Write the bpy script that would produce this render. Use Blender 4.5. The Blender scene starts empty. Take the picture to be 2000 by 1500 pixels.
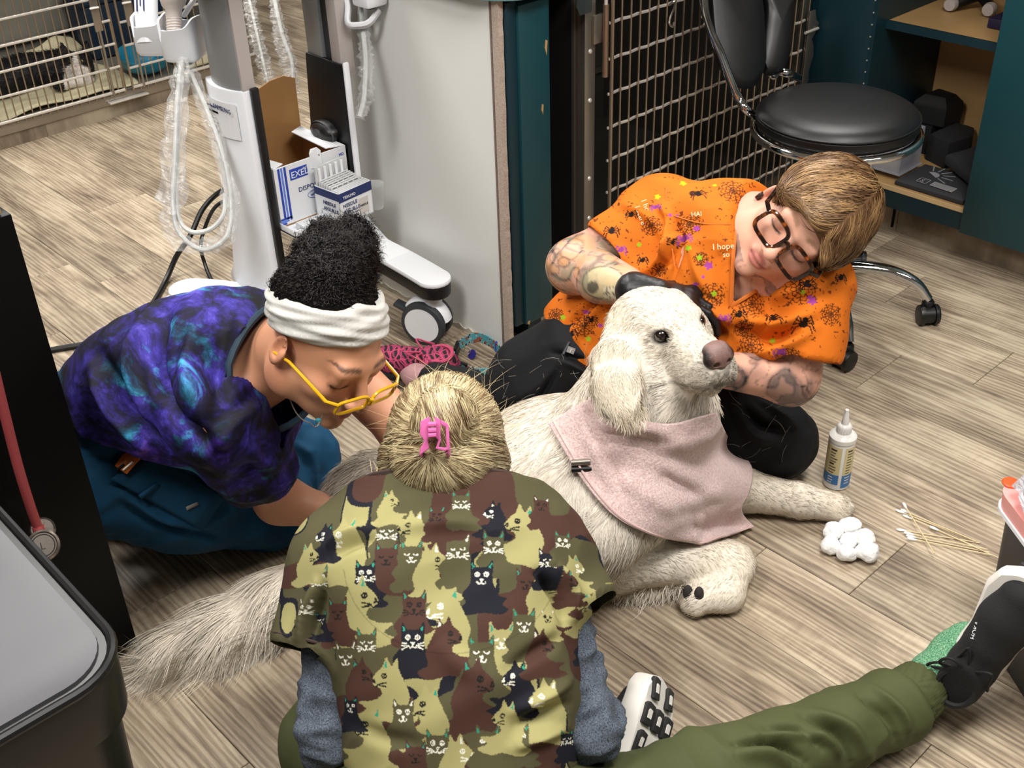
import bpy, bmesh, math, random
import numpy as np
from mathutils import Vector, Matrix

# ------------------------------------------------------------------ camera, light, exposure
SC = bpy.context.scene
COL = SC.collection
FPX = 2245.6
_pitch, _roll, _yaw = [math.radians(a) for a in (33.4083, -2.07148, 137.69471)]
CAMLOC = np.array([0.0, 0.0, 1.5])
_fw = np.array([math.cos(_yaw) * math.cos(_pitch), math.sin(_yaw) * math.cos(_pitch), -math.sin(_pitch)])
_rt = np.array([math.sin(_yaw), -math.cos(_yaw), 0.0])
_up = np.cross(_rt, _fw)
CR = math.cos(_roll) * _rt + math.sin(_roll) * _up
CU = -math.sin(_roll) * _rt + math.cos(_roll) * _up
cam_d = bpy.data.cameras.new('camera')
cam_d.sensor_width = 36.0
cam_d.lens = FPX / 2000 * 36.0
cam_d.clip_start = 0.02
cam = bpy.data.objects.new('camera', cam_d)
COL.objects.link(cam)
cam.matrix_world = Matrix(((CR[0], CU[0], -_fw[0], CAMLOC[0]), (CR[1], CU[1], -_fw[1], CAMLOC[1]),
                           (CR[2], CU[2], -_fw[2], CAMLOC[2]), (0, 0, 0, 1)))
SC.camera = cam
SC.view_settings.view_transform = 'Standard'
SC.view_settings.look = 'None'
SC.view_settings.exposure = -0.42
SC.view_settings.gamma = 1.0
SC.view_settings.use_curve_mapping = False
SC.cycles.max_bounces = 6; SC.cycles.diffuse_bounces = 3; SC.cycles.glossy_bounces = 3; SC.cycles.transmission_bounces = 4; SC.cycles.transparent_max_bounces = 10

world = bpy.data.worlds.new('room_air')
SC.world = world
world.use_nodes = True
world.node_tree.nodes['Background'].inputs[0].default_value = (0.9, 0.95, 1.0, 1)
world.node_tree.nodes['Background'].inputs[1].default_value = 0.03

CEIL = 2.6
LIGHT_SPOTS = [(-0.25, 1.15, 82), (-1.9, 3.0, 60), (-2.9, 1.0, 70), (-1.25, -0.4, 84), (0.9, 2.3, 36), (-4.2, 1.9, 78)]
for i, (lx, ly, lp) in enumerate(LIGHT_SPOTS):
    ld = bpy.data.lights.new('ceiling_panel_light', 'AREA')
    ld.shape = 'RECTANGLE'; ld.size = 0.56; ld.size_y = 1.16; ld.energy = lp
    ld.color = (1.0, 0.97, 0.93)
    lo = bpy.data.objects.new('ceiling_panel_light', ld); COL.objects.link(lo)
    lo.location = (lx, ly, CEIL - 0.035)

# ------------------------------------------------------------------ helpers: pixel rays of the 2000x1500 photograph to places in the room
def ray(x, y): return _fw * FPX + CR * (x - 1000) - CU * (y - 750)
def Wz(x, y, z=0.0): d = ray(x, y); return CAMLOC + d * (z - CAMLOC[2]) / d[2]
def Wx(x, y, X): d = ray(x, y); return CAMLOC + d * X / d[0]
def Wy(x, y, Y): d = ray(x, y); return CAMLOC + d * Y / d[1]
def Wd(x, y, D): return CAMLOC + ray(x, y) * D / FPX
def cv(x, y, z): return CR * x + CU * y - _fw * z
def proj(P):
    V = np.asarray(P, float) - CAMLOC
    dd = V @ _fw
    return np.stack([1000 + FPX * (V @ CR) / dd, 750 - FPX * (V @ CU) / dd], -1)
def unit(v): v = np.asarray(v, float); return v / (np.linalg.norm(v) + 1e-12)

# ------------------------------------------------------------------ materials
def lin(c):
    if isinstance(c, str):
        c = c.lstrip('#'); c = tuple(int(c[i:i + 2], 16) / 255 for i in (0, 2, 4))
    return tuple((x / 12.92 if x <= 0.04045 else ((x + 0.055) / 1.055) ** 2.4) for x in c[:3]) + (1.0,)

class NB:
    def __init__(s, name):
        s.m = bpy.data.materials.new(name); s.m.use_nodes = True
        s.t = s.m.node_tree; s.b = s.t.nodes['Principled BSDF']; s.out = s.t.nodes['Material Output']
    def n(s, typ, **kw):
        nd = s.t.nodes.new(typ)
        for k, v in kw.items():
            if k.startswith('_'): setattr(nd, k[1:], v)
            else:
                key = int(k[1:]) if (k[0] == 'i' and k[1:].isdigit()) else k.replace('_', ' ')
                if hasattr(v, 'links') or isinstance(v, bpy.types.NodeSocket): s.t.links.new(v, nd.inputs[key])
                else: nd.inputs[key].default_value = v
        return nd
    def link(s, a, b): s.t.links.new(a, b)
    def mix(s, fac, a, b, blend='MIX'):
        nd = s.t.nodes.new('ShaderNodeMix'); nd.data_type = 'RGBA'; nd.blend_type = blend
        for sock, v in ((nd.inputs[0], fac), (nd.inputs[6], a), (nd.inputs[7], b)):
            if isinstance(v, bpy.types.NodeSocket): s.t.links.new(v, sock)
            else: sock.default_value = v
        return nd.outputs[2]
    def math(s, op, a, b=0.0):
        nd = s.t.nodes.new('ShaderNodeMath'); nd.operation = op
        for sock, v in ((nd.inputs[0], a), (nd.inputs[1], b)):
            if isinstance(v, bpy.types.NodeSocket): s.t.links.new(v, sock)
            else: sock.default_value = v
        return nd.outputs[0]
    def ramp(s, fac, stops):
        nd = s.t.nodes.new('ShaderNodeValToRGB'); s.t.links.new(fac, nd.inputs[0])
        el = nd.color_ramp.elements
        while len(el) < len(stops): el.new(0.5)
        for e, (p, c) in zip(el, stops): e.position = p; e.color = c
        return nd.outputs[0]
    def coord(s, which='Object', scale=(1, 1, 1), loc=(0, 0, 0), rot=(0, 0, 0)):
        tc = s.t.nodes.new('ShaderNodeTexCoord'); mp = s.t.nodes.new('ShaderNodeMapping')
        s.t.links.new(tc.outputs[which], mp.inputs[0])
        mp.inputs[1].default_value = loc; mp.inputs[2].default_value = rot; mp.inputs[3].default_value = scale
        return mp.outputs[0]
    def noise(s, vec, scale, detail=3, rough=.55, dist=0.0):
        nd = s.t.nodes.new('ShaderNodeTexNoise'); s.t.links.new(vec, nd.inputs['Vector'])
        nd.inputs['Scale'].default_value = scale; nd.inputs['Detail'].default_value = detail
        nd.inputs['Roughness'].default_value = rough; nd.inputs['Distortion'].default_value = dist
        return nd.outputs['Fac']
    def bump(s, h, strength=.3, dist=.002):
        nd = s.t.nodes.new('ShaderNodeBump'); s.t.links.new(h, nd.inputs['Height'])
        nd.inputs['Strength'].default_value = strength; nd.inputs['Distance'].default_value = dist
        s.t.links.new(nd.outputs[0], s.b.inputs['Normal'])
    def set(s, **kw):
        for k, v in kw.items():
            key = {'col': 'Base Color', 'rough': 'Roughness', 'metal': 'Metallic', 'spec': 'Specular IOR Level', 'alpha': 'Alpha',
                   'trans': 'Transmission Weight', 'ior': 'IOR', 'coat': 'Coat Weight', 'sheen': 'Sheen Weight', 'sss': 'Subsurface Weight',
                   'aniso': 'Anisotropic'}[k]
            if isinstance(v, bpy.types.NodeSocket): s.t.links.new(v, s.b.inputs[key])
            else: s.b.inputs[key].default_value = v
        return s

MATS = {}
def mat(name, col='#808080', rough=.5, metal=0.0, var=.12, vscale=9, bump=0.0, bscale=60, bdist=.002, vc=None, **kw):
    """plain surface: colour with soft procedural variation and fine relief; vc = colour attribute that carries the print"""
    if name in MATS: return MATS[name]
    s = NB(name); co = s.coord()
    nz = s.noise(co, vscale, 4)
    if vc:
        at = s.n('ShaderNodeVertexColor', _layer_name=vc); base = at.outputs['Color']
    else: base = lin(col)
    dark = s.mix(1.0, base, (1 - var * 1.4,) * 3 + (1,), 'MULTIPLY'); lite = s.mix(1.0, base, (1 + var,) * 3 + (1,), 'MULTIPLY')
    s.set(col=s.mix(nz, dark, lite), metal=metal)
    rn = s.math('MULTIPLY_ADD', nz, .12); s.t.nodes[-1].inputs[2].default_value = max(0.0, rough - .06)
    s.set(rough=rn)
    if bump: s.bump(s.noise(co, bscale, 5), bump, bdist)
    s.set(**kw)
    MATS[name] = s.m
    return s.m

# ------------------------------------------------------------------ objects
def _link(o): COL.objects.link(o); return o
def tag(o, label=None, cat=None, group=None, kind=None):
    if label: o['label'] = label
    if cat: o['category'] = cat
    if group: o['group'] = group
    if kind: o['kind'] = kind
    return o
def thing(name, label, cat, loc=(0, 0, 0), group=None, kind=None):
    o = _link(bpy.data.objects.new(name, None)); o.location = tuple(float(v) for v in loc); o.empty_display_size = .05
    return tag(o, label, cat, group, kind)
def attach(o, parent):
    if parent is not None:
        o.parent = parent
        o.matrix_parent_inverse = pworld(parent).inverted()
    return o
def pworld(o):
    m = Matrix.LocRotScale(o.location, o.rotation_euler, o.scale)
    if o.parent is not None: m = pworld(o.parent) @ o.matrix_parent_inverse @ m
    return m
def mk(name, V, Fc, m=None, parent=None, smooth=False, center=True):
    """one mesh object from world-space vertices; origin at its centre bottom"""
    V = np.asarray(V, float).reshape(-1, 3)
    org = np.array([(V[:, 0].min() + V[:, 0].max()) / 2, (V[:, 1].min() + V[:, 1].max()) / 2, V[:, 2].min()]) if center else np.zeros(3)
    me = bpy.data.meshes.new(name)
    if isinstance(Fc, np.ndarray):
        me.vertices.add(len(V)); me.vertices.foreach_set('co', (V - org).ravel())
        n, k = Fc.shape
        me.loops.add(n * k); me.loops.foreach_set('vertex_index', Fc.astype(np.int32).ravel())
        me.polygons.add(n); me.polygons.foreach_set('loop_start', np.arange(n, dtype=np.int32) * k)
        me.polygons.foreach_set('loop_total', np.full(n, k, np.int32))
        me.update(calc_edges=True); me.validate()
    else:
        me.from_pydata([tuple(v) for v in (V - org)], [], [tuple(int(i) for i in f) for f in Fc]); me.update()
    if smooth: me.polygons.foreach_set('use_smooth', np.ones(len(me.polygons), bool))
    if m is not None: me.materials.append(m)
    o = _link(bpy.data.objects.new(name, me)); o.location = org
    return attach(o, parent)
def inst(src, name, loc, parent=None, rot=None):
    o = _link(bpy.data.objects.new(name, src.data)); o.location = loc
    if rot: o.rotation_euler = rot
    return attach(o, parent)

class G:
    """collects shapes into vertices and faces of one part"""
    def __init__(s): s.v = []; s.f = []
    def add(s, V, Fc):
        o = len(s.v); s.v += [tuple(map(float, p)) for p in V]; s.f += [tuple(i + o for i in q) for q in Fc]; return s
    def box(s, lo, hi, R=None, c=None):
        lo = np.minimum(lo, hi) if R is None else np.asarray(lo, float); hi = np.asarray(hi, float) if R is not None else np.maximum(lo, hi)
        V = np.array([(x, y, z) for z in (lo[2], hi[2]) for y in (lo[1], hi[1]) for x in (lo[0], hi[0])], float)
        if R is not None: V = V @ np.asarray(R).T + np.asarray(c)
        return s.add(V, [(0, 2, 3, 1), (4, 5, 7, 6), (0, 1, 5, 4), (2, 6, 7, 3), (0, 4, 6, 2), (1, 3, 7, 5)])
    def tube(s, P, r, n=8, cap=True, closed=False, flat=1.0, nrm=None):
        P = np.asarray(P, float); m = len(P); r = np.broadcast_to(np.asarray(r, float), (m,))
        T = np.gradient(P, axis=0) if not closed else (np.roll(P, -1, 0) - np.roll(P, 1, 0))
        T /= np.linalg.norm(T, axis=1)[:, None] + 1e-12
        a = np.array([0, 0, 1.0]) if nrm is None else np.asarray(nrm, float)
        if abs(T[0] @ a) > .95: a = np.array([1.0, 0, 0])
        V = []
        for i in range(m):
            if nrm is not None: a = np.asarray(nrm, float)
            N = a - (a @ T[i]) * T[i]; N /= np.linalg.norm(N) + 1e-12; B = np.cross(T[i], N); a = N
            for k in range(n):
                th = 2 * math.pi * k / n
                V.append(P[i] + r[i] * (math.cos(th) * N * flat + math.sin(th) * B))
        Fc = [(i * n + k, i * n + (k + 1) % n, (i + 1) * n + (k + 1) % n, (i + 1) * n + k) for i in range(m - 1) for k in range(n)]
        if closed: Fc += [((m - 1) * n + k, (m - 1) * n + (k + 1) % n, (k + 1) % n, k) for k in range(n)]
        elif cap: Fc += [tuple(range(n))[::-1], tuple((m - 1) * n + k for k in range(n))]
        return s.add(V, Fc)
    def lathe(s, prof, c=(0, 0, 0), n=24, R=None, sx=1.0, sy=1.0, cap=True):
        V = []
        for (r, z) in prof:
            for k in range(n):
                th = 2 * math.pi * k / n; V.append((r * math.cos(th) * sx, r * math.sin(th) * sy, z))
        V = np.array(V)
        if R is not None: V = V @ np.asarray(R).T
        V = V + np.asarray(c, float); m = len(prof)
        Fc = [(i * n + k, i * n + (k + 1) % n, (i + 1) * n + (k + 1) % n, (i + 1) * n + k) for i in range(m - 1) for k in range(n)]
        if cap and prof[0][0] > 1e-6: Fc.append(tuple(range(n))[::-1])
        if cap and prof[-1][0] > 1e-6: Fc.append(tuple((m - 1) * n + k for k in range(n)))
        return s.add(V, Fc)
    def prism(s, poly, d, axis=2, base=0.0):
        """extrude a 2-D polygon along a world axis from base to base+d"""
        n = len(poly); V = []
        for h in (base, base + d):
            for (a, b) in poly:
                p = [a, b]; p.insert(axis, h); V.append(p)
        Fc = [tuple(range(n))[::-1], tuple(range(n, 2 * n))] + [(k, (k + 1) % n, n + (k + 1) % n, n + k) for k in range(n)]
        return s.add(V, Fc)
    def extr(s, P, d):
        """extrude a 3-D polygon along vector d"""
        P = np.asarray(P, float); n = len(P); V = np.concatenate([P, P + np.asarray(d, float)])
        return s.add(V, [tuple(range(n))[::-1], tuple(range(n, 2 * n))] + [(k, (k + 1) % n, n + (k + 1) % n, n + k) for k in range(n)])
    def build(s, name, m=None, parent=None, smooth=False, bevel=0.0, seg=2, sub=0, solid=0.0):
        o = mk(name, s.v, s.f, m, parent, smooth)
        bm = bmesh.new(); bm.from_mesh(o.data); bmesh.ops.recalc_face_normals(bm, faces=bm.faces)
        if bevel:
            ed = [e for e in bm.edges if len(e.link_faces) == 2 and e.calc_face_angle(0) > .6]
            bmesh.ops.bevel(bm, geom=ed, offset=bevel, segments=seg, profile=.5, affect='EDGES', clamp_overlap=True)
        bm.to_mesh(o.data); bm.free()
        if bevel and not smooth:
            for p in o.data.polygons: p.use_smooth = True
        if bevel or (smooth and not sub):
            o.data.set_sharp_from_angle(angle=.7)
        if solid: md = o.modifiers.new('solid', 'SOLIDIFY'); md.thickness = solid; md.offset = 0
        if sub: md = o.modifiers.new('sub', 'SUBSURF'); md.levels = sub; md.render_levels = sub
        return o
def rot(ax, deg): return np.array(Matrix.Rotation(math.radians(deg), 3, ax))
def spline(P, n=40, closed=False):
    """Catmull-Rom through control points"""
    P = np.asarray(P, float); m = len(P); out = []
    if closed: idx = lambda i: P[i % m]; segs = m
    else: idx = lambda i: P[min(max(i, 0), m - 1)] if 0 <= i < m else (2 * P[0] - P[1] if i < 0 else 2 * P[-1] - P[-2]); segs = m - 1
    for t in np.linspace(0, segs, n, endpoint=not closed):
        i = min(int(t), segs - 1); f = t - i
        a, b, c, d = idx(i - 1), idx(i), idx(i + 1), idx(i + 2)
        out.append(.5 * (2 * b + (c - a) * f + (2 * a - 5 * b + 4 * c - d) * f * f + (3 * b - a - 3 * c + d) * f ** 3))
    return np.array(out)
_fonts = {}
def text(name, body, size, origin, xdir, ydir, m, parent=None, depth=.0004, align='LEFT'):
    """flat lettering as a thin mesh: origin, reading direction and up direction in the room"""
    cu = bpy.data.curves.new(name, 'FONT'); cu.body = body; cu.size = size; cu.align_x = align; cu.extrude = depth; cu.resolution_u = 2
    o = bpy.data.objects.new(name, cu); COL.objects.link(o)
    dg = bpy.context.evaluated_depsgraph_get(); dg.update()
    me = bpy.data.meshes.new_from_object(o.evaluated_get(dg)); COL.objects.unlink(o); bpy.data.objects.remove(o)
    x = unit(xdir); y = np.asarray(ydir, float); y = unit(y - (y @ x) * x); z = np.cross(x, y)
    V = np.array([v.co for v in me.vertices]).reshape(-1, 3)
    Fc = [tuple(p.vertices) for p in me.polygons]; bpy.data.meshes.remove(me)
    if not len(V): return None
    return mk(name, np.asarray(origin) + V[:, :1] * x + V[:, 1:2] * y + V[:, 2:] * z, Fc, m, parent)
# ================================================================== THE SETTING
def wood_floor_mat(name, tint=1.0, rz=0.0):
    s = NB(name)
    oi = s.n('ShaderNodeObjectInfo'); tc = s.n('ShaderNodeTexCoord')
    off = s.math('MULTIPLY', oi.outputs['Random'], 37.0)
    cx = s.n('ShaderNodeCombineXYZ'); s.link(off, cx.inputs[0]); s.link(off, cx.inputs[1]); s.link(off, cx.inputs[2])
    ad = s.n('ShaderNodeVectorMath', _operation='ADD'); s.link(tc.outputs['Object'], ad.inputs[0]); s.link(cx.outputs[0], ad.inputs[1])
    rt_ = s.n('ShaderNodeMapping'); s.link(ad.outputs[0], rt_.inputs[0]); rt_.inputs[2].default_value = (0, 0, rz)
    def mp(sc):
        m_ = s.n('ShaderNodeMapping'); s.link(ad.outputs[0], m_.inputs[0]); m_.inputs[3].default_value = sc; s.link(rt_.outputs[0], m_.inputs[0]); return m_.outputs[0]
    big = s.noise(mp((1.0, 3.6, 1)), 2.4, 4, .55, 1.2)                   # broad bands along the board
    # growth rings: distorted stripes along the board
    wv = s.n('ShaderNodeTexWave', _wave_type='BANDS', _bands_direction='Y'); s.link(mp((.55, 7.0, 1)), wv.inputs['Vector'])
    wv.inputs['Scale'].default_value = 3.4; wv.inputs['Distortion'].default_value = 14.0; wv.inputs['Detail'].default_value = 3.0; wv.inputs['Detail Scale'].default_value = .9
    fine = s.noise(mp((4.5, 62, 1)), 1.8, 9, .74, 1.4)
    sawcut = s.noise(mp((70, 9, 1)), 1.3, 3, .6, 1.0)                    # rough cross-sawn marks
    knot = s.noise(mp((2.2, 6, 1)), 1.4, 2)
    f = s.math('ADD', s.math('MULTIPLY', big, .46), s.math('MULTIPLY', wv.outputs['Fac'], .11))
    f = s.math('ADD', f, s.math('MULTIPLY', fine, .30)); f = s.math('ADD', f, s.math('MULTIPLY', s.noise(mp((9, 150, 1)), 2.0, 5, .7, .6), .17))
    f = s.math('ADD', f, s.math('MULTIPLY', s.math('MULTIPLY', sawcut, s.ramp(knot, [(.5, (0, 0, 0, 1)), (.62, (1, 1, 1, 1))])), .14))
    c = s.ramp(f, [(.34, lin('#54463a')), (.45, lin('#7d6d5a')), (.55, lin('#a08f78')), (.68, lin('#c2b399'))])
    tn = s.n('ShaderNodeHueSaturation'); s.link(c, tn.inputs['Color'])
    v = s.math('MULTIPLY_ADD', oi.outputs['Random'], .26); s.t.nodes[-1].inputs[2].default_value = .86 * tint
    s.link(v, tn.inputs['Value']); tn.inputs['Saturation'].default_value = .95
    s.set(col=tn.outputs[0], spec=.35)
    rr = s.math('MULTIPLY_ADD', f, -.25); s.t.nodes[-1].inputs[2].default_value = .62
    s.set(rough=rr); s.bump(f, .35, .0012)
    return s.m
M_FLOOR = wood_floor_mat('grey_oak_plank'); M_FLOOR_B = wood_floor_mat('grey_oak_base', .8)
M_PLINTH = wood_floor_mat('grey_oak_plinth', .72); M_PLINTHY = wood_floor_mat('grey_oak_plinth_turned', .72, math.pi / 2)
M_WALL = mat('painted_wall', '#8d8f8c', .7, var=.04); M_CEIL = mat('ceiling_tile', '#a4a4a0', .9, var=.05)
M_STEEL = mat('brushed_steel', '#a39c92', .34, .9, var=.12, vscale=4, bump=.05, bscale=140)
M_STEELD = mat('kennel_steel', '#5d5a54', .45, .75, var=.2, vscale=3)
M_WIRE = mat('wire_steel', '#ddd8d0', .3, .55, var=.06)
M_WIREW = mat('warm_wire_steel', '#a89885', .33, .9, var=.1)
M_BLACK = mat('black_laminate', '#030303', .45, var=.3, spec=.15)
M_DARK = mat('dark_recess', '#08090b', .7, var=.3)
M_TEAL = mat('teal_laminate', '#0d3b42', .42, var=.10, vscale=3, bump=.03, bscale=220)
M_TEALD = mat('teal_edge', '#072a33', .45, var=.15)
M_COUNTER = mat('speckled_counter', '#6f9aa3', .4, var=.25, vscale=420)
M_WPANEL = mat('white_melamine', '#e0e1dd', .38, var=.03, vscale=5, bump=.02, bscale=300)
M_RAW = mat('raw_particle_board', '#b7a698', .85, var=.45, vscale=300, bump=.4, bscale=400)
M_MAPLE = mat('maple_melamine', '#b08c5c', .5, var=.12, vscale=6)
M_MAPLEE = mat('maple_edge', '#d9ba8a', .5, var=.1, vscale=20)

# ---- floor: base slab with single planks on it
floor = G().box((-7.0, -2.0, -.05), (2.2, 5.2, -.0065)).build('floor', M_FLOOR_B)
tag(floor, 'grey brown wood plank floor of the clinic treatment room', 'floor', kind='structure')
PW, PL, PY0 = .19834, 1.22, .4868
def plank_mesh():
    a, b, t, c = PL / 2 - .0006, PW / 2 - .0006, .006, .0011
    V = []
    for (hx, hy, z) in ((a, b, -.006), (a, b, -c), (a - c, b - c, 0)):
        V += [(-hx, -hy, z), (hx, -hy, z), (hx, hy, z), (-hx, hy, z)]
    Fc = [(8, 9, 10, 11)] + [(i + k, i + (k + 1) % 4, i + 4 + (k + 1) % 4, i + 4 + k) for i in (0, 4) for k in range(4)]
    return V, Fc
ENDS = {0: -1.629, 2: -3.06, 3: -2.89, 4: -.912, 5: -.729, 8: -1.095, 9: -.91, 11: -1.443}
rng = random.Random(4)
first = None
for k in range(-4, 20):
    e0 = ENDS.get(k, -1.0 - rng.random() * 1.22)
    for j in range(-6, 4):
        x = e0 + (j + .5) * PL; y = PY0 + (k + .5) * PW
        c = [proj((x + dx, y + dy, 0)) for dx in (-.61, -.3, 0, .3, .61) for dy in (-.1, .1)]
        if not any(-60 < p[0] < 2060 and -60 < p[1] < 1560 for p in c) or x < -6.3: continue
        if first is None:
            V, Fc = plank_mesh(); first = mk('plank', np.array(V) + (x, y, 0), Fc, M_FLOOR, floor)
            first.location = (x, y, 0); first.data.transform(Matrix.Translation((0, 0, -.006)))
        else: inst(first, 'plank', (x, y, 0), floor)
tag(G().box((-7.1, -2.0, 0), (-7.0, 5.2, CEIL)).build('wall_left', M_WALL), kind='structure')
tag(G().box((-7.0, 5.2, 0), (2.2, 5.3, CEIL)).build('wall_back', M_WALL), kind='structure')
tag(G().box((2.2, -2.0, 0), (2.3, 5.2, CEIL)).build('wall_right', M_WALL), kind='structure')
tag(G().box((-7.0, -2.1, 0), (2.2, -2.0, CEIL)).build('wall_front', M_WALL), kind='structure')
ceil = tag(G().box((-7.0, -2.0, CEIL), (2.2, 5.2, CEIL + .08)).build('ceiling', M_CEIL), kind='structure')
M_DIFF = mat('ceiling_diffuser', '#f4f4f0', .6, var=.02)
for (lx, ly, lp) in LIGHT_SPOTS:
    g = G()
    for sx in (-1, 1): g.box((lx + sx * .30 - .015, ly - .61, CEIL - .03), (lx + sx * .30 + .015, ly + .61, CEIL))
    for sy in (-1, 1): g.box((lx - .30, ly + sy * .6 - .015, CEIL - .03), (lx + .30, ly + sy * .6 + .015, CEIL))
    g.build('light_frame', M_CEIL, ceil)

# ---- white island side panel with raw chipboard edge, teal end panel, counter
isl = thing('reception_island', 'white melamine island panel with teal end post and pale blue counter', 'counter', (-2.4, 1.9, 0))
G().box((-2.43, 1.618, 0), (-1.80, 1.632, .858)).build('side_panel', M_WPANEL, isl)
e = G()
ys = np.linspace(0, .858, 60); rr = random.Random(2)
poly = [(-1.802, 0)] + [(-1.802, .858)] + [(-1.779, .858)] + [(-1.7795 + rr.uniform(-.0012, .0008), z) for z in ys[::-1][1:-1]] + [(-1.779, 0)]
e.prism([(a, b) for a, b in poly], .0145, axis=1, base=1.6165)
tag(e.build('chipboard_edge', M_RAW, isl), 'raw chipped particle board edge strip')
G().box((-1.806, 1.6165, .0), (-1.7985, 1.6178, .858)).build('edge_scar', mat('scar', '#7d6c62', .9, var=.4, vscale=200), isl)
e = G(); xs = np.linspace(-2.43, -1.80, 50)                     # torn caulk line at the foot of the panel
poly = [(-2.43, 0)] + [(x, .006 + rr.random() * .012) for x in xs] + [(-1.80, 0)]
e.prism(poly, -.004, axis=1, base=1.618).build('torn_sealant', mat('sealant', '#b9b2a2', .8, var=.3, vscale=60), isl)
G().box((-1.82, 1.634, .075), (-1.772, 1.662, .85)).build('end_stile', M_TEALD, isl, bevel=.001)
G().box((-1.82, 1.662, .072), (-1.765, 1.752, .84)).build('end_panel', M_TEAL, isl, bevel=.0015)
for (z, y, w, h) in ((.735, 1.742, .010, .035), (.60, 1.728, .008, .025), (.075, 1.67, .01, .012)):
    pts = [(y - w * .5, z), (y - w * .2, z + h * .5), (y + w * .4, z + h * .4), (y + w * .25, z), (y + w * .1, z - h * .5), (y - w * .1, z - h * .3)]
    G().prism(pts, .0012, axis=0, base=-1.7655).build('chipped_spot', M_MAPLE, isl)
G().box((-2.42, 1.70, 0), (-1.84, 1.752, .075)).build('toe_kick', M_DARK, isl)
G().box((-1.84, 1.70, 0), (-1.80, 1.745, .075)).build('leg', M_TEALD, isl)
ct = []
for k in range(13):
    a = math.radians(-90 + 90 * k / 12 * 1.0); ct.append((-1.86 + .13 * math.cos(a), 1.68 + .10 * math.sin(a)))
poly = [(-2.45, 1.58)] + ct + [(-1.73, 1.755), (-2.45, 1.755)]
G().prism(poly, .04, axis=2, base=.858).build('countertop', M_COUNTER, isl, bevel=.006)
G().box((-2.42, 1.632, .075), (-1.822, 1.75, .858)).build('island_body', M_DARK, isl)
G().box((-2.5, 1.756, .862), (-1.765, 1.864, .90)).build('counter_bridge', M_DARK, isl)
G().box((-2.5, 1.757, 0), (-2.44, 1.864, .86)).build('gap_shade_board', M_DARK, isl)  # dark board added at the back so the open gap stays in shade

# ---- stainless kennel bank under the counter run: big cage door
cg = thing('dog_kennel', 'steel dog kennel with tall wire door behind the black stool', 'kennel', (-2.1, 2.34, 0))
Y0, Y1, XF, ZB, ZT = 1.888, 2.785, -1.779, .10, 1.15
g = G()
for (a, b) in (((-2.55, Y0 - .015, ZB - .02), (XF - .03, Y0 - .002, ZT)), ((-2.55, Y1, ZB - .02), (XF - .03, Y1 + .012, ZT)),
               ((-2.56, Y0 - .01, ZB - .02), (-2.55, Y1 + .01, ZT)), ((-2.55, Y0 - .01, ZB - .03), (XF - .03, Y1, ZB)), ((-2.55, Y0, ZT), (XF - .02, Y1, ZT + .01))):
    g.box(a, b)
g.build('kennel_body', M_STEELD, cg)
G().box((-2.55, Y0 + .0, 0), (-1.83, Y1, ZB - .03)).build('kennel_plinth', M_DARK, cg)
G().box((-2.44, 1.8655, .02), (XF - .03, Y0 - .0155, ZT)).build('outer_side', M_DARK, cg)
fr = G().box((XF - .03, Y0 - .005, ZB), (XF - .004, Y0 + .030, ZT)).build('front_frame', M_STEEL, cg, bevel=.002)
G().box((XF - .03, Y1 - .035, ZB), (XF - .006, Y1, ZT)).build('front_frame', M_STEEL, cg, bevel=.002)
G().box((XF - .03, Y0 + .03, ZB - .02), (XF - .006, Y1 - .03, ZB + .025)).build('front_frame', M_STEEL, cg, bevel=.002)
G().box((-2.5, Y0, .26), (-1.83, Y0 + .004, .275)).build('inner_rail', M_STEEL, cg)
G().box((-2.548, Y0 + .25, ZB), (-2.54, Y0 + .29, ZT)).build('inner_seam', M_STEEL, cg)
G().box((-2.545, Y0, .26), (-2.535, Y1, .275)).build('inner_rail', M_STEEL, cg)
src = None
for z in (.86, .685, .57, .375, .27, .16):
    p = (XF - .002, Y0 + .012, z)
    if src is None: src = G().lathe([(.0, .0), (.006, .0), (.006, .001), (.0045, .0035), (.0, .005)], (0, 0, 0), 10, R=rot('Y', 90)).build('rivet', M_WIRE, cg, smooth=True); src.location = p; src.data.transform(Matrix.Translation((0, 0, -.006)))
    else: inst(src, 'rivet', p, cg)
door = thing('kennel_door', None, None, (XF, Y0, ZB)); attach(door, cg)
yv = np.arange(1.956, 2.77, .0318)
src = None
for i, y in enumerate(yv):
    th = .0052 if i in (0, len(yv) - 1) else .0026
    if i in (0,): G().tube([(XF + .012, y, ZB + .02), (XF + .012, y, ZT - .02)], .0052, 8).build('door_post', M_WIREW, door, smooth=True); continue
    if src is None: src = G().tube([(XF + .012, y, ZB + .02), (XF + .012, y, ZT - .02)], .0027, 6).build('vertical_wire', M_WIREW, door, smooth=True)
    else: inst(src, 'vertical_wire', (XF + .012, y, ZB + .02), door)
src = None
for i, z in enumerate([.74 + .0830 * k for k in (4, 3, 2, 1, 0, -1, -2, -3, -4, -5, -6, -7)]):
    if z > ZT - .03 or z < ZB + .01: continue
    P = [(XF + .0065, 1.950, z)] + [(XF + .0068 + .0022 * math.cos(math.pi * 2 * (y - 1.956) / .0318 / 2), y, z) for y in np.linspace(1.956, 2.745, 52)]
    if src is None: src = G().tube(P, .0039, 6).build('horizontal_wire', M_WIRE, door, smooth=True); zs = z
    else: inst(src, 'horizontal_wire', (src.location[0], src.location[1], z - .0039), door)
hg = G().box((XF - .004, 1.905, .70), (XF + .003, 1.935, .765)).build('hinge_plate', M_STEEL, door, bevel=.001)
G().tube([(XF + .008, 1.938, .62), (XF + .008, 1.938, .785)], .0075, 12).build('hinge_barrel', M_WIREW, door, smooth=True)
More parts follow.
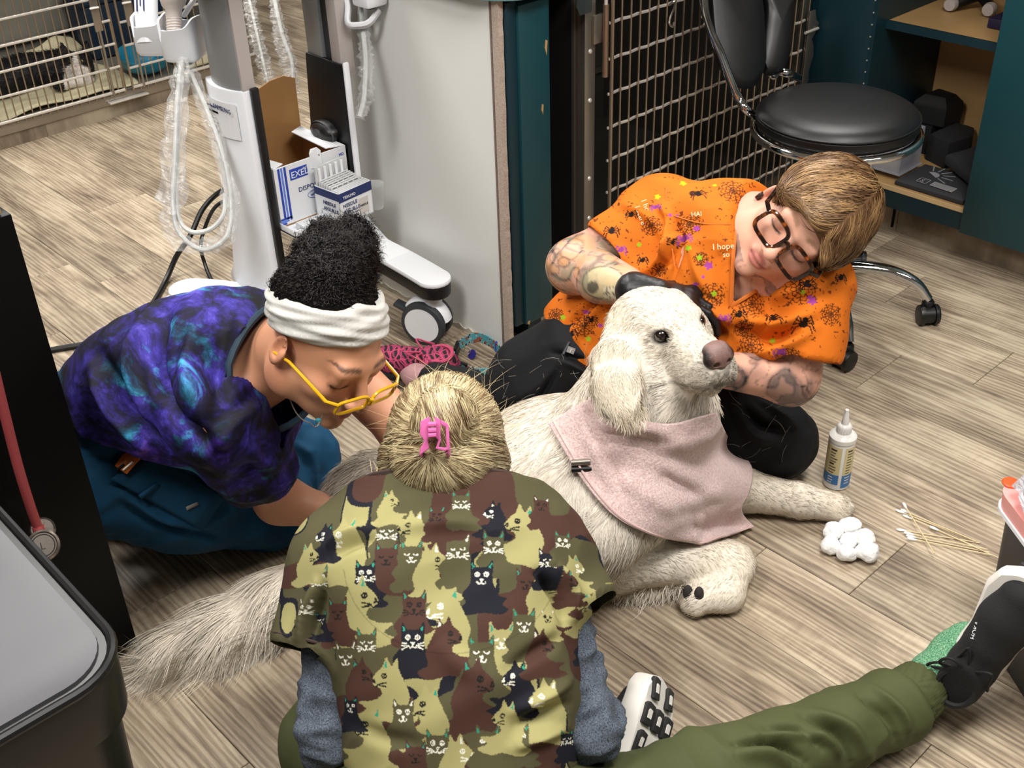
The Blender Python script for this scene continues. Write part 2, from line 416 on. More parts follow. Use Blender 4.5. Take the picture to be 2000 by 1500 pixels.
G().tube([(XF + .008, 1.938, .785), (XF + .008, 1.938, .80)], .0045, 10).build('hinge_pin', M_WIRE, door, smooth=True)
P = spline([(XF + .02, 2.145, .742), (XF + .03, 2.150, .752), (XF + .026, 2.156, .735), (XF + .022, 2.150, .715), (XF + .026, 2.142, .70), (XF + .03, 2.150, .692), (XF + .026, 2.158, .70)], 24)
tag(G().tube(P, .0028, 6).build('s_hook', M_STEEL, cg, smooth=True), 'small steel S hook on the wire')
tag(G().prism([(1.848, .78), (1.886, .78), (1.886, .835), (1.842, .84), (1.838, .80)], .003, axis=0, base=XF + .01).build('card_holder', mat('smoky_plastic', '#3a4040', .2, var=.05, alpha=.75), cg), 'small smoky plastic card holder')
lt = G().prism([(2.745, .36), (2.76, .37), (2.772, .40), (2.77, .43), (2.785, .47), (2.78, .50), (2.768, .52), (2.792, .545), (2.794, .56), (2.78, .57), (2.77, .60), (2.745, .60)], .003, axis=0, base=XF + .018)
lt.build('latch_plate', M_STEEL, door, bevel=.0008)
G().tube([(XF + .022, 2.73, .545), (XF + .022, 2.79, .545)], .004, 8).build('latch_bolt', M_WIRE, door, smooth=True)

# ---- teal cabinet with an open shelf
cb = thing('teal_cabinet', 'open dark teal base cabinet with maple interior right of the kennel', 'cabinet', (-1.1, 3.05, 0))
YC = 2.80
G().box((-1.772, YC, .10), (-1.600, YC + .02, .95)).build('face_stile', M_TEALD, cb, bevel=.001)
G().box((-2.58, YC, .10), (-1.773, YC + .02, .95)).box((-1.773, YC + .02, .10), (-1.61, YC + .5, .95)).build('carcass', M_TEALD, cb)
G().box((-1.600, YC + .0, .125), (-1.588, YC + .38, .95)).build('side_panel', M_TEALD, cb)
G().box((-1.252, YC + .0, .125), (-1.24, YC + .38, .95)).build('side_panel', M_MAPLE, cb)
G().box((-1.60, YC + .38, .10), (-1.24, YC + .392, .95)).build('back_panel', M_MAPLE, cb)
G().box((-1.60, YC - .0, .145), (-1.24, YC + .38, .158)).build('bottom_board', M_MAPLE, cb)
G().box((-1.60, YC - .003, .1455), (-1.243, YC - .0, .1585)).build('board_edging', M_MAPLEE, cb)
G().box((-1.61, YC - .002, .095), (-1.24, YC + .018, .1455)).build('bottom_rail', M_TEALD, cb)
G().box((-1.588, YC + .06, .565), (-1.252, YC + .38, .583)).build('shelf', M_MAPLE, cb)
G().box((-1.588, YC + .052, .563), (-1.252, YC + .06, .585)).build('shelf_edging', M_TEALD, cb)
hs = None
for k in range(14):
    p = (-1.5995, YC - .0008, .42 + .032 * k)
    if k == 0: hs = G().lathe([(0, 0), (.0022, 0), (.0022, .0012), (0, .0012)], (0, 0, 0), 8, R=rot('X', 90)).build('shelf_pin_hole', M_WIRE, cb); hs.location = p
    else: inst(hs, 'shelf_pin_hole', p, cb)
G().box((-1.243, YC - .022, .098), (-.70, YC - .002, .95)).build('door', M_TEAL, cb, bevel=.0015)
G().box((-1.238, YC, .10), (-.6, YC + .5, .95)).build('carcass', M_TEALD, cb)
G().box((-1.76, YC - .03, .951), (-.6, YC + .56, .99)).build('shade_worktop', M_COUNTER, cb, bevel=.004)  # unseen top, added to keep ceiling light out of the open cabinet
for i, (x0, x1) in enumerate(((-1.80, -1.464), (-1.463, -.62))):
    G().box((x0 + .001, YC + .055, 0), (x1, YC + .07, .118)).build('plinth_board', M_PLINTH, cb)
G().box((-1.80, YC + .07, 0), (-.6, YC + .4, .10)).build('plinth', M_DARK, cb)
G().box((-1.478, YC + .050, .012), (-1.472, YC + .055, .075)).build('plinth_clip', M_BLACK, cb)
# ================================================================== CAT KENNEL (far corner)
M_STEELL = mat('light_kennel_steel', '#8d8a80', .5, .35, var=.2, vscale=3)
M_BLANK = mat('cream_fleece', '#cfc6a4', .95, var=.15, vscale=30, bump=.5, bscale=200, bdist=.004)
M_TURQ = mat('turquoise_plastic', '#1d7f9e', .35, var=.08)
M_NAVYP = mat('navy_plastic', '#0b2338', .4, var=.1)
KX, KY0, KY1, KZ = -4.08, .75, 2.375, .085
kn = thing('cat_kennel', 'steel cat kennel with barred doors holding the black and white cat', 'kennel', (-4.4, 1.6, 0))
g = G()
g.box((-4.75, KY0, KZ - .02), (KX - .015, KY1, KZ)).box((-4.76, KY0, KZ), (-4.74, KY1, 1.2)).box((-4.75, KY1 - .012, KZ), (KX - .012, KY1, 1.2)).box((-4.75, KY0, KZ), (KX - .012, KY0 + .012, 1.2)).box((-4.75, KY0, 1.19), (KX, KY1, 1.2))
g.build('kennel_body', M_STEELL, kn)
G().box((KX - .015, KY0, .048), (KX + .002, KY1, KZ + .003)).build('front_sill', M_STEEL, kn, bevel=.003)
G().box((-4.738, 1.40, KZ), (-4.725, 1.43, 1.2)).build('wall_seam', M_DARK, kn)
G().tube([(-4.72, KY0 + .02, .17), (-4.72, 2.15, .17)], .011, 8).build('back_rail', M_STEEL, kn, smooth=True)
cuts = [KY0, 1.482, 2.375]
for a, b in zip(cuts[:-1], cuts[1:]):
    G().box((KX - .02, a + .0005, 0), (KX - .004, b - .0005, .047)).build('plinth_board', M_PLINTHY, kn)
G().box((-4.72, KY1 - .02, 0), (KX - .02, KY1 - .004, .047)).build('plinth_board', M_PLINTH, kn)
vs = hsrc = None
for i in range(-20, 32):
    y = 1.446 + .0301 * i
    if y < KY0 + .02 or y > KY1 - .01: continue
    if vs is None: vs = G().tube([(KX + .01, y, KZ - .005), (KX + .01, y, 1.1)], .0026, 6).build('vertical_bar', M_WIREW, kn, smooth=True)
    else: inst(vs, 'vertical_bar', (vs.location[0], y, vs.location[2]), kn)
for z in (.097, .181, .265, .349, .434, .52, .604):
    for (a, b) in ((KY0 + .02, 1.80), (1.835, KY1 - .01)):
        dz = .004 if a < 1.5 else -.012
        if z == .097: dz = 0
        G().tube([(KX + .0155, a, z + dz), (KX + .0155, b, z + dz)], .0058 if z == .097 else .0048, 6).build('cross_bar', M_WIRE, kn, smooth=True)
for y, zl in ((1.752, .325), (1.876, .318)):
    la = G().box((KX + .016, y - .015, zl), (KX + .022, y + .015, zl + .16)).build('latch_plate', M_STEEL, kn, bevel=.001)
    G().tube([(KX + .024, y - .02, zl + .085), (KX + .03, y + .012, zl + .085)], .004, 8).build('latch_pin', M_WIRE, la, smooth=True)
    G().tube([(KX + .02, y, .09), (KX + .02, y, zl)], .005, 8).build('latch_rod', M_STEEL, la, smooth=True)
for y in (1.80, 1.835):
    G().tube([(KX + .012, y, KZ), (KX + .012, y, 1.1)], .0045, 8).build('door_post', M_WIREW, kn, smooth=True)
G().box((KX + .003, 1.726, .060), (KX + .03, 1.885, .066)).build('door_stop', M_WIRE, kn, bevel=.002)
# fleece blanket, lying rumpled on the kennel floor
def sheet(nx, ny, fn):
    V = [fn(i / (nx - 1), j / (ny - 1)) for j in range(ny) for i in range(nx)]
    return V, [(j * nx + i, j * nx + i + 1, (j + 1) * nx + i + 1, (j + 1) * nx + i) for j in range(ny - 1) for i in range(nx - 1)]
def blank(u, v):
    y = .82 + 1.06 * v + .02 * math.sin(9 * u); x = -4.105 - .56 * u
    z = KZ + .012 + .010 * math.sin(11 * v + 3 * u) * math.sin(7 * u + 1) + .006 * math.sin(23 * v + 9 * u)
    back = max(0, u - .7) / .3; z += .05 * back ** 1.5 * (.7 + .3 * math.sin(8 * v + 1))
    z += .03 * math.exp(-((v - .93) / .05) ** 2) * min(1, u * 2.0)
    return (x, y, max(z, KZ + .006))
g = G(); g.add(*sheet(36, 60, blank))
tag(g.build('fleece_blanket', M_BLANK, None, smooth=True, solid=.008, sub=1), 'cream fleece blanket crumpled under the cat in the kennel', 'blanket')
# turquoise dish with a raised wing, and a navy box behind
bw = thing('litter_dish', 'turquoise plastic dish on the kennel floor beside the cat', 'dish', (-4.19, 1.96, KZ + .01))
g = G()
def dish(u, v):
    a = u * 2 * math.pi; rr_ = [.0, .055, .075, .082, .088][int(v * 4)] if v < 1 else .088
    zz = [.004, .004, .022, .045, .062][int(round(v * 4))]
    rr_ = [.0, .055, .075, .082, .092][int(round(v * 4))]
    lip = (.03 * max(0, math.cos(a - 4.0)) + .02 * max(0, math.cos(a - 2.4))) * v
    return (-4.20 + rr_ * 1.0 * math.cos(a), 1.965 + rr_ * 1.15 * math.sin(a), KZ + .008 + zz + lip)
g.add(*sheet(33, 5, dish)); g.build('bowl', M_TURQ, bw, smooth=True, solid=.004, sub=1)
g = G().prism([(1.868, .02 + KZ), (1.90, KZ + .012), (1.99, KZ + .01), (2.04, KZ + .03), (2.0, KZ + .035), (1.93, KZ + .03), (1.89, KZ + .035)], .10, axis=0, base=-4.24)
nb = thing('navy_box', 'dark navy plastic box at the back of the cat kennel', 'box', (-4.52, 2.05, KZ))
G().box((-4.70, 1.90, KZ + .004), (-4.50, 2.33, .30)).build('box_body', M_NAVYP, nb, bevel=.012)
G().box((-4.705, 1.89, .30), (-4.49, 2.335, .325)).build('box_rim', M_NAVYP, nb, bevel=.006)
pad = tag(G().box((-4.42, 2.09, KZ + .002), (-4.12, 2.35, KZ + .02)).build('kennel_pad', M_BLANK, None, bevel=.008), 'flat pale pad on the kennel floor beside the turquoise dish', 'pad')

# ================================================================== ULTRASOUND CART
M_WHITE = mat('white_cart_plastic', '#e4e6ea', .32, var=.02)
M_GREYP = mat('grey_cart_plastic', '#8e9092', .38, .25, var=.04)
M_PINKG = mat('pale_grey_cart_plastic', '#b3aba8', .4, .1, var=.04)
M_BLKP = mat('black_cart_plastic', '#0b0b0d', .4, var=.2)
M_RUB = mat('charcoal_rubber', '#33353a', .55, var=.1)
M_CABLE = mat('grey_cable', '#bfc0bd', .45, var=.05)
M_BLKCORD = mat('black_cord', '#080808', .45, var=.2)
def film_mat(name, strength=.3):
    s = NB(name); co = s.coord('Object')
    cr = s.noise(co, 34, 5, .65, .8)
    hl = s.ramp(cr, [(.50, (0, 0, 0, 1)), (.62, (.22, .22, .22, 1)), (.70, (1, 1, 1, 1))])
    tr = s.n('ShaderNodeBsdfTransparent'); gl = s.n('ShaderNodeBsdfGlossy'); gl.inputs['Roughness'].default_value = .18
    df = s.n('ShaderNodeBsdfDiffuse'); df.inputs['Color'].default_value = lin('#e2e4e4')
    bp = s.n('ShaderNodeBump'); s.link(cr, bp.inputs['Height']); bp.inputs['Strength'].default_value = 1.0; bp.inputs['Distance'].default_value = .012
    s.link(bp.outputs[0], gl.inputs['Normal']); s.link(bp.outputs[0], df.inputs['Normal'])
    m1 = s.n('ShaderNodeMixShader'); m1.inputs[0].default_value = .45; s.link(df.outputs[0], m1.inputs[1]); s.link(gl.outputs[0], m1.inputs[2])
    m2 = s.n('ShaderNodeMixShader'); f = s.math('MULTIPLY_ADD', hl, .42); s.t.nodes[-1].inputs[2].default_value = strength
    s.link(f, m2.inputs[0]); s.link(tr.outputs[0], m2.inputs[1]); s.link(m1.outputs[0], m2.inputs[2])
    s.link(m2.outputs[0], s.out.inputs['Surface']); return s.m
M_FILM = film_mat('clear_film', .17)

us = thing('ultrasound_cart', 'white and grey ultrasound cart on casters in front of the island', 'medical cart', (-2.28, 1.38, 0))
def arc_poly(x0, x1, y, bulge, yin, n=10):
    return [(x0 + (x1 - x0) * k / n, y - bulge * (1 - (2 * k / n - 1) ** 2)) for k in range(n + 1)] + [(x1, yin), (x0, yin)]
def loft(g, sections):
    n = len(sections[0][1]); V = []
    for z, poly in sections: V += [(x, y, z) for x, y in poly]
    Fc = [(i * n + k, i * n + (k + 1) % n, (i + 1) * n + (k + 1) % n, (i + 1) * n + k) for i in range(len(sections) - 1) for k in range(n)]
    Fc += [tuple(range(n))[::-1], tuple((len(sections) - 1) * n + k for k in range(n))]
    return g.add(V, Fc)
# left frame: shroud, black inner rail, grey lift column
g = G(); loft(g, [(.115, arc_poly(-2.46, -2.232, 1.262, .03, 1.295)), (.16, arc_poly(-2.43, -2.236, 1.262, .028, 1.29)), (.24, arc_poly(-2.415, -2.240, 1.262, .026, 1.29)), (.65, arc_poly(-2.405, -2.242, 1.262, .022, 1.285))])
g.build('column_shroud', M_WHITE, us, bevel=.004)
G().box((-2.242, 1.278, .13), (-2.228, 1.296, .655)).build('inner_rail', M_BLKP, us, bevel=.003)
g = G(); loft(g, [(.60, arc_poly(-2.375, -2.252, 1.262, .014, 1.30)), (1.05, arc_poly(-2.375, -2.252, 1.262, .014, 1.30))])
g.build('lift_column', M_GREYP, us, bevel=.003)
G().box((-2.252, 1.264, .60), (-2.244, 1.296, 1.05)).build('lift_column_edge', M_PINKG, us)
# left foot: broad rounded blade
foot = spline([(-2.20, 1.24), (-2.30, 1.215), (-2.37, 1.192), (-2.42, 1.162), (-2.452, 1.138)], 14)
def blade(path, w, z0, z1, name, m, z_end=None):
    P = np.asarray(path); T = np.gradient(P, axis=0); T /= np.linalg.norm(T, axis=1)[:, None]; N = np.stack([-T[:, 1], T[:, 0]], 1)
    L = P + N * w; Rr = P - N * w; e = P[-1]; t = T[-1]; nn = N[-1]
    cap = [e + nn * w * math.cos(a) + t * w * math.sin(a) for a in np.linspace(.2, math.pi - .2, 9)]
    poly = [tuple(p) for p in L] + [tuple(p) for p in cap] + [tuple(p) for p in Rr[::-1]]
    return G().prism(poly, z1 - z0, axis=2, base=z0).build(name, m, us, bevel=.006)
blade(foot, .052, .112, .128, 'foot', M_WHITE); blade(foot, .049, .088, .112, 'foot_underside', M_BLKP)
# right frame: black inner panel, white outer edge, grey column, front leg with caster
g = G(); loft(g, [(.12, [(-2.43, 1.515), (-2.212, 1.515), (-2.212, 1.53), (-2.43, 1.53)]), (.30, [(-2.40, 1.515), (-2.212, 1.515), (-2.212, 1.53), (-2.40, 1.53)]), (.655, [(-2.365, 1.515), (-2.212, 1.515), (-2.212, 1.53), (-2.365, 1.53)])])
g.build('column_inner_panel', M_BLKP, us, bevel=.004)
G().box((-2.212, 1.513, .10), (-2.203, 1.529, .662)).build('column_shroud', M_WHITE, us, bevel=.004)
G().box((-2.36, 1.520, .62), (-2.30, 1.56, 1.05)).build('lift_column', M_GREYP, us, bevel=.003)
G().box((-2.30, 1.532, .62), (-2.262, 1.56, 1.05)).build('lift_track', M_RUB, us)
G().box((-2.262, 1.520, .62), (-2.224, 1.56, 1.05)).build('lift_column', M_PINKG, us, bevel=.003)
kb = Wy(640, 256, 1.514)
knob = G().lathe([(0, .028), (.022, .030), (.040, .022), (.047, .010), (.047, 0)], kb, 28, R=rot('X', 90), sx=1.0, sy=.62).build('oval_knob', M_BLKP, us, smooth=True)
g = G().lathe([(.044, 0), (.046, .004), (.048, .0)], kb - (0, .016, 0), 28, R=rot('X', 90), sy=.62).build('knob_ring', M_RUB, knob, smooth=True)
leg = [(-2.21, 1.545), (-2.12, 1.545), (-2.02, 1.54), (-1.955, 1.535)]
g = blade(spline(leg, 12), .043, .172, .186, 'leg_cover', M_WHITE); blade(spline(leg, 12), .040, .138, .172, 'leg', M_BLKP)
g = G(); V = []
for k, (x, z0, z1) in enumerate([(-2.24, .12, .30), (-2.205, .13, .25), (-2.17, .15, .205), (-2.10, .165, .186)]):
    V += [(x, 1.512, z0), (x, 1.53 + .055 * k / 3, z0), (x, 1.53 + .055 * k / 3, z1), (x, 1.512 - .01 * k / 3, z1)]
g.add(V, [(0, 3, 2, 1), (12, 13, 14, 15)] + [(4 * i + k, 4 * i + (k + 1) % 4, 4 * i + 4 + (k + 1) % 4, 4 * i + 4 + k) for i in range(3) for k in range(4)])
g.build('leg_fairing', M_WHITE, us, bevel=.006)
G().box((-2.44, 1.26, .09), (-2.40, 1.53, .115)).build('base_bar', M_BLKP, us, bevel=.004)
def twin_caster(cx, cy, ang, rad, parent, name='caster', top=.138, m_tyre=M_RUB, m_disc=M_WHITE, m_body=None):
    """swivelling twin-wheel caster, wheels rolling along direction ang"""
    c = G().lathe([(.020, rad * 1.55), (.022, rad * 1.75), (.024, top), (.026, top)], (cx, cy, 0), 16).build(name, m_disc, parent, smooth=True)
    d = np.array([math.cos(ang), math.sin(ang), 0]); n = np.array([-d[1], d[0], 0]); ctr = np.array([cx, cy, rad]) - d * rad * .35
    Rm = np.stack([d, np.array([0, 0, 1.0]), n], 1)
    for sgn in (-1, 1):
        w = G().lathe([(rad * .80, 0), (rad * .97, .002), (rad, .006), (rad, .018), (rad * .93, .022), (rad * .78, .022)], ctr + n * sgn * .012 + (n * -.022 if sgn < 0 else 0), 32, R=Rm, cap=False).build('tyre', m_tyre, c, smooth=True)
        G().lathe([(0, .0225), (rad * .60, .0225), (rad * .82, .021), (rad * .82, 0.001), (0, .001)], ctr + n * sgn * .012 + (n * -.0225 if sgn < 0 else 0), 32, R=Rm).build('wheel_cover', m_disc, c, smooth=True)
    hood = G(); P = [ctr + d * rad * 1.03 * math.cos(a) + np.array([0, 0, 1.0]) * rad * 1.03 * math.sin(a) for a in np.linspace(.15, 2.5, 14)]
    hood.tube(P, [.018] * 14, 8, flat=.35, nrm=(0, 0, 1)).build('fork', m_disc, c, smooth=True)
    return c
c1 = twin_caster(-1.965, 1.535, math.radians(25), .058, us)
tab = np.array([-1.965, 1.535, .085]) - np.array([math.cos(.44), math.sin(.44), 0]) * .085
G().box((-.022, -.014, -.005), (.022, .014, .005), R=rot('Z', 25) @ rot('Y', 20), c=tab).build('brake_tab', M_RUB, c1, bevel=.003)
twin_caster(-2.49, 1.105, math.radians(200), .05, us, top=.09)
# shelf between the frames
tr = G().box((-2.44, 1.30, .298), (-2.17, 1.512, .305)).box((-2.176, 1.30, .298), (-2.17, 1.512, .318)).box((-2.44, 1.30, .298), (-2.17, 1.303, .318))
tr.build('shelf_tray', M_WHITE, us, bevel=.002)
# console underside and lever
pc = Wy(565, -22, 1.38); g = G().lathe([(0, -.035), (.09, -.032), (.15, -.015), (.165, .01), (.16, .03), (0, .03)], (-2.30, 1.40, .93), 32, sx=.8, sy=1.15)
g.build('console_underside', M_BLKP, us, smooth=True)
G().box((-2.40, 1.10, .955), (-2.16, 1.70, .99)).build('console', M_WHITE, us, bevel=.012)
lv = Wd(424, 28, 2.60)
lev = G().box((-.033, -.014, -.026), (.033, .014, .026), R=np.stack([cv(.93, .36, 0), cv(.1, -.3, .95), cv(-.36, .93, .2)], 1), c=lv).build('pull_lever', M_RUB, us, bevel=.009, seg=3)
xd, yd = cv(.94, -.28, 0), cv(.28, .94, 0)
text('lever_lettering', 'PULL', .015, lv + cv(-.018, -.006, .016), xd, yd, mat('lever_print', '#55585e', .6), lev)
# sticker on the shroud
so = np.array([-2.3865, 1.2375, .50]); 
st = G(); n = 8
V = []
for j in range(2):
    for i in range(n + 1):
        x = -2.375 + .115 * i / n; k = (x + 2.4055) / (.1635)
        V.append((x, 1.262 - .022 * (1 - (2 * k - 1) ** 2) - .0048, .535 + .085 * j))
st.add(V, [(i, i + 1, n + 2 + i, n + 1 + i) for i in range(n)]).build('maker_sticker', mat('sticker_paper', '#e9e9ea', .5, var=.02), us)
M_BLUEP = mat('navy_print', '#1a2a5e', .6); M_INK = mat('black_ink', '#1c1c1e', .6)
text('sticker_lettering', 'SAMSUNG', .0155, (-2.335, 1.2334, .600), (1, .02, 0), (0, 0, 1), M_BLUEP, us)
text('sticker_lettering', 'x medison', .010, (-2.373, 1.2352, .600), (1, -.05, 0), (0, 0, 1), M_BLUEP, us)
G().box((-2.373, 1.2348, .588), (-2.32, 1.2340, .5925)).build('sticker_bar', M_BLUEP, us)
for k in range(4): G().box((-2.373, 1.2346, .574 - .010 * k), (-2.335 + .01 * (k % 2), 1.2341, .5752 - .010 * k)).build('sticker_line', M_INK, us)

# probe holders
ph = thing('probe_holder', None, None, (-2.33, 1.15, .7)); attach(ph, us)
def cup(px, py, D, w, h, name):
    c = Wd(px, py, D); g = G(); prof = [(.30, -h), (.44, -h), (.50, -h + .01), (.5, 0), (.44, 0), (.42, -h + .016), (0, -h + .012)]
    V = []; n = 28
    for (rr_, z) in prof:
        for k in range(n):
            a = 2 * math.pi * k / n + .2; sx = math.copysign(abs(math.cos(a)) ** .45, math.cos(a)); sy = math.copysign(abs(math.sin(a)) ** .45, math.sin(a))
            p = np.array([rr_ * w * sx, rr_ * w * sy, z]); 
            if z == 0: p[2] += .012 * math.cos(a * 2 + .5) - (.03 if abs(((a - 3.9 + math.pi) % (2 * math.pi)) - math.pi) < .30 else 0)
            V.append(c + rot('Z', 40) @ p)
    Fc = [(i * n + k, i * n + (k + 1) % n, (i + 1) * n + (k + 1) % n, (i + 1) * n + k) for i in range(len(prof) - 1) for k in range(n)] + [tuple(range(n))[::-1], tuple((len(prof) - 1) * n + k for k in range(n))]
    g.add(V, Fc); o = g.build(name, M_WHITE, ph, bevel=.0); 
    for p in o.data.polygons: p.use_smooth = True
    o.data.set_sharp_from_angle(angle=.9)
    return c
c_a = cup(350, 40, 2.62, .088, .085, 'cup'); c_b = cup(296, 34, 2.70, .086, .08, 'cup')
G().tube([c_a + (-.03, .03, 0), c_a + (.0, .06, .05), c_a + (.05, .09, .06), (-2.25, 1.2, .92)], .016, 8, flat=.4).build('holder_arm', M_WHITE, ph, smooth=True)
G().lathe([(.013, -.10), (.015, -.09), (.012, -.085)], c_a, 16).build('drain_plug', M_BLKP, ph, smooth=True)
# probe standing in the front cup
pr = thing('ultrasound_probe', 'pale linear ultrasound probe standing in the front white holder cup', 'probe', c_a + (0, 0, -.05))
Rp = np.stack([cv(.96, .0, .25), cv(-.25, -.1, .96), cv(.0, 1, .1)], 1)
M_PROBE = mat('probe_ivory', '#cdc2ba', .45, var=.04)
pc0 = c_a + cv(-.012, .0, -.0)
G().lathe([(0, -.05), (.018, -.05), (.019, .0), (.021, .025), (.029, .034), (.0325, .045), (.0325, .062), (.026, .068), (0, .069)], pc0, 24, R=Rp, sy=.62).build('probe_body', M_PROBE, pr, smooth=True)
for k in range(7):
    G().lathe([(.0190, -.028 + .006 * k), (.0200, -.0265 + .006 * k), (.0190, -.025 + .006 * k)], pc0, 24, R=Rp, sy=.62).build('grip_ridge', M_PROBE, pr, smooth=True)
text('probe_lettering', 'LA3-16AD', .0085, pc0 + Rp @ np.array([-.021, .0205, .050]), Rp[:, 0], Rp[:, 2], M_INK, pr)
# squeeze bottle in the rear cup
gb = thing('gel_bottle', 'white gel bottle with blue markings in the rear holder cup', 'bottle', c_b)
pb = c_b + cv(-.012, .0, .0)
G().lathe([(0, -.06), (.028, -.06), (.029, .06), (.022, .075), (.010, .08), (0, .08)], pb, 24, R=Rp, sy=.75).build('bottle_body', M_WHITE, gb, smooth=True)
for k in range(3): G().box((-.012 + .009 * k, .0222, .010 + .012 * (k % 2)), (-.009 + .009 * k, .0228, .055), R=Rp, c=pb).build('bottle_marking', M_BLUEP, gb)

def hang(name, label, pts, widths, D, cab_pts, cab_r=.0055):
    """probe cable inside a crinkled clear film sleeve, hanging at about D metres from the lens axis"""
    t = thing(name, label, 'cable', Wd(pts[-1][0], pts[-1][1], D))
    rg = np.random.default_rng(len(pts) * 7 + int(pts[0][0]))
    P = spline([Wd(x, y, D + dd) for (x, y, dd) in pts], 60); w = np.interp(np.linspace(0, 1, 60), np.linspace(0, 1, len(widths)), widths)
    w = w * (1 + .12 * rg.standard_normal(60)); 
    g = G(); n = 14; T = np.gradient(P, axis=0); T /= np.linalg.norm(T, axis=1)[:, None]; V = []
    for i in range(60):
        B = unit(np.cross(T[i], -_fw)); N = np.cross(B, T[i])
        for k in range(n):
            a = 2 * math.pi * k / n; q = w[i] * (1 + .16 * rg.standard_normal())
            V.append(P[i] + B * q * math.cos(a) + N * q * .55 * math.sin(a))
    g.add(V, [(i * n + k, i * n + (k + 1) % n, (i + 1) * n + (k + 1) % n, (i + 1) * n + k) for i in range(59) for k in range(n)])
    g.build('clear_sleeve', M_FILM, t, smooth=False)
    for cp in cab_pts:
        C = spline([Wd(x, y, D + dd) for (x, y, dd) in cp], 60)
        G().tube(C, cab_r, 8).build('cable', M_CABLE, t, smooth=True)
    return t
hang('sleeved_probe_cable', 'grey probe cable looped in clear crinkled film hanging beside the white column',
     [(358, 112, 0), (352, 160, 0), (343, 260, 0), (338, 350, 0), (335, 430, 0), (352, 470, .0), (395, 482, .01), (440, 462, .01), (450, 400, .02), (438, 330, .02), (415, 250, .02), (385, 170, .02), (370, 125, .02)],
     [.010, .022, .025, .034, .022, .020, .018, .018, .020, .017, .015, .014, .010], 2.62,
     [[(354, 120, 0), (346, 200, 0), (342, 300, 0), (338, 400, 0), (350, 455, 0), (395, 488, .01), (440, 465, .01), (452, 410, .02), (440, 320, .02), (410, 230, .02), (372, 140, .02)],
      [(356, 120, 0), (350, 220, .01), (345, 330, .01), (348, 420, .01), (372, 452, .01), (410, 448, .01), (436, 420, .01), (440, 380, .02)]])
hang('sleeved_cable', 'clear film sleeve hanging behind the grey lift column', [(486, 0, 0), (498, 60, 0), (515, 120, 0), (535, 185, 0)], [.018, .020, .018, .014], 3.35, [[(487, 0, 0), (505, 80, 0), (528, 180, 0)]], .004)
hang('sleeved_cable', 'clear film sleeve with a grey cord ending inside the open carton', [(535, 0, 0), (545, 60, 0), (562, 120, 0), (575, 185, 0)], [.014, .020, .022, .016], 3.35, [[(536, 0, 0), (552, 70, 0), (570, 120, 0), (574, 180, 0)]], .006)
hang('sleeved_cable', 'clear film sleeve hanging from the white hook against the island panel', [(705, 10, 0), (710, 60, 0), (716, 120, 0), (715, 190, 0), (702, 232, 0)], [.008, .012, .016, .016, .010], 2.66, [[(703, 5, 0), (709, 60, 0), (714, 120, 0), (711, 190, 0), (702, 228, 0)]], .006)
hk = [Wd(x, y, 2.64) for x, y in ((676, -10), (680, 15), (680, 46), (700, 50), (722, 44), (740, 20))]
G().tube(spline(hk, 24), .0075, 8, flat=1.8, nrm=-_fw).build('cable_hook', M_WHITE, us, smooth=True)
hb = Wd(722, 2, 2.62); G().box(hb - (.03, .03, .01), hb + (.03, .03, .03)).build('hook_block', M_WHITE, us, bevel=.008)
G().lathe([(.012, -.016), (.013, -.008), (.013, 0)], hb, 16).build('drain_plug', M_BLKP, us, smooth=True)

# black power cord on the floor
cp = [Wz(x, y, z) for x, y, z in ((460, 360, .12), (425, 378, .16), (395, 410, .15), (372, 460, .12), (345, 500, .06), (325, 545, .012), (300, 590, .008), (260, 640, .008), (200, 665, .008), (120, 680, .008), (60, 690, .008))]
tag(G().tube(spline(cp, 70), .0075, 8).build('power_cord', M_BLKCORD, None, smooth=True), 'thick black power cord trailing from the cart to the floor', 'cord')
cp = [Wz(x, y, z) for x, y, z in ((450, 385, .12), (420, 405, .12), (402, 440, .11), (392, 480, .08), (400, 515, .03), (412, 545, .008), (430, 570, .008))]
tag(G().tube(spline(cp, 50), .0055, 8).build('data_cord', M_BLKCORD, None, smooth=True), 'thin black cord curving down behind the white foot of the cart', 'cord')

# ---- carton and needle box on the shelf tray
M_CARD = mat('brown_card', '#a37746', .85, var=.1, vscale=14); M_CARDW = mat('white_card', '#dfe1e4', .6, var=.03)
M_ROYAL = mat('royal_blue_print', '#2342a8', .55); M_SKY = mat('mid_blue_print', '#5b7fd8', .55)
bx = thing('syringe_carton', 'open white syringe carton with blue stripes and brown inside', 'carton', (-2.30, 1.41, .306))
x0, x1, y0, y1, z0, z1 = -2.42, -2.232, 1.302, 1.510, .307, .455
t_ = .003
G().box((x1 - t_, y0, z0), (x1, y1, z1)).build('front_face', M_CARDW, bx)
G().box((x0, y0, z0), (x1 - t_, y0 + t_, z1)).build('side_face', M_CARDW, bx)
G().box((x0, y1 - t_, z0), (x1 - t_, y1, z1)).build('side_face', M_CARDW, bx)
G().box((x0, y0, z0), (x0 + t_, y1, z1)).build('back_face', M_CARD, bx)
G().box((x0, y0, z0), (x1, y1, z0 + t_)).build('bottom_face', M_CARD, bx)
for (a, b) in (((x0 + t_, y0 + t_, z0), (x1 - t_, y0 + t_ + .001, z1 - .001)), ((x0 + t_, y1 - t_ - .001, z0), (x1 - t_, y1 - t_, z1 - .001)), ((x1 - t_ - .001, y0 + t_, z0), (x1 - t_, y1 - t_, z1 - .001))):
    G().box(a, b).build('inner_lining', M_CARD, bx)
fl = [(y0, z1)] + [(y1, z1), (y1 + .002, z1 + .125), (y1 - .03, z1 + .138), (y1 - .07, z1 + .135), (y1 - .11, z1 + .122), (y0 + .05, z1 + .115), (y0 - .002, z1 + .12)]
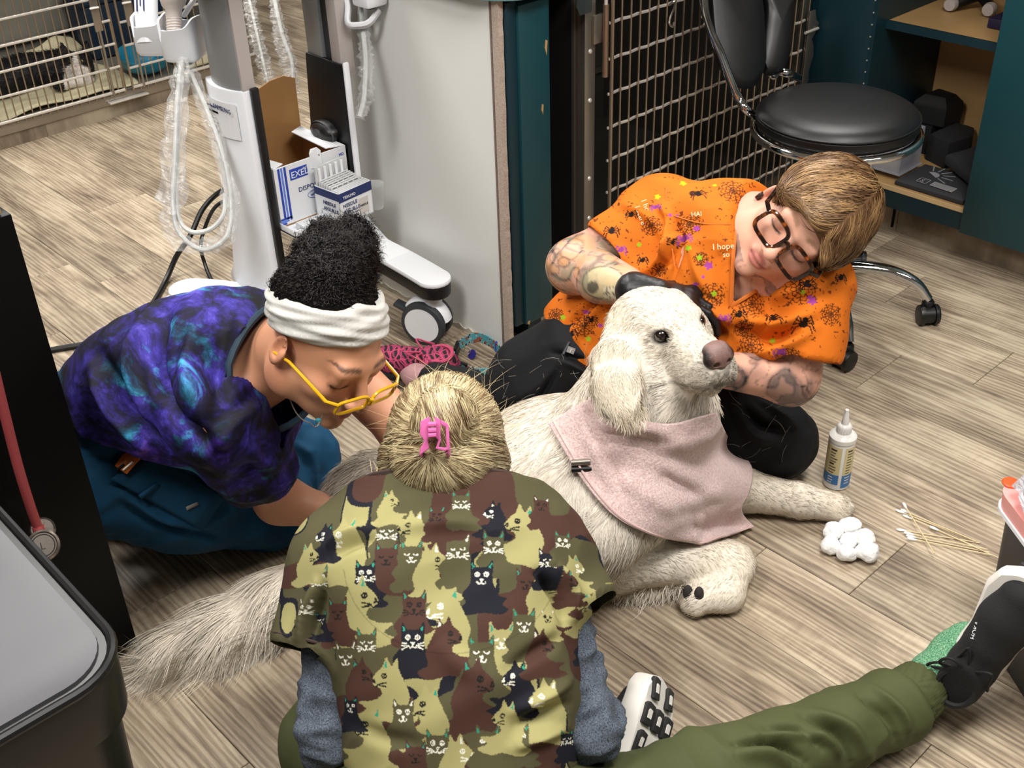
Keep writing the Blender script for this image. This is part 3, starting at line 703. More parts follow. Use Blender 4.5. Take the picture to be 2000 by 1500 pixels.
G().extr([(x0, a, b) for a, b in fl], (-.003, 0, 0)).build('lid_flap', M_CARD, bx)
G().extr([(x0 + .01, y0 + .002, z1), (x1, y0 + .002, z1), (x1 - .02, y0 + .04, z1 - .004), (x0 + .05, y0 + .045, z1 - .02)], (0, 0, .002)).build('dust_flap', M_CARDW, bx)
G().extr([(x0 + .0, y1 - .002, z1), (x1, y1 - .002, z1), (x1 - .008, y1 - .052, z1 + .004), (x0 + .05, y1 - .06, z1 + .014)], (0, 0, .002)).build('dust_flap', M_CARDW, bx)
G().extr([(x1, 1.405, z1 - .028), (x1, 1.437, z1 - .028), (x1, 1.437, z1 + .010), (x1 - .004, 1.430, z1 + .018), (x1 - .004, 1.412, z1 + .018), (x1, 1.405, z1 + .010)], (.002, 0, 0)).build('tuck_tab', M_CARDW, bx)
xp = x1 + .0006
for k, w in enumerate((.006, .005, .006)):
    yy = y0 + .010 + .0085 * k; G().box((xp - .0004, yy, z0 + .02 - .004 * k), (xp, yy + w, z1 - .002)).build('stripe', M_ROYAL if k != 1 else M_SKY, bx)
    G().box((xp - .0004, y0 - .0, z0 + .004 + .006 * k), (xp, yy + w, z0 + .009 + .006 * k)).build('stripe', M_ROYAL if k != 1 else M_SKY, bx)
G().box((xp - .0004, y0 + .042, z1 - .040), (xp, y0 + .092, z1 - .013)).build('logo_block', M_ROYAL, bx)
text('carton_lettering', 'EXEL', .0225, (xp + .0003, y0 + .0445, z1 - .0355), (0, 1, 0), (0, 0, 1), M_CARDW, bx)
text('carton_lettering', 'INT', .009, (xp + .0003, y0 + .080, z1 - .023), (0, 1, 0), (0, 0, 1), M_CARDW, bx)
text('carton_lettering', '3ml', .016, (xp, y0 + .115, z1 - .050), (0, 1, 0), (0, 0, 1), M_BLUEP, bx)
text('carton_lettering', 'DISPOSABLE', .0165, (xp, y0 + .060, z1 - .075), (0, 1, 0), (0, 0, 1), M_BLUEP, bx)
text('carton_lettering', 'with', .012, (xp, y0 + .092, z1 - .096), (0, 1, 0), (0, 0, 1), M_ROYAL, bx)
text('carton_lettering', 'MD', .010, (xp, y1 - .022, z1 - .022), (0, 1, 0), (0, 0, 1), M_ROYAL, bx)
P = [(xp, y0 + .106 + .022 * math.cos(a), z1 - .0915 + .010 * math.sin(a)) for a in np.linspace(0, 2 * math.pi, 24, endpoint=False)]
G().tube(P, .0006, 4, closed=True).build('lettering_ring', M_ROYAL, bx)

nbx = thing('needle_box', 'white and blue needle box filled with wrapped needle strips on the tray', 'box', (-2.16, 1.47, .306))
A = np.stack([unit((1, .10, 0)), unit((-.10, 1, 0)), np.array([0, 0, 1.0])], 1); o0 = np.array([-2.215, 1.395, .307])
def nb_box(lo, hi, name, m, **k): return G().box(lo, hi, R=A, c=o0).build(name, m, nbx, **k)
LX, LY, HZ = .088, .105, .085
nb_box((0, 0, 0), (LX, .0025, HZ), 'side_face', M_CARDW); nb_box((0, LY - .0025, 0), (LX, LY, HZ), 'side_face', M_CARDW)
nb_box((LX - .0025, 0, 0), (LX, LY, HZ), 'front_face', M_CARDW); nb_box((0, 0, 0), (.0025, LY, HZ), 'back_face', M_CARDW); nb_box((0, 0, 0), (LX, LY, .003), 'bottom_face', M_CARDW)
nb_box((LX, -.0006, HZ - .024), (LX + .0006, LY, HZ - .001), 'blue_band', M_BLUEP); nb_box((0, -.0006, HZ - .020), (LX, 0, HZ - .001), 'blue_band', M_BLUEP)
fx, fy = A[:, 0], A[:, 1]
def nbt(t, s, lo, xd, m=M_BLUEP): text('needle_box_lettering', t, s, o0 + A @ np.array(lo), xd, (0, 0, 1), m, nbx)
nbt('TERUMO', .010, (LX + .0012, .012, HZ - .018), fy, M_CARDW); nbt('NEEDLE', .013, (LX + .0008, .010, HZ - .040), fy); nbt('AIGUILLE', .013, (LX + .0008, .010, HZ - .055), fy)
nbt('NEEDLE', .013, (.03, -.0012, HZ - .038), fx); nbt('AIGUILLE', .013, (.03, -.0012, HZ - .053), fx)
nb_box((LX, .005, HZ - .062), (LX + .0006, .085, HZ - .0605), 'print_rule', M_BLUEP)
nb_box((LX, .06, HZ - .075), (LX + .0008, .09, HZ - .033), 'lot_label', mat('lot_label', '#c9c4be', .6))
nbt('NEEDLE', .0075, (LX + .0012, .062, HZ - .055), fy, M_INK)
M_PAPER = mat('blister_paper', '#c8c9ca', .5, var=.12, vscale=60); M_STRIPE = mat('blister_print', '#4a4b4f', .6)
rg = random.Random(5)
for k in range(9):
    u0 = .012 + k * .0082; zt = HZ + .012 - .0016 * k + rg.uniform(-.002, .002)
    s_ = nb_box((u0, .006, .02), (u0 + .005, LY - .006, zt), 'needle_strip', M_PAPER, bevel=.0015)
    for q in range(5):
        G().box((u0 + .0049, .010 + .017 * q, zt - .0045), (u0 + .0053, .023 + .017 * q, zt - .0025), R=A, c=o0).build('strip_print', M_STRIPE, s_)
bk = nb_box((.004, .004, .03), (.008, LY - .004, HZ + .045), 'needle_strip', M_PAPER)
for q in range(5):
    G().tube([o0 + A @ np.array([.011, .014 + .0175 * q, HZ + .004]), o0 + A @ np.array([.011, .014 + .0175 * q, HZ + .040])], .0038, 8).build('needle_hub', M_WHITE, bk, smooth=True)
ck = thing('clear_cup', 'clear plastic cup lying beside the needle box', 'cup', (-2.11, 1.53, .306))
s = NB('clear_plastic'); s.set(col=lin('#e8ecec'), rough=.08, alpha=.16, spec=.8); M_CLEAR = s.m
G().lathe([(.0, 0), (.019, 0), (.020, .003), (.024, .060), (.0255, .062)], (-2.160, 1.532, .306), 24).build('cup_wall', M_CLEAR, ck, smooth=True)
wb = thing('small_carton', 'small grey and white carton lying flat under the needle box', 'carton', (-2.17, 1.36, .306))
G().box((-2.205, 1.325, .306), (-2.168, 1.40, .322)).build('carton_body', M_CARDW, wb, bevel=.001)
G().box((-2.1678, 1.345, .308), (-2.1674, 1.38, .320)).build('carton_print', mat('grey_print', '#9a9ca0', .6), wb)
# ================================================================== BLACK ROUND STOOL
M_VINYL = mat('black_vinyl', '#070709', .42, var=.15, vscale=4, bump=.04, bscale=300)
M_CHROME = mat('chrome', '#d8d8d8', .06, 1.0, var=.02)
M_NYLON = mat('black_nylon', '#0a0a0b', .42, var=.15)
HX, HY = -1.378, 2.315
stl = thing('rolling_stool', 'black round rolling stool with backrest and chrome star base', 'stool', (HX, HY, 0))
SR = .188
st_c = (HX, HY, .522)
G().lathe([(0, .030), (.08, .0295), (.13, .027), (.165, .021), (.180, .012), (.186, .003), (.182, -.004)], st_c, 56).build('seat_top', M_VINYL, stl, smooth=True)
seat = G().lathe([(.181, .002), (.188, -.004), (.189, -.016), (.183, -.028), (.172, -.034), (0, -.036)], st_c, 56).build('seat_cushion', M_VINYL, stl, smooth=True)
P = [(HX + .1865 * math.cos(a), HY + .1865 * math.sin(a), .5235) for a in np.linspace(0, 2 * math.pi, 64, endpoint=False)]
G().tube(P, .0028, 6, closed=True).build('seat_piping', M_VINYL, seat, smooth=True)
P = [(HX + .189 * math.cos(a), HY + .189 * math.sin(a), .483) for a in np.linspace(0, 2 * math.pi, 64, endpoint=False)]
G().tube(P, .0105, 10, closed=True).build('seat_ring', M_CHROME, stl, smooth=True)
# bent chrome tube up to the backrest
bd = unit(Wz(1475, 225, .46) - np.array([HX, HY, .46])); bt = [Wz(1480, 226, .455), Wd(1462, 218, 2.73), Wd(1444, 195, 2.72), Wd(1428, 160, 2.71), Wd(1405, 100, 2.69), Wd(1388, 62, 2.68), Wd(1377, 25, 2.67), Wd(1374, -20, 2.66)]
G().tube(spline(bt, 40), .0105, 10).build('back_tube', M_CHROME, stl, smooth=True)
bt2 = [Wz(1560, 152, .455), Wd(1543, 145, 2.86), Wd(1520, 140, 2.84), Wd(1508, 146, 2.83), Wd(1504, 100, 2.82), Wd(1500, 40, 2.80)]
G().tube(spline(bt2, 30), .0105, 10).build('back_tube', M_CHROME, stl, smooth=True)
# backrest: padded shell with rounded lower corners and a raised middle pad
def pad(outline, D0, D1, th, name, parent, puff):
    """cushion from an outline in the plane of the backrest"""
    O = np.array([Wd(x, y, D0 + (D1 - D0) * (x - 1385) / 160) for x, y in outline]); c = O.mean(0); nrm = unit(np.cross(O[len(O) // 3] - c, O[0] - c))
    if nrm @ _fw > 0: nrm = -nrm
    n = len(O); V = []; lv = [(1.0, 0), (1.02, .5), (.97, .85), (.86, 1.0), (.6, 1.0 + puff * .6), (.3, 1.0 + puff), (0.02, 1.0 + puff * 1.1)]
    for sc, h in lv: V += list(c + (O - c) * sc + nrm * h * th)
    V += list(c + (O - c) * .95 - nrm * th * .4)
    Fc = [(i * n + k, i * n + (k + 1) % n, (i + 1) * n + (k + 1) % n, (i + 1) * n + k) for i in range(len(lv) - 1) for k in range(n)]
    Fc += [tuple((len(lv) - 1) * n + k for k in range(n)), tuple(len(lv) * n + k for k in range(n))[::-1]]
    Fc += [(k, len(lv) * n + k, len(lv) * n + (k + 1) % n, (k + 1) % n) for k in range(n)]
    return G().add(V, Fc).build(name, M_VINYL, parent, smooth=True)
o1 = spline([(1384, -40), (1384, 30), (1390, 80), (1404, 130), (1432, 168), (1462, 172), (1480, 152), (1488, 120), (1486, 60), (1482, 10), (1470, -30), (1425, -45)], 44, closed=True)
bk = pad(o1, 2.70, 2.80, .022, 'backrest', stl, .25)
o2 = spline([(1478, -40), (1490, 20), (1486, 70), (1484, 120), (1494, 146), (1518, 143), (1533, 115), (1540, 70), (1546, 10), (1552, -40), (1515, -46)], 40, closed=True)
pad(o2, 2.72, 2.80, .025, 'backrest', stl, .3)
G().tube([(HX, HY, .10), (HX, HY, .485)], .0140, 16).build('gas_post', M_CHROME, stl, smooth=True)
G().lathe([(.03, .085), (.032, .10), (.026, .20), (.018, .205)], (HX, HY, 0), 20).build('post_cover', M_CHROME, stl, smooth=True)
for k, a in enumerate((-40, 30, 100, 172, 244)):
    a = math.radians(a); d = np.array([math.cos(a), math.sin(a), 0]); z = np.array([0, 0, 1.0]); b0 = np.array([HX, HY, 0])
    P = spline([b0 + d * .02 + z * .125, b0 + d * .10 + z * .135, b0 + d * .18 + z * .130, b0 + d * .24 + z * .105, b0 + d * .275 + z * .065], 20)
    lg = G().tube(P, np.linspace(.021, .0155, 20), 12, flat=.75).build('leg', M_CHROME, stl, smooth=True)
    cc = b0 + d * .277; sw = a + (2.2, 1.9, .4, 1.2, 2.5)[k]; dd = np.array([math.cos(sw), math.sin(sw), 0]); nn = np.array([-dd[1], dd[0], 0]); ctr = cc + z * .0265 - dd * .012
    Rm = np.stack([dd, z, nn], 1)
    cs = G().tube([ctr - nn * .012, ctr + nn * .012], .022, 20).build('caster', M_NYLON, lg, smooth=True)
    for sg in (-1, 1):
        G().lathe([(0, .012), (.018, .0125), (.025, .011), (.0265, .006), (.0265, .0)], ctr + nn * sg * .013 + (nn * 0), 24, R=Rm * np.array([1, 1, sg])).build('caster', M_NYLON, lg, smooth=True)
    G().lathe([(.012, .030), (.016, .045), (.015, .058), (.012, .062)], cc, 14).build('caster', M_NYLON, lg, smooth=True)

# ================================================================== CONTENTS OF THE OPEN CABINET
M_GBAG = mat('charcoal_fabric', '#35363a', .8, var=.12, vscale=12, bump=.15, bscale=300)
M_GBAG2 = mat('dark_fabric', '#1b1b1e', .85, var=.15, vscale=12, bump=.15, bscale=300)
M_PRINTW = mat('grey_white_print', '#a7a7ab', .6)
def slab(name, label, cat, outline, z0, th, m, bulge=.006, parent=None):
    """soft flat folded thing: outline on the shelf, rounded upper face"""
    O = np.array([(p[0], p[1], 0) for p in outline]); n = len(O); c = O.mean(0); V = []
    for s_, h in ((.985, 0), (1.0, th * .35), (.99, th * .8), (.95, th), (.6, th + bulge), (.02, th + bulge * 1.15)): V += [tuple((c + (O - c) * s_)[i] + np.array([0, 0, z0 + h])) for i in range(n)]
    L = 6; Fc = [(i * n + k, i * n + (k + 1) % n, (i + 1) * n + (k + 1) % n, (i + 1) * n + k) for i in range(L - 1) for k in range(n)] + [tuple((L - 1) * n + k for k in range(n)), tuple(range(n))[::-1]]
    o = G().add(V, Fc).build(name, m, parent, smooth=True)
    if label: tag(o, label, cat)
    return o
ZS = .159
def quadpts(p, n=7): 
    p = [np.array(q) for q in p]; out = []
    for a, b in zip(p, p[1:] + p[:1]): out += [a + (b - a) * k / n for k in range(n)]
    return out
f1 = [Wz(1632, 322, ZS), Wz(1884, 398, ZS), Wz(1900, 330, ZS), Wz(1700, 262, ZS)]
f1 = [(-1.468, 2.812), (-1.262, 2.812), (-1.262, 2.98), (-1.468, 2.97)]
slab('folded_bag', 'charcoal fabric bag with sunburst print lying flat at the cabinet front', 'bag', quadpts(f1), ZS + .0005, .014, M_GBAG, .004)
bagp = bpy.data.objects['folded_bag']
zt = ZS + .0193
def flat(o, pts, m, name): G().extr([(p[0], p[1], zt) for p in pts], (0, 0, .0006)).build(name, m, o)
sun = Wz(1775, 335, zt); r1 = .020
cx_, cy_ = -1.405, 2.900
flat(bagp, [(cx_ + r1 * math.cos(a), cy_ + r1 * math.sin(a)) for a in np.linspace(-.6, math.pi - .6, 14)], M_PRINTW, 'sun_print')
for k in range(6):
    a = -.5 + k * .50; d = np.array([math.cos(a), math.sin(a)]); nn = np.array([-d[1], d[0]]); p0 = np.array([cx_, cy_]) + d * .028; p1 = np.array([cx_, cy_]) + d * .062
    flat(bagp, [p0 - nn * .0016, p1 - nn * .0016, p1 + nn * .0016, p0 + nn * .0016], M_PRINTW, 'sun_ray_print')
P = [Wz(x, y, zt)[:2] for x, y in ((1820, 352), (1858, 360), (1842, 378), (1800, 370))]
bx0, by0 = -1.375, 2.832
flat(bagp, [(bx0, by0), (bx0 + .068, by0 - .004), (bx0 + .068, by0 + .028), (bx0, by0 + .030)], M_PRINTW, 'text_print')
for k in range(4): flat(bagp, [(bx0 + .003, by0 + .0045 + .0062 * k), (bx0 + .065, by0 + .0015 + .0062 * k), (bx0 + .065, by0 + .0032 + .0062 * k), (bx0 + .003, by0 + .0062 + .0062 * k)], M_INK, 'text_line_print'); zt_ = zt
for (a, b, c, d) in ((-.042, -.012, .0, .002), (-.042, -.012, .030, .032), (-.042, -.040, .0, .032), (-.014, -.012, .0, .032)): flat(bagp, [(bx0 + a, by0 + c), (bx0 + b, by0 + c), (bx0 + b, by0 + d), (bx0 + a, by0 + d)], M_PRINTW, 'size_box_print')
text('size_print', 'S', .024, (bx0 - .035, by0 + .007, zt + .0002), (1, -.05, 0), (.05, 1, 0), M_PRINTW, bagp)
f2 = [(-1.41, 2.97), (-1.29, 2.885), (-1.258, 2.96), (-1.258, 3.10), (-1.37, 3.12)]
zb = ZS + .03
s2 = slab('zipped_bag', 'charcoal zipped fabric bag resting on the folded bag', 'bag', quadpts(f2), zb, .028, M_GBAG, .008)
zz = zb + .0375
G().tube([(-1.325, 3.025, zz), (-1.258, 2.965, zz - .004)], .0022, 6).build('zip_line', M_PRINTW, s2)
G().box((-.016, -.006, -.002), (.016, .006, .003), R=rot('Z', -40), c=(-1.338, 3.035, zz)).build('zip_pull', M_PRINTW, s2, bevel=.002)
f3 = [(-1.50, 3.03), (-1.42, 3.0), (-1.40, 3.10), (-1.43, 3.165), (-1.50, 3.165)]
slab('dark_pouch', 'dark grey rounded pouch at the back of the cabinet', 'bag', quadpts(f3), ZS + .001, .075, M_GBAG2, .012)
slab('black_roll', 'black folded cloth bundle in the dark back corner of the cabinet', 'cloth', quadpts([(-1.58, 3.06), (-1.48, 3.07), (-1.47, 3.15), (-1.57, 3.17)]), ZS + .092, .06, M_DARK, .02)
bpy.data.objects['black_roll'].location.z = ZS + .09
slab('black_bundle', 'black cloth bundle under the folded one in the back corner', 'cloth', quadpts([(-1.58, 3.06), (-1.51, 3.06), (-1.51, 3.17), (-1.58, 3.17)]), ZS + .001, .085, M_DARK, .004)
# clear plastic box with papers, standing at the left of the shelf
s = NB('cloudy_plastic'); s.set(col=lin('#b9bac2'), rough=.3, alpha=.42, spec=.6); M_CLOUDY = s.m
pb_ = thing('plastic_box', 'cloudy clear plastic box with papers under the stool seat', 'box', (-1.53, 2.9, ZS))
a0, a1, b0_, b1 = -1.560, -1.474, 2.84, 2.95
for lo, hi in (((a0, b0_, ZS + .002), (a0 + .003, b1, ZS + .13)), ((a1 - .003, b0_, ZS + .02), (a1, b1, ZS + .13)), ((a0, b0_, ZS + .02), (a1, b0_ + .003, ZS + .13)), ((a0, b1 - .003, ZS + .02), (a1, b1, ZS + .13)), ((a0, b0_, ZS + .016), (a1, b1, ZS + .02))):
    G().box(lo, hi).build('box_wall', M_CLOUDY, pb_)
G().box((a0 + .02, b0_ + .02, ZS + .022), (a1 - .02, b0_ + .03, ZS + .125)).build('paper_sheet', mat('cream_paper', '#d8d0b4', .8), pb_)
G().box((a1 - .030, b0_ + .03, ZS + .022), (a1 - .012, b0_ + .10, ZS + .12)).build('blue_packet', mat('indigo_packet', '#1e1f63', .6), pb_)
G().box((a0 - .012, b0_ - .006, ZS + .0165), (a1 + .006, b1 + .006, ZS + .0162 + .004)).build('box_lid', M_CLOUDY, pb_)
wt = thing('white_binder', 'white plastic binder standing on edge at the cabinet front', 'binder', (-1.58, 2.83, ZS))
for k, (w, c) in enumerate(((.010, '#dcd8de'), (.006, '#a9a4ad'), (.010, '#e4e0e6'))): G().box((-1.586 + .0115 * k, 2.803, ZS + .001), (-1.586 + .0115 * k + w, 2.826, ZS + .115)).build('binder_leaf', mat('binder_%d' % k, c, .5), wt)
# dark instruments on the upper shelf
sc_ = thing('shelf_headset', 'black device with two pale round ends on the upper cabinet shelf', 'device', (-1.46, 3.05, .584))
G().tube(spline([(-1.50, 3.05, .602), (-1.46, 3.10, .62), (-1.41, 3.07, .602)], 12), .016, 10).build('device_band', M_NYLON, sc_, smooth=True)
for x, y in ((-1.505, 3.035), (-1.405, 3.055)): G().lathe([(0, .012), (.016, .011), (.019, .0), (.017, -.012), (0, -.012)], (x, y, .6035), 18, R=rot('X', 90)).build('device_end', M_PINKG, sc_, smooth=True)
tag(G().box((-1.36, 2.96, .584), (-1.26, 3.15, .61)).build('purple_folder', mat('purple_folder', '#160c33', .7), None, bevel=.003), 'dark purple folder lying on the upper cabinet shelf', 'folder')

# ================================================================== LEFT: DESK END, STETHOSCOPE, WASTE BIN
M_DESKTOP = mat('tan_wood_top', '#b58a55', .5, var=.15, vscale=10)
dk = thing('black_desk', 'black desk end panel with tan wood top at the picture edge', 'desk', (-1.8, .3, 0))
G().box((-1.58, -.45, .012), (-1.54, .482, .845)).build('end_panel', M_BLACK, dk, bevel=.002)
G().box((-2.3, -.45, .012), (-1.58, -.41, .845)).build('back_panel', M_BLACK, dk)
G().box((-2.3, -.47, .846), (-1.545, .472, .88)).build('desk_top', M_DESKTOP, dk, bevel=.003)
G().box((-1.575, .40, 0), (-1.545, .46, .012)).build('desk_glide', M_NYLON, dk)
M_RED = mat('dusty_red_tube', '#8e3b3c', .5, var=.08); M_PEWT = mat('pewter', '#9a9188', .28, .9, var=.08)
sh = thing('stethoscope', 'dusty red stethoscope tube with steel chestpiece hanging on the black desk', 'stethoscope', Wx(85, 1060, -1.49))
P = spline([Wx(x, y, -1.50) for x, y in ((-40, 600), (-10, 730), (12, 820), (35, 910), (58, 985), (74, 1030))], 40)
G().tube(P, .0075, 12).build('tube', M_RED, sh, smooth=True)
ce = Wx(86, 1066, -1.475); nn = unit(CAMLOC - ce + np.array([0, -.2, .3])); xx = unit(np.cross((0, 0, 1.0), nn)); Rm = np.stack([xx, np.cross(nn, xx), nn], 1)
cpz = G().lathe([(0, .010), (.019, .010), (.021, .012), (.024, .010), (.0245, .004), (.020, -.004), (.010, -.010), (0, -.010)], ce, 32, R=Rm).build('chestpiece', M_PEWT, sh, smooth=True)
P = [ce + Rm @ np.array([.0165 * math.cos(a), .0165 * math.sin(a), .0103]) for a in np.linspace(0, 2 * math.pi, 32, endpoint=False)]
G().tube(P, .0007, 5, closed=True).build('chestpiece_ring', M_INK, cpz)
text('chestpiece_lettering', 'L', .016, ce + Rm @ np.array([-.005, -.006, .0102]), Rm[:, 0], Rm[:, 1], M_INK, cpz)
c2 = ce + Rm @ np.array([.002, .026, -.016]); G().lathe([(0, .006), (.016, .005), (.019, .0), (.014, -.006), (0, -.008)], c2, 28, R=Rm).build('bell', M_PEWT, sh, smooth=True)
G().tube([P[8] * 0 + Wx(74, 1028, -1.50), ce + Rm @ np.array([-.002, .012, -.012])], .009, 12).build('stem', M_RED, sh, smooth=True)

wb_ = thing('waste_bin', 'black step waste bin with grey lid in the lower corner', 'waste bin', (-1.2, .1, 0))
M_LID = mat('grey_bin_lid', '#3f3f43', .42, .1, var=.08, vscale=5)
M_BINB = mat('black_bin_plastic', '#0a0a0b', .36, var=.15)
def rrect(x0, x1, y0, y1, r, n=8):
    out = []
    for cx_, cy_, a0_ in ((x1 - r, y1 - r, 0), (x0 + r, y1 - r, 90), (x0 + r, y0 + r, 180), (x1 - r, y0 + r, 270)):
        out += [(cx_ + r * math.cos(math.radians(a0_ + 90 * k / n)), cy_ + r * math.sin(math.radians(a0_ + 90 * k / n))) for k in range(n + 1)]
    return out
bx0, bx1, by0, by1 = -1.50, -.858, -.16, .264
g = G(); loft(g, [(.001, rrect(bx0 + .05, bx1 - .045, by0 + .03, by1 - .035, .05)), (.57, rrect(bx0 + .012, bx1 - .012, by0 + .01, by1 - .012, .06))]); g.build('bin_body', M_BINB, wb_, smooth=True)
g = G(); loft(g, [(.572, rrect(bx0 + .004, bx1 - .004, by0, by1 - .003, .062)), (.635, rrect(bx0, bx1, by0, by1, .065)), (.650, rrect(bx0 + .004, bx1 - .004, by0 + .004, by1 - .004, .062))]); g.build('lid_collar', M_BINB, wb_, smooth=True)
g = G(); o_ = rrect(bx0 + .002, bx1 - .002, by0 + .002, by1 - .002, .064)
g.tube([(a, b, .650) for a, b in o_], .0055, 8, closed=True); g.build('lid_rim', M_BINB, wb_, smooth=True)
g = G(); loft(g, [(.645, rrect(bx0 + .012, bx1 - .013, by0 + .01, by1 - .013, .056)), (.653, rrect(bx0 + .014, bx1 - .015, by0 + .012, by1 - .015, .054)), (.655, rrect(bx0 + .03, bx1 - .03, by0 + .03, by1 - .03, .045))]); g.build('lid_panel', M_LID, wb_, smooth=True)

# ================================================================== RIGHT: BIN WITH LINER
rb = thing('lined_bin', 'dark bin with white liner bag and pink rim at the picture edge', 'waste bin', (-.36, 1.56, 0))
rc = np.array([-.362, 1.580]); dx = unit((.60, .80)); dy = np.array([-dx[1], dx[0]])
def rb_ring(w, d, z, r): return (z, [tuple(rc + dx * a + dy * b) for a, b in rrect(-w, w, -d, d, r)])
g = G(); loft(g, [rb_ring(.105, .125, .001, .03), rb_ring(.118, .138, .30, .035)]); g.build('bin_body', mat('charcoal_bin', '#2c2b29', .5, var=.12), rb, smooth=True)
M_PINK = mat('salmon_plastic', '#e79a93', .4, var=.04)
g = G(); loft(g, [rb_ring(.119, .139, .275, .036), rb_ring(.126, .146, .276, .038), rb_ring(.128, .148, .305, .038), rb_ring(.117, .137, .306, .034)]); g.build('rim_band', M_PINK, rb, smooth=True)
g = G(); loft(g, [rb_ring(.121, .141, .268, .036), rb_ring(.129, .149, .269, .038), rb_ring(.129, .149, .276, .038), rb_ring(.121, .141, .277, .036)]); g.build('rim_lip', M_WHITE, rb, smooth=True)
tabc = Wz(1974, 944, .3062); G().lathe([(0, .004), (.012, .004), (.014, .002), (.014, 0)], tabc, 20).build('orange_tab', mat('orange_plastic', '#e2551d', .4), rb, smooth=True)
rg = np.random.default_rng(3); V = []; n = 44; lv = [(.118, .138, .30), (.124, .144, .33), (.120, .140, .37), (.125, .143, .40), (.112, .13, .425), (.10, .118, .41)]
for (w, d, z) in lv:
    for k in range(n):
        a = 2 * math.pi * k / n; q = 1 + .05 * rg.standard_normal(); V.append(np.append(rc + dx * w * q * math.copysign(abs(math.cos(a)) ** .6, math.cos(a)) + dy * d * q * math.copysign(abs(math.sin(a)) ** .6, math.sin(a)), z + .008 * rg.standard_normal()))
s = NB('liner_film'); co = s.coord(); nz = s.noise(co, 26, 5, .6, .6); s.set(col=lin('#dfe3ea'), rough=.3, alpha=.72, spec=.6); s.bump(nz, .9, .02); M_LINER = s.m
G().add(V, [(i * n + k, i * n + (k + 1) % n, (i + 1) * n + (k + 1) % n, (i + 1) * n + k) for i in range(len(lv) - 1) for k in range(n)]).build('liner_bag', M_LINER, rb, smooth=True)

# ================================================================== SMALL THINGS ON THE FLOOR
# ear cleaner bottle
bt_ = thing('dropper_bottle', 'white squeeze bottle with dropper tip and cream and blue label', 'bottle', Wz(1633, 956, 0))
bc = Wz(1632, 944, 0); s = NB('milky_bottle'); s.set(col=lin('#e3e2dc'), rough=.3, spec=.5, sss=.0); M_MILK = s.m
BR = .0265
G().lathe([(0, 0), (BR - .003, 0), (BR, .003), (BR, .110), (BR - .001, .114), (BR + .0008, .115), (BR + .0008, .124), (BR - .006, .131), (.013, .133), (0, .133)], bc, 40).build('bottle_body', M_MILK, bt_, smooth=True)
cpb = G().lathe([(.0140, .130), (.0150, .132), (.0145, .147), (.012, .150), (.0075, .152), (.0065, .166), (.0055, .168), (.0048, .178), (.0040, .1795), (.0038, .185), (0, .186)], bc, 28).build('dropper_cap', M_MILK, bt_, smooth=True)
for k in range(20):
    a = 2 * math.pi * k / 20; G().tube([bc + np.array([.0147 * math.cos(a), .0147 * math.sin(a), .134]), bc + np.array([.0143 * math.cos(a), .0143 * math.sin(a), .146])], .0009, 4).build('cap_ridge', M_MILK, cpb)
def wrap(a0_, a1_, z0_, z1_, m, name, r=BR + .0004, n=24):
    V = [bc + np.array([r * math.cos(math.radians(a0_ + (a1_ - a0_) * i / n)), r * math.sin(math.radians(a0_ + (a1_ - a0_) * i / n)), z]) for z in (z0_, z1_) for i in range(n + 1)]
    return G().add(V, [(i, i + 1, n + 2 + i, n + 1 + i) for i in range(n)]).build(name, m, bt_, smooth=True)
ca = math.degrees(math.atan2(-bc[1], -bc[0]))           # bearing of the near side
M_LCR = mat('cream_label', '#d8ca9a', .5, var=.03); M_LBL = mat('blue_label', '#3f78b4', .5, var=.03)
for a0_, a1_ in ((ca + 14 - 360 + 20, ca + 4), (ca + 14, ca + 120)): pass
wrap(ca - 150, ca - 4 + 12, .040, .108, M_LCR, 'label'); wrap(ca + 22, ca + 160, .040, .108, M_LCR, 'label')
wrap(ca - 150, ca + 8, .016, .040, M_LBL, 'label_band'); wrap(ca + 22, ca + 160, .008, .040, M_LBL, 'label_band')
rr2 = random.Random(9)                                   # fine print too small to read: rows of ink
for k in range(9):
    big = k in (0, 5); z_ = .099 - .0068 * k
    wrap(ca - 42, ca - 42 + rr2.uniform(22, 36), z_, z_ + (.0034 if big else .0018), M_INK, 'fine_print', BR + .0008, 8)
    wrap(ca + 34, ca + 34 + rr2.uniform(18, 34), z_, z_ + (.0030 if k == 0 else .0016), M_INK, 'fine_print', BR + .0008, 8)
for k in range(3):
    wrap(ca - 40, ca - 40 + rr2.uniform(14, 30), .032 - .0065 * k, .0345 - .0065 * k, M_CARDW, 'fine_print', BR + .0008, 8); wrap(ca + 34, ca + 34 + rr2.uniform(14, 28), .033 - .007 * k, .0352 - .007 * k, M_CARDW, 'fine_print', BR + .0008, 8)

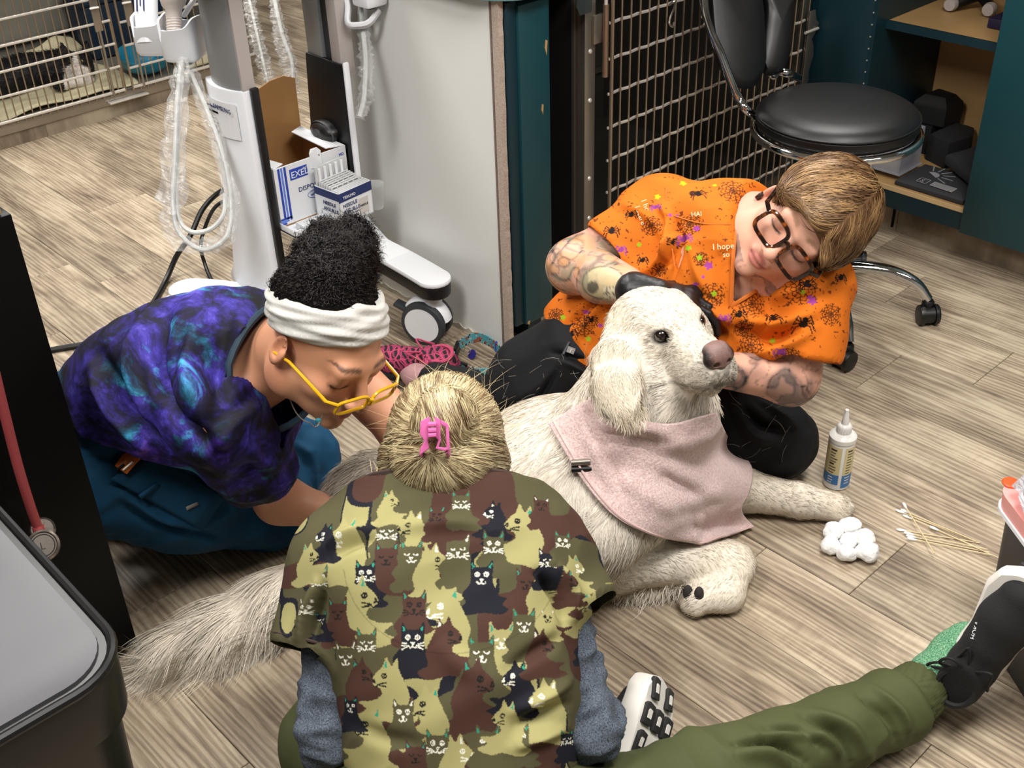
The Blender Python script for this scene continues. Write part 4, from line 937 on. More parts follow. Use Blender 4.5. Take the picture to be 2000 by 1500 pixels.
# cotton balls: one little pile, each ball its own thing
M_COTTON = mat('cotton_wool', '#efefee', 1.0, var=.03, vscale=60, bump=.8, bscale=90, bdist=.004)
rg = np.random.default_rng(8)
balls = [((1627, 1040), .0195, 'cotton ball nearest the stretched front paw'), ((1665, 1032), .021, 'tall cotton ball at the far side of the pile'), ((1625, 1066), .019, 'cotton ball at the end of the pile nearest the folded paw'),
         ((1655, 1078), .020, 'cotton ball at the near edge of the pile'), ((1686, 1050), .0185, 'cotton ball facing the cotton swabs'), ((1690, 1078), .0215, 'big cotton ball at the corner towards the black sneaker'), ((1657, 1056), .017, 'cotton ball in the middle of the pile')]
placed = []
for (px, py), r_, lab in balls:
    c = Wz(px, py, r_ * .85); placed.append([c, r_, lab])
for it in range(60):
    for i in range(len(placed)):
        for j in range(i):
            d = placed[i][0] - placed[j][0]; L = np.linalg.norm(d); m_ = (placed[i][1] + placed[j][1]) * .93
            if L < m_: d = d / L; d[2] = 0; placed[i][0] = placed[i][0] + d * (m_ - L) * .5; placed[j][0] = placed[j][0] - d * (m_ - L) * .5
for c, r_, lab in placed:
    bm = bmesh.new(); bmesh.ops.create_icosphere(bm, subdivisions=4, radius=1.0)
    ph_ = rg.random((6, 3)) * 6; fr_ = rg.standard_normal((6, 3)) * 2.2
    V = np.array([v.co for v in bm.verts]); q = 1 + sum(.05 * np.sin(V @ fr_[k] + ph_[k, 0]) for k in range(6)) + .018 * rg.standard_normal(len(V))
    V = V * q[:, None] * np.array([1, 1, .86]) * r_; V[:, 2] += -V[:, 2].min(); Fc = [tuple(v.index for v in f.verts) for f in bm.faces]; bm.free()
    tag(mk('cotton_ball', V + (c[0], c[1], .0005), Fc, M_COTTON, None, smooth=True), lab, 'cotton ball', 'cotton balls on the floor')
# cotton swabs
M_STICK = mat('swab_stick', '#d9c69c', .6, var=.08)
sw = [((1750, 996), (1905, 1058), .003), ((1760, 995), (1922, 1064), .006), ((1764, 1006), (1915, 1072), .003), ((1816, 1028), (1925, 1078), .0065), ((1752, 1034), (1900, 1058), .003), ((1770, 1046), (1890, 1070), .003), ((1772, 1051), (1912, 1079), .0062), ((1766, 1040), (1905, 1068), .0065), ((1764, 982), (1822, 1076), .0125)]
sl = ['cotton swab whose tip sticks out farthest at the upper bundle', 'second cotton swab of the upper bundle', 'third cotton swab of the upper bundle', 'cotton swab lying lower with its tip amid the sticks', 'topmost cotton swab of the lower bundle', 'lowest but one cotton swab of the lower bundle', 'lowest cotton swab of the lower bundle', 'second cotton swab of the lower bundle', 'single cotton swab lying across all the others']
for ((ax, ay), (bx_, by_), z), lab in zip(sw, sl):
    A_, B_ = Wz(ax, ay, z), Wz(bx_, by_, z); d = unit(B_ - A_); B_ = A_ + d * .152
    t = thing('cotton_swab', lab, 'swab', (A_[0], A_[1], 0), 'cotton swabs on the floor')
    G().tube([A_ + d * .006, B_], .0012, 6).build('stick', M_STICK, t, smooth=True)
    G().tube([A_ + d * k for k in (-.001, .001, .005, .010, .015, .018)], [.0006, .0022, .0028, .0026, .0019, .0012], 8).build('cotton_tip', M_COTTON, t, smooth=True)
# dog collar lying open on its edge
M_COLLAR = mat('teal_print_webbing', '#3f8d96', .7, var=.2, vscale=20)
s = NB('collar_print'); co = s.coord(); v1 = s.n('ShaderNodeTexVoronoi'); s.link(co, v1.inputs['Vector']); v1.inputs['Scale'].default_value = 85
c = s.ramp(v1.outputs['Distance'], [(.30, lin('#20303f')), (.36, lin('#d9d4c2')), (.42, lin('#4b98a4'))])
c2_ = s.mix(s.ramp(s.noise(co, 60, 2), [(.56, (0, 0, 0, 1)), (.60, (1, 1, 1, 1))]), c, lin('#8a4a3a')); s.set(col=c2_, rough=.7); M_COLLARP = s.m
cl = thing('dog_collar', 'teal patterned dog collar with black buckle lying by the island foot', 'collar', Wz(940, 700, 0))
loop = [(890, 694), (902, 672), (932, 660), (962, 672), (984, 698), (982, 720), (952, 730), (912, 725), (891, 711)]
P = spline([Wz(x, y + 8, .0) for x, y in loop], 60, closed=True)
def band(P, h, th, name, m, parent, z0=.0, lo=0, hi=None):
    P = P[lo:hi]; n = len(P); T = np.gradient(P, axis=0); T /= np.linalg.norm(T, axis=1)[:, None]; N = np.stack([-T[:, 1], T[:, 0], 0 * T[:, 0]], 1)
    V = [];
    for i in range(n):
        for (o_, z) in ((-th, z0), (th, z0), (th, z0 + h), (-th, z0 + h)): V.append(P[i] + N[i] * o_ + np.array([0, 0, z]))
    return G().add(V, [(4 * i + k, 4 * i + (k + 1) % 4, 4 * i + 4 + (k + 1) % 4, 4 * i + 4 + k) for i in range(n - 1) for k in range(4)] + [(0, 1, 2, 3), (4 * n - 1, 4 * n - 2, 4 * n - 3, 4 * n - 4)]).build(name, m, parent, smooth=False)
band(P, .026, .0012, 'webbing', M_COLLARP, cl, .001)
M_BUC = mat('black_buckle', '#0c0d10', .35)
for q, nm in ((48, 'slide_buckle'), (2, 'clip_buckle')):
    pq = P[q % 60]; tq = unit(P[(q + 1) % 60] - P[q - 1]); nq = np.array([-tq[1], tq[0], 0]); Rq = np.stack([tq, nq, np.array([0, 0, 1.0])], 1)
    w_ = .011 if q == 48 else .02
    g = G(); 
    for lo, hi in (((-w_, -.003, -.015), (-w_ + .003, .003, .015)), ((w_ - .003, -.003, -.015), (w_, .003, .015)), ((-w_, -.003, -.016), (w_, .003, -.013)), ((-w_, -.003, .013), (w_, .003, .016))): g.box(lo, hi, R=Rq, c=pq + np.array([0, 0, .0165]))
    if q == 2: g.box((-w_, -.004, -.011), (w_, .004, .011), R=Rq, c=pq + np.array([0, 0, .0165]))
    g.build(nm, M_BUC, cl)
for q in (22, 30):
    pq = P[q]; tq = unit(P[q + 1] - P[q - 1]); nq = np.array([-tq[1], tq[0], 0]); C_ = [pq + nq * .004 * math.cos(a) + np.array([0, 0, .014 + .0155 * math.sin(a)]) for a in np.linspace(0, 2 * math.pi, 20, endpoint=False)]
    G().tube(C_, .0016, 5, closed=True).build('blue_keeper', mat('blue_elastic', '#2a55c0', .5), cl, smooth=True)
tg = Wz(922, 692, .012); G().lathe([(0, .0016), (.012, .0014), (.0125, 0), (.012, -.0014), (0, -.0016)], tg, 18, R=rot('X', 60)).build('name_tag', mat('violet_tag', '#2b2270', .4), cl, smooth=True)
rg_ = [tg + np.array([.0, 0, .0]) + cv(-.012 + .008 * math.cos(a), .008 + .008 * math.sin(a), 0) for a in np.linspace(0, 2 * math.pi, 20, endpoint=False)]
G().tube(rg_, .0013, 6, closed=True).build('split_ring', M_STEEL, cl, smooth=True)
# ================================================================== SMOOTH BODIES: distance fields meshed to one continuous surface
def smin(a, b, k):
    if k <= 0: return np.minimum(a, b)
    h = np.maximum(k - np.abs(a - b), 0); h *= h
    return np.minimum(a, b) - h * (.25 / k)
class Field:
    def __init__(s): s.p = []
    def _a(s, kind, k, op, bb, *a): s.p.append((kind, k, op, bb, a)); return s
    def cap(s, a, b, ra, rb=None, k=.02, op='+', sq=None, n=None):
        """tapered limb from a to b; sq flattens it along direction n"""
        a, b = np.asarray(a, float), np.asarray(b, float); rb = ra if rb is None else rb
        if sq: n = unit(n); c = (a + b) / 2
        return s._a('cap', k, op, None, a, b, ra, rb, sq, n)
    def chain(s, P, r, k=.02, op='+', **kw):
        for i in range(len(P) - 1): s.cap(P[i], P[i + 1], r[i], r[i + 1], k, op, **kw)
        return s
    def ell(s, c, rad, R=None, k=.02, op='+'):
        return s._a('ell', k, op, None, np.asarray(c, float), np.asarray(rad, float), np.eye(3) if R is None else np.asarray(R, float))
    def plane(s, p, n, k=.0): return s._a('pln', k, '&', None, np.asarray(p, float), unit(n))
    @staticmethod
    def _d(kind, a, P):
        if kind == 'cap':
            A, B, ra, rb, sq, n = a; ab = B - A; L = ab @ ab + 1e-12
            v = P - A; t = np.minimum(np.maximum(v @ (ab / L), 0), 1); q = v - t[:, None] * ab
            if sq: d_ = q @ n; q = q + np.outer(d_ * (1 / sq - 1), n)
            d = np.sqrt(np.einsum('ij,ij->i', q, q)) - (ra + (rb - ra) * t)
            return d * (min(1, sq) if sq else 1)
        if kind == 'ell':
            c, r, Rm = a; q = (P - c) @ (Rm / r); k0 = np.sqrt(np.einsum('ij,ij->i', q, q)); q /= r; k1 = np.sqrt(np.einsum('ij,ij->i', q, q)) + 1e-9
            return k0 * (k0 - 1) / k1 - (k0 < 1e-6) * r.min()
        if kind == 'pln': return (P - a[0]) @ a[1]
    def __call__(s, P):
        P = np.asarray(P, float)
        if len(P) < 4000 or len(s.p) < 4: return s._ev(P, s.p)
        cell = .075; ky = np.floor(P / cell).astype(np.int64); key = (ky[:, 0] * 4099 + ky[:, 1]) * 4099 + ky[:, 2]; o = np.argsort(key, kind='stable'); ks = key[o]
        st = np.flatnonzero(np.r_[True, ks[1:] != ks[:-1]]); en = np.r_[st[1:], len(P)]; cc = (ky[o[st]] + .5) * cell; Rr = cell * .87 * 1.25
        E = np.stack([s._d(kind, a, cc) for kind, k, op, bb, a in s.p]); dc = s._ev(cc, s.p, E); out = np.empty(len(P))
        kk = np.array([q[1] for q in s.p])[:, None]; ops = [q[2] for q in s.p]; rel = np.zeros(E.shape, bool)
        for i, op in enumerate(ops):
            rel[i] = (E[i] - Rr <= np.maximum(dc, 0) + Rr + kk[i]) if op == '+' else ((E[i] - Rr < 2 * Rr + kk[i]) if op == '-' else (E[i] + Rr > -2 * Rr - kk[i]))
        for g in range(len(st)):
            ii = o[st[g]:en[g]]; pr = [s.p[j] for j in np.flatnonzero(rel[:, g])]
            out[ii] = s._ev(P[ii], pr) if pr else dc[g]
        return out
    def _ev(s, P, prims, E=None):
        d = np.full(len(P), 9.0)
        for j, (kind, k, op, bb, a) in enumerate(prims):
            e = s._d(kind, a, P) if E is None else E[j]
            if op == '+': d = smin(d, e, k)
            elif op == '-': d = -smin(-d, e, k)
            elif op == '&': d = -smin(-d, -e, k)
        return d
def mesh_field(fn, lo, hi, h, newton=2, disp=None):
    """surface nets on a sparse grid, then vertices pulled onto the surface"""
    lo = np.asarray(lo, float); hi = np.asarray(hi, float); B = 8
    nb = np.ceil((hi - lo) / (h * B)).astype(int); N = nb * B + 1
    ci = np.stack(np.meshgrid(*[np.arange(n) for n in nb], indexing='ij'), -1).reshape(-1, 3)
    cc = lo + (ci * B + B / 2) * h
    dc = fn(cc); act = np.abs(dc) < h * B * 1.25
    val = np.full(N, 1.0, np.float32)
    ins = ci[dc < 0]
    for i, j, k in ins: val[i * B:(i + 1) * B + 1, j * B:(j + 1) * B + 1, k * B:(k + 1) * B + 1] = -1
    loc = np.stack(np.meshgrid(*[np.arange(B + 1)] * 3, indexing='ij'), -1).reshape(-1, 3)
    A = ci[act]
    for c0 in range(0, len(A), 700):
        blk = A[c0:c0 + 700]; idx = (blk[:, None, :] * B + loc[None]).reshape(-1, 3)
        v = fn(lo + idx * h); val[idx[:, 0], idx[:, 1], idx[:, 2]] = v
    s = val < 0
    cnt = sum(s[dx:N[0] - 1 + dx, dy:N[1] - 1 + dy, dz:N[2] - 1 + dz].astype(np.int8) for dx in (0, 1) for dy in (0, 1) for dz in (0, 1))
    cell = np.argwhere((cnt > 0) & (cnt < 8)); vid = np.full(cnt.shape, -1, np.int64); vid[tuple(cell.T)] = np.arange(len(cell))
    acc = np.zeros((len(cell), 3)); num = np.zeros(len(cell))
    cor = [(x, y, z) for x in (0, 1) for y in (0, 1) for z in (0, 1)]
    for a in cor:
        for ax in range(3):
            if a[ax]: continue
            b = list(a); b[ax] = 1
            va = val[tuple((cell + a).T)]; vb = val[tuple((cell + b).T)]; m = (va < 0) != (vb < 0)
            t = np.where(m, va / np.where(va == vb, 1, va - vb), 0); p = np.array(a, float) + t[:, None] * (np.array(b) - np.array(a))
            acc += np.where(m[:, None], p, 0); num += m
    V = lo + (cell + acc / num[:, None]) * h
    Fs = []
    for ax in range(3):
        o = [slice(1, N[i] - 1) for i in range(3)]; o2 = list(o); o[ax] = slice(0, N[ax] - 1); o2[ax] = slice(1, N[ax])
        sa, sb = s[tuple(o)], s[tuple(o2)]; e = np.argwhere(sa != sb); flip = sa[tuple(e.T)]
        off = np.array([1, 1, 1]); off[ax] = 0; e = e + off; u, w = (ax + 1) % 3, (ax + 2) % 3; du = np.eye(3, dtype=int)[u]; dw = np.eye(3, dtype=int)[w]
        q = np.stack([vid[tuple((e - du - dw).T)], vid[tuple((e - dw).T)], vid[tuple(e.T)], vid[tuple((e - du).T)]], 1)
        q[~flip] = q[~flip][:, ::-1]; Fs.append(q)
    Fc = np.concatenate(Fs); Fc = Fc[(Fc >= 0).all(1)]
    for it in range(newton):
        V = V - grad_step(fn, V, h)
    if disp is not None:
        Nn = normals_of(fn, V, h); V = V + Nn * disp(V, Nn)[:, None]
    return V, Fc
_TET = np.array([(1, 1, 1), (1, -1, -1), (-1, 1, -1), (-1, -1, 1.0)])
def grad_step(fn, V, h):
    e = h * .4; D = fn((V[None] + _TET[:, None] * e).reshape(-1, 3)).reshape(4, -1); d = D.mean(0); g = (D.T @ _TET) / (4 * e); gg = (g * g).sum(1) + 1e-6
    st = (d / gg)[:, None] * g; L = np.linalg.norm(st, axis=1); f = np.minimum(1, h * .8 / (L + 1e-9)); return st * f[:, None]
def normals_of(fn, V, h, raw=False):
    e = h * .4; D = fn((V[None] + _TET[:, None] * e).reshape(-1, 3)).reshape(4, -1); g = (D.T @ _TET) / (4 * e)
    return g if raw else g / (np.linalg.norm(g, axis=1)[:, None] + 1e-9)
def field_box(fn, pts, pad): P = np.asarray(pts, float); return P.min(0) - pad, P.max(0) + pad
def compact(V, Fc):
    u, inv = np.unique(Fc.ravel(), return_inverse=True); return V[u], inv.reshape(Fc.shape)
def smooth_verts(V, Fc, it=2, w=.5):
    E = np.concatenate([Fc[:, [0, 1]], Fc[:, [1, 2]], Fc[:, [2, 3]], Fc[:, [3, 0]]]); E = np.concatenate([E, E[:, ::-1]]); n = len(V)
    c = np.bincount(E[:, 0], minlength=n)[:, None] + 1e-9
    for _ in range(it):
        S = np.stack([np.bincount(E[:, 0], V[E[:, 1], i], n) for i in range(3)], 1); V = V + w * (S / c - V)
    return V
def refine(V, Fc, steps=1):
    """quad split with smoothing of new points"""
    for _ in range(steps):
        n = len(V); m = len(Fc); E = np.sort(np.concatenate([Fc[:, [0, 1]], Fc[:, [1, 2]], Fc[:, [2, 3]], Fc[:, [3, 0]]]), 1)
        ue, inv = np.unique(E[:, 0] * n + E[:, 1], return_inverse=True); a, b = ue // n, ue % n; inv = inv.reshape(4, m)
        V2 = np.concatenate([V, (V[a] + V[b]) / 2, V[Fc].mean(1)]); e = n + inv; c = n + len(ue) + np.arange(m)
        Fc = np.concatenate([np.stack([Fc[:, k], e[k], c, e[(k + 3) % 4]], 1) for k in range(4)]); V = V2
    return V, Fc
def paint(o, cols, name='Col'):
    """colour attribute (linear values per vertex): the printed or natural colour of the surface"""
    at = o.data.color_attributes.new(name, 'FLOAT_COLOR', 'POINT')
    C_ = np.ones((len(o.data.vertices), 4), np.float32); C_[:, :3] = cols; at.data.foreach_set('color', C_.ravel())
def world_verts(o):
    V = np.empty(len(o.data.vertices) * 3); o.data.vertices.foreach_get('co', V); return V.reshape(-1, 3) + np.array(o.location)
def L3(h): return np.array(lin(h)[:3])
# cheap smooth value noise for painting
def vnoise(P, f, seed=0):
    Q = np.asarray(P) * f; i = np.floor(Q).astype(np.int64); t = Q - i; t = t * t * (3 - 2 * t); out = 0
    for dx in (0, 1):
        for dy in (0, 1):
            for dz in (0, 1):
                hsh = ((i[:, 0] + dx) * 73856093) ^ ((i[:, 1] + dy) * 19349663) ^ ((i[:, 2] + dz) * 83492791) ^ (seed * 2654435)
                r_ = ((hsh * 1103515245 + 12345) & 0x7fffffff) / 0x7fffffff
                out = out + r_ * np.where(dx, t[:, 0], 1 - t[:, 0]) * np.where(dy, t[:, 1], 1 - t[:, 1]) * np.where(dz, t[:, 2], 1 - t[:, 2])
    return out
# ---- strands: thin tapering ribbons that follow given paths; shading normals come from the surface they grow on
def strands(name, paths, width, m, parent, nrm=None, cols=None, taper=.15):
    """paths (n, k, 3); width scalar or (n,)"""
    P = np.asarray(paths); n, k, _ = P.shape; w = np.broadcast_to(np.asarray(width, float), (n,))
    T = np.gradient(P, axis=1); T /= np.linalg.norm(T, axis=2, keepdims=True) + 1e-9
    if nrm is None: nrm = np.tile(-_fw, (n, 1))
    Nn = nrm[:, None, :] + 0 * T; rng_ = np.random.default_rng(n)
    tilt = rng_.uniform(-.9, .9, n); B = np.cross(T, Nn); B /= np.linalg.norm(B, axis=2, keepdims=True) + 1e-9; N2 = np.cross(B, T)
    S = B * np.cos(tilt)[:, None, None] + N2 * np.sin(tilt)[:, None, None]
    prof = np.interp(np.linspace(0, 1, k), [0, .15, .6, 1], [.7, 1, .8, taper])[None, :, None] * w[:, None, None] * .5
    V = np.stack([P - S * prof, P + S * prof], 2).reshape(-1, 3)
    base = (np.arange(n) * k * 2)[:, None]; j = np.arange(k - 1) * 2
    Fc = np.stack([base + j, base + j + 1, base + j + 3, base + j + 2], -1).reshape(-1, 4)
    o = mk(name, V, Fc, m, parent, smooth=True, center=False)
    cn = np.repeat((N2 * .85 + Nn * .15)[:, :, None, :], 2, 2).reshape(-1, 3); cn /= np.linalg.norm(cn, axis=1, keepdims=True) + 1e-9
    o.data.normals_split_custom_set_from_vertices(cn.tolist())
    if cols is not None: paint(o, np.repeat(np.repeat(cols[:, None, :], k, 1)[:, :, None, :], 2, 2).reshape(-1, 3) if cols.ndim == 2 else np.repeat(cols[:, :, None, :], 2, 2).reshape(-1, 3))
    o['kind'] = 'stuff'
    return o
def sample_surface(V, Fc, n, seed=0, keep=None):
    rg_ = np.random.default_rng(seed); A, B, C_, D = V[Fc[:, 0]], V[Fc[:, 1]], V[Fc[:, 2]], V[Fc[:, 3]]
    ar = np.linalg.norm(np.cross(C_ - A, D - B), axis=1) / 2
    if keep is not None: ar = ar * keep((A + B + C_ + D) / 4)
    f = rg_.choice(len(Fc), n, p=ar / ar.sum()); u, v = rg_.random((2, n, 1))
    return A[f] * (1 - u) * (1 - v) + B[f] * u * (1 - v) + C_[f] * u * v + D[f] * (1 - u) * v
# ================================================================== THE DOG
M_FUR = mat('cream_fur', '#e4d8c4', .75, var=.06, vscale=18, bump=.35, bscale=160, bdist=.003, vc='Col')
M_STRAND = mat('cream_strand', '#e8ddca', .6, var=.05, vscale=30, vc='Col', spec=.25)
dl = unit(cv(.89, .33, -.29)); df = cv(.475, -.31, .82); df = unit(df - (df @ dl) * dl); du = np.cross(df, -dl) * -1
du = unit(np.cross(dl, df)) * -1 if (np.cross(dl, df))[2] < 0 else unit(np.cross(dl, df))
DH = np.stack([dl, df, du], 1); dhc = Wd(1322, 640, 1.905) - DH @ np.array([0, .052, .018])
def dh(x, y, z): return dhc + DH @ np.array([x, y, z], float)
dog = thing('dog', 'cream golden retriever lying on the floor with a towel round its neck', 'dog', Wz(1000, 1050, 0))
F = Field()
# skull and muzzle
F.ell(dh(0, -.022, .002), (.066, .086, .054), DH, k=.0)
F.ell(dh(0, .030, .016), (.046, .042, .034), DH, k=.03)
for sx in (-1, 1):
    F.ell(dh(sx * .036, -.005, -.028), (.036, .060, .045), DH, k=.03)
    F.ell(dh(sx * .028, .056, .031), (.016, .016, .011), DH, k=.015)
F.cap(dh(0, .04, .000), dh(0, .145, -.010), .042, .032, k=.03, sq=.92, n=du)
for sx in (-1, 1): F.ell(dh(sx * .021, .122, -.034), (.022, .054, .028), DH, k=.016)
F.ell(dh(0, .158, -.020), (.029, .026, .025), DH, k=.015)
F.cap(dh(0, .02, -.052), dh(0, .134, -.056), .032, .020, k=.014)
for sx in (-1, 1): F.ell(dh(sx * .036, .067, .020), (.0135, .0115, .010), DH, k=.006, op='-')
# neck and trunk
wth, chs, rib, loin, hip = Wd(1075, 930, 2.10), Wd(1215, 955, 2.045), Wd(1010, 985, 2.08), Wd(880, 1000, 2.12), Wd(760, 1010, 2.14)
for p, zmin in ((wth, .16), (chs, .16), (rib, .14), (loin, .12), (hip, .12)): p[2] = max(p[2], zmin)
neck0 = dh(0, -.055, -.05); nk1 = Wd(1245, 790, 1.99)
F.cap(dh(0, .03, -.055), Wd(1335, 795, 1.99), .034, .062, k=.04); F.cap(neck0, nk1, .075, .088, k=.05); F.cap(nk1, chs * .5 + wth * .5 + (0, 0, .03), .088, .125, k=.06)
F.cap(chs, wth, .105, .13, k=.06); F.cap(wth, rib, .13, .138, k=.05); F.cap(rib, loin, .138, .115, k=.05); F.cap(loin, hip, .115, .118, k=.05)
# hind leg bulk towards the camera side
th1 = Wz(800, 1090, .09); F.cap(hip, th1, .11, .085, k=.05); F.cap(th1, Wz(930, 1130, .05), .075, .04, k=.04)
# tail
tailP = [hip + np.array([-.02, -.07, -.02]), Wz(640, 1120, .07), Wz(560, 1165, .055), Wz(460, 1215, .042), Wz(372, 1252, .03), Wz(318, 1270, .022)]
F.chain(tailP, [.05, .045, .048, .045, .034, .018], k=.03)
# near front leg: shoulder, elbow, wrist, folded paw
sh_, el, wr, kn_, pw = Wd(1150, 1030, 1.99), Wz(1185, 1100, .075), Wz(1415, 1098, .052), Wz(1418, 1160, .030), Wz(1362, 1172, .028)
F.cap(chs * .6 + wth * .4, sh_, .10, .075, k=.05); F.cap(sh_, el, .072, .055, k=.04); F.cap(el, wr, .050, .036, k=.03)
F.ell(Wz(1432, 1092, .05), (.035, .035, .032), None, k=.02)
F.cap(Wz(1440, 1108, .042), kn_, .031, .030, k=.02); F.cap(kn_, pw, .030, .026, k=.02)
for dx, dy in ((-16, -14), (-22, 2), (-16, 14), (-4, 20)): F.cap(pw, Wz(1362 + dx, 1172 + dy, .018), .018, .013, k=.008)
# far front leg stretched out
s2_, e2, w2, p2 = Wd(1330, 950, 2.10), Wz(1440, 955, .05), Wz(1560, 978, .034), Wz(1625, 990, .026)
F.cap(chs, s2_, .09, .06, k=.05); F.cap(s2_, e2, .058, .044, k=.03); F.cap(e2, w2, .042, .032, k=.02); F.cap(w2, p2, .032, .030, k=.02)
for dx, dy in ((22, -10), (28, 2), (22, 12), (8, 18)): F.cap(p2, Wz(1625 + dx, 990 + dy, .016), .019, .014, k=.008)
# ears: soft hanging flaps
earn = unit(cv(-.25, .1, 1.0))
earP = [dh(-.060, -.040, .022), Wd(1199, 702, 1.905), Wd(1205, 755, 1.875), Wd(1226, 796, 1.855)]
DOGT = Field(); DOGT.p = list(F.p)
F.chain(earP, [.020, .031, .034, .021], k=.014, sq=.36, n=earn)
F.chain([dh(.058, -.035, .010), dh(.078, -.025, -.04), dh(.076, -.02, -.085)], [.024, .036, .026], k=.014, sq=.36, n=dl)
F.plane((0, 0, .002), (0, 0, -1), k=.012)
DOGF = F
allp = np.array([wth, chs, rib, loin, hip, tailP[-1], p2, pw, dh(0, .16, 0), dh(0, 0, .08), wr, dh(.09, 0, 0), th1])
def dog_disp(V, Nn): return .0025 * (vnoise(V, 55, 1) - .5) + .0014 * (vnoise(V, 130, 2) - .5)
Vd, Fd = mesh_field(F, allp.min(0) - .17, allp.max(0) + .15, .0062, 2, dog_disp)
bodyd = mk('body', Vd, Fd, M_FUR, dog, smooth=True)
def dog_cols(P):
    q = (P - dhc) @ DH; c = np.tile(L3('#e4dbcc'), (len(P), 1))
    w = np.clip(vnoise(P, 9, 4) * 1.3 - .3, 0, 1)[:, None]; c = c * (1 - .28 * w) + L3('#e2d0b2') * .28 * w
    # paler face, ears and paws warmer
    ed = np.min([np.linalg.norm(P - e, axis=1) for e in earP], 0); w = np.clip(1 - ed / .06, 0, 1)[:, None] * .5; c = c * (1 - w) + L3('#e0cba8') * w
    pd = np.linalg.norm(P - p2, axis=1); w = np.clip(1 - pd / .05, 0, 1)[:, None] * .45; c = c * (1 - w) + L3('#d9b891') * w
    # dark lids, lip line and grizzled mouth
    for sx in (-1, 1):
        e = np.linalg.norm((q - np.array([sx * .037, .068, .020])) / np.array([1.5, 1.2, .85]), axis=1)
        w = np.clip(2.4 - e / .0085, 0, 1)[:, None]; c = c * (1 - w) + L3('#1d1714') * w
    lip = (np.abs(q[:, 2] + .048 - .02 * np.clip((q[:, 1] - .12) / .05, -1, 1) * .4) < .0028) & (q[:, 1] > .035) & (q[:, 1] < .185); w = (lip * .45 * np.clip((q[:, 1] - .03) / .03, 0, 1))[:, None]; c = c * (1 - w) + L3('#3a302a') * w
    gz = np.clip((q[:, 1] - .134) / .03, 0, 1) * np.clip((.016 - q[:, 2]) / .02, 0, 1) * np.clip((q[:, 2] + .065) / .015, 0, 1) * np.clip(vnoise(P, 300, 6) * 1.8 - .15, 0, 1) * np.clip(1.4 - np.abs(q[:, 0]) / .03, 0, 1)
    w = np.clip(gz, 0, .8)[:, None]; c = c * (1 - w) + L3('#4a423c') * w
    c = c * (1 + .14 * np.clip((.75 - P[:, 1:2] - .0) / .2, 0, 1)); return c  # coat colour brightened towards the tail to make up for weaker light there
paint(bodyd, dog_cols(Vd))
# nose leather, eyes, pads, claws
M_NOSE = mat('pink_brown_nose', '#54403d', .3, var=.3, vscale=90, bump=.5, bscale=600, vc='Col')
dn = lambda x, y, z: dh(x, y - .009, z + .007)
FN = Field(); FN.ell(dn(0, .183, .000), (.0275, .015, .0185), DH, k=.0); FN.ell(dn(0, .175, .013), (.022, .015, .011), DH, k=.008); FN.cap(dn(0, .189, -.012), dn(0, .183, -.030), .006, .004, k=.006)
for sx in (-1, 1): FN.ell(dn(sx * .0115, .197, -.007), (.0052, .009, .0048), DH, k=.003, op='-'); FN.cap(dn(sx * .0115, .198, -.007), dn(sx * .021, .192, -.012), .0024, .0015, k=.002, op='-')
FN.cap(dn(0, .200, .004), dn(0, .194, -.03), .0012, .0012, k=.002, op='-')
c0 = dn(0, .182, -.008); Vn, Fn_ = mesh_field(FN, c0 - .04, c0 + .04, .0014, 2); nose_o = mk('nose', Vn, Fn_, M_NOSE, dog, smooth=True); qn = (Vn - dhc) @ DH; wd = np.clip(np.maximum((np.abs(qn[:, 0]) - .013) / .010, (-.004 - qn[:, 2]) / .010) + .5 * (vnoise(Vn, 260, 4) - .5), 0, 1)[:, None]; paint(nose_o, L3('#7d5f58') * (1 - wd) + L3('#1f1816') * wd)
M_EYE = mat('dark_eye', '#140c08', .06, var=.1, spec=.8, coat=1.0)
for sx in (-1, 1): G().lathe([(0, -.012), (.008, -.0095), (.0118, -.003), (.0122, .001), (.0095, .0076), (.0045, .0112), (0, .012)], dh(sx * .0355, .0625, .0205), 20, R=DH @ rot('X', -90)).build('eye', M_EYE, dog, smooth=True)
def dog_hit(px, py, off):
    d = unit(ray(px, py)); t = 1.5
    for _ in range(60): t += float(DOGF((CAMLOC + d * t)[None])[0]) * .9
    return CAMLOC + d * (t - off)
M_PAD = mat('paw_pad', '#2e2725', .7, var=.2, vscale=60, bump=.4, bscale=300)
for px, py, rx_, ry_ in ((1344, 1158, .009, .0145), (1366, 1161, .009, .0145)):
    c0 = dog_hit(px, py, .004)
    G().lathe([(0, .003), (.6, .002), (.9, 0), (1, -.005)], c0, 16, R=np.stack([cv(1, 0, 0) * rx_, cv(0, 1, .2) * ry_, cv(0, .1, 1)], 1)).build('paw_pad', M_PAD, dog, smooth=True)
M_CLAW = mat('claw', '#4b413a', .35)
for px, py in ((1332, 1186), (1352, 1192), (1372, 1196)):
    G().tube([Wz(px + 5, py - 4, .014), Wz(px, py, .012), Wz(px - 4, py + 5, .005)], [.0036, .003, .0012], 8).build('claw', M_CLAW, dog, smooth=True)
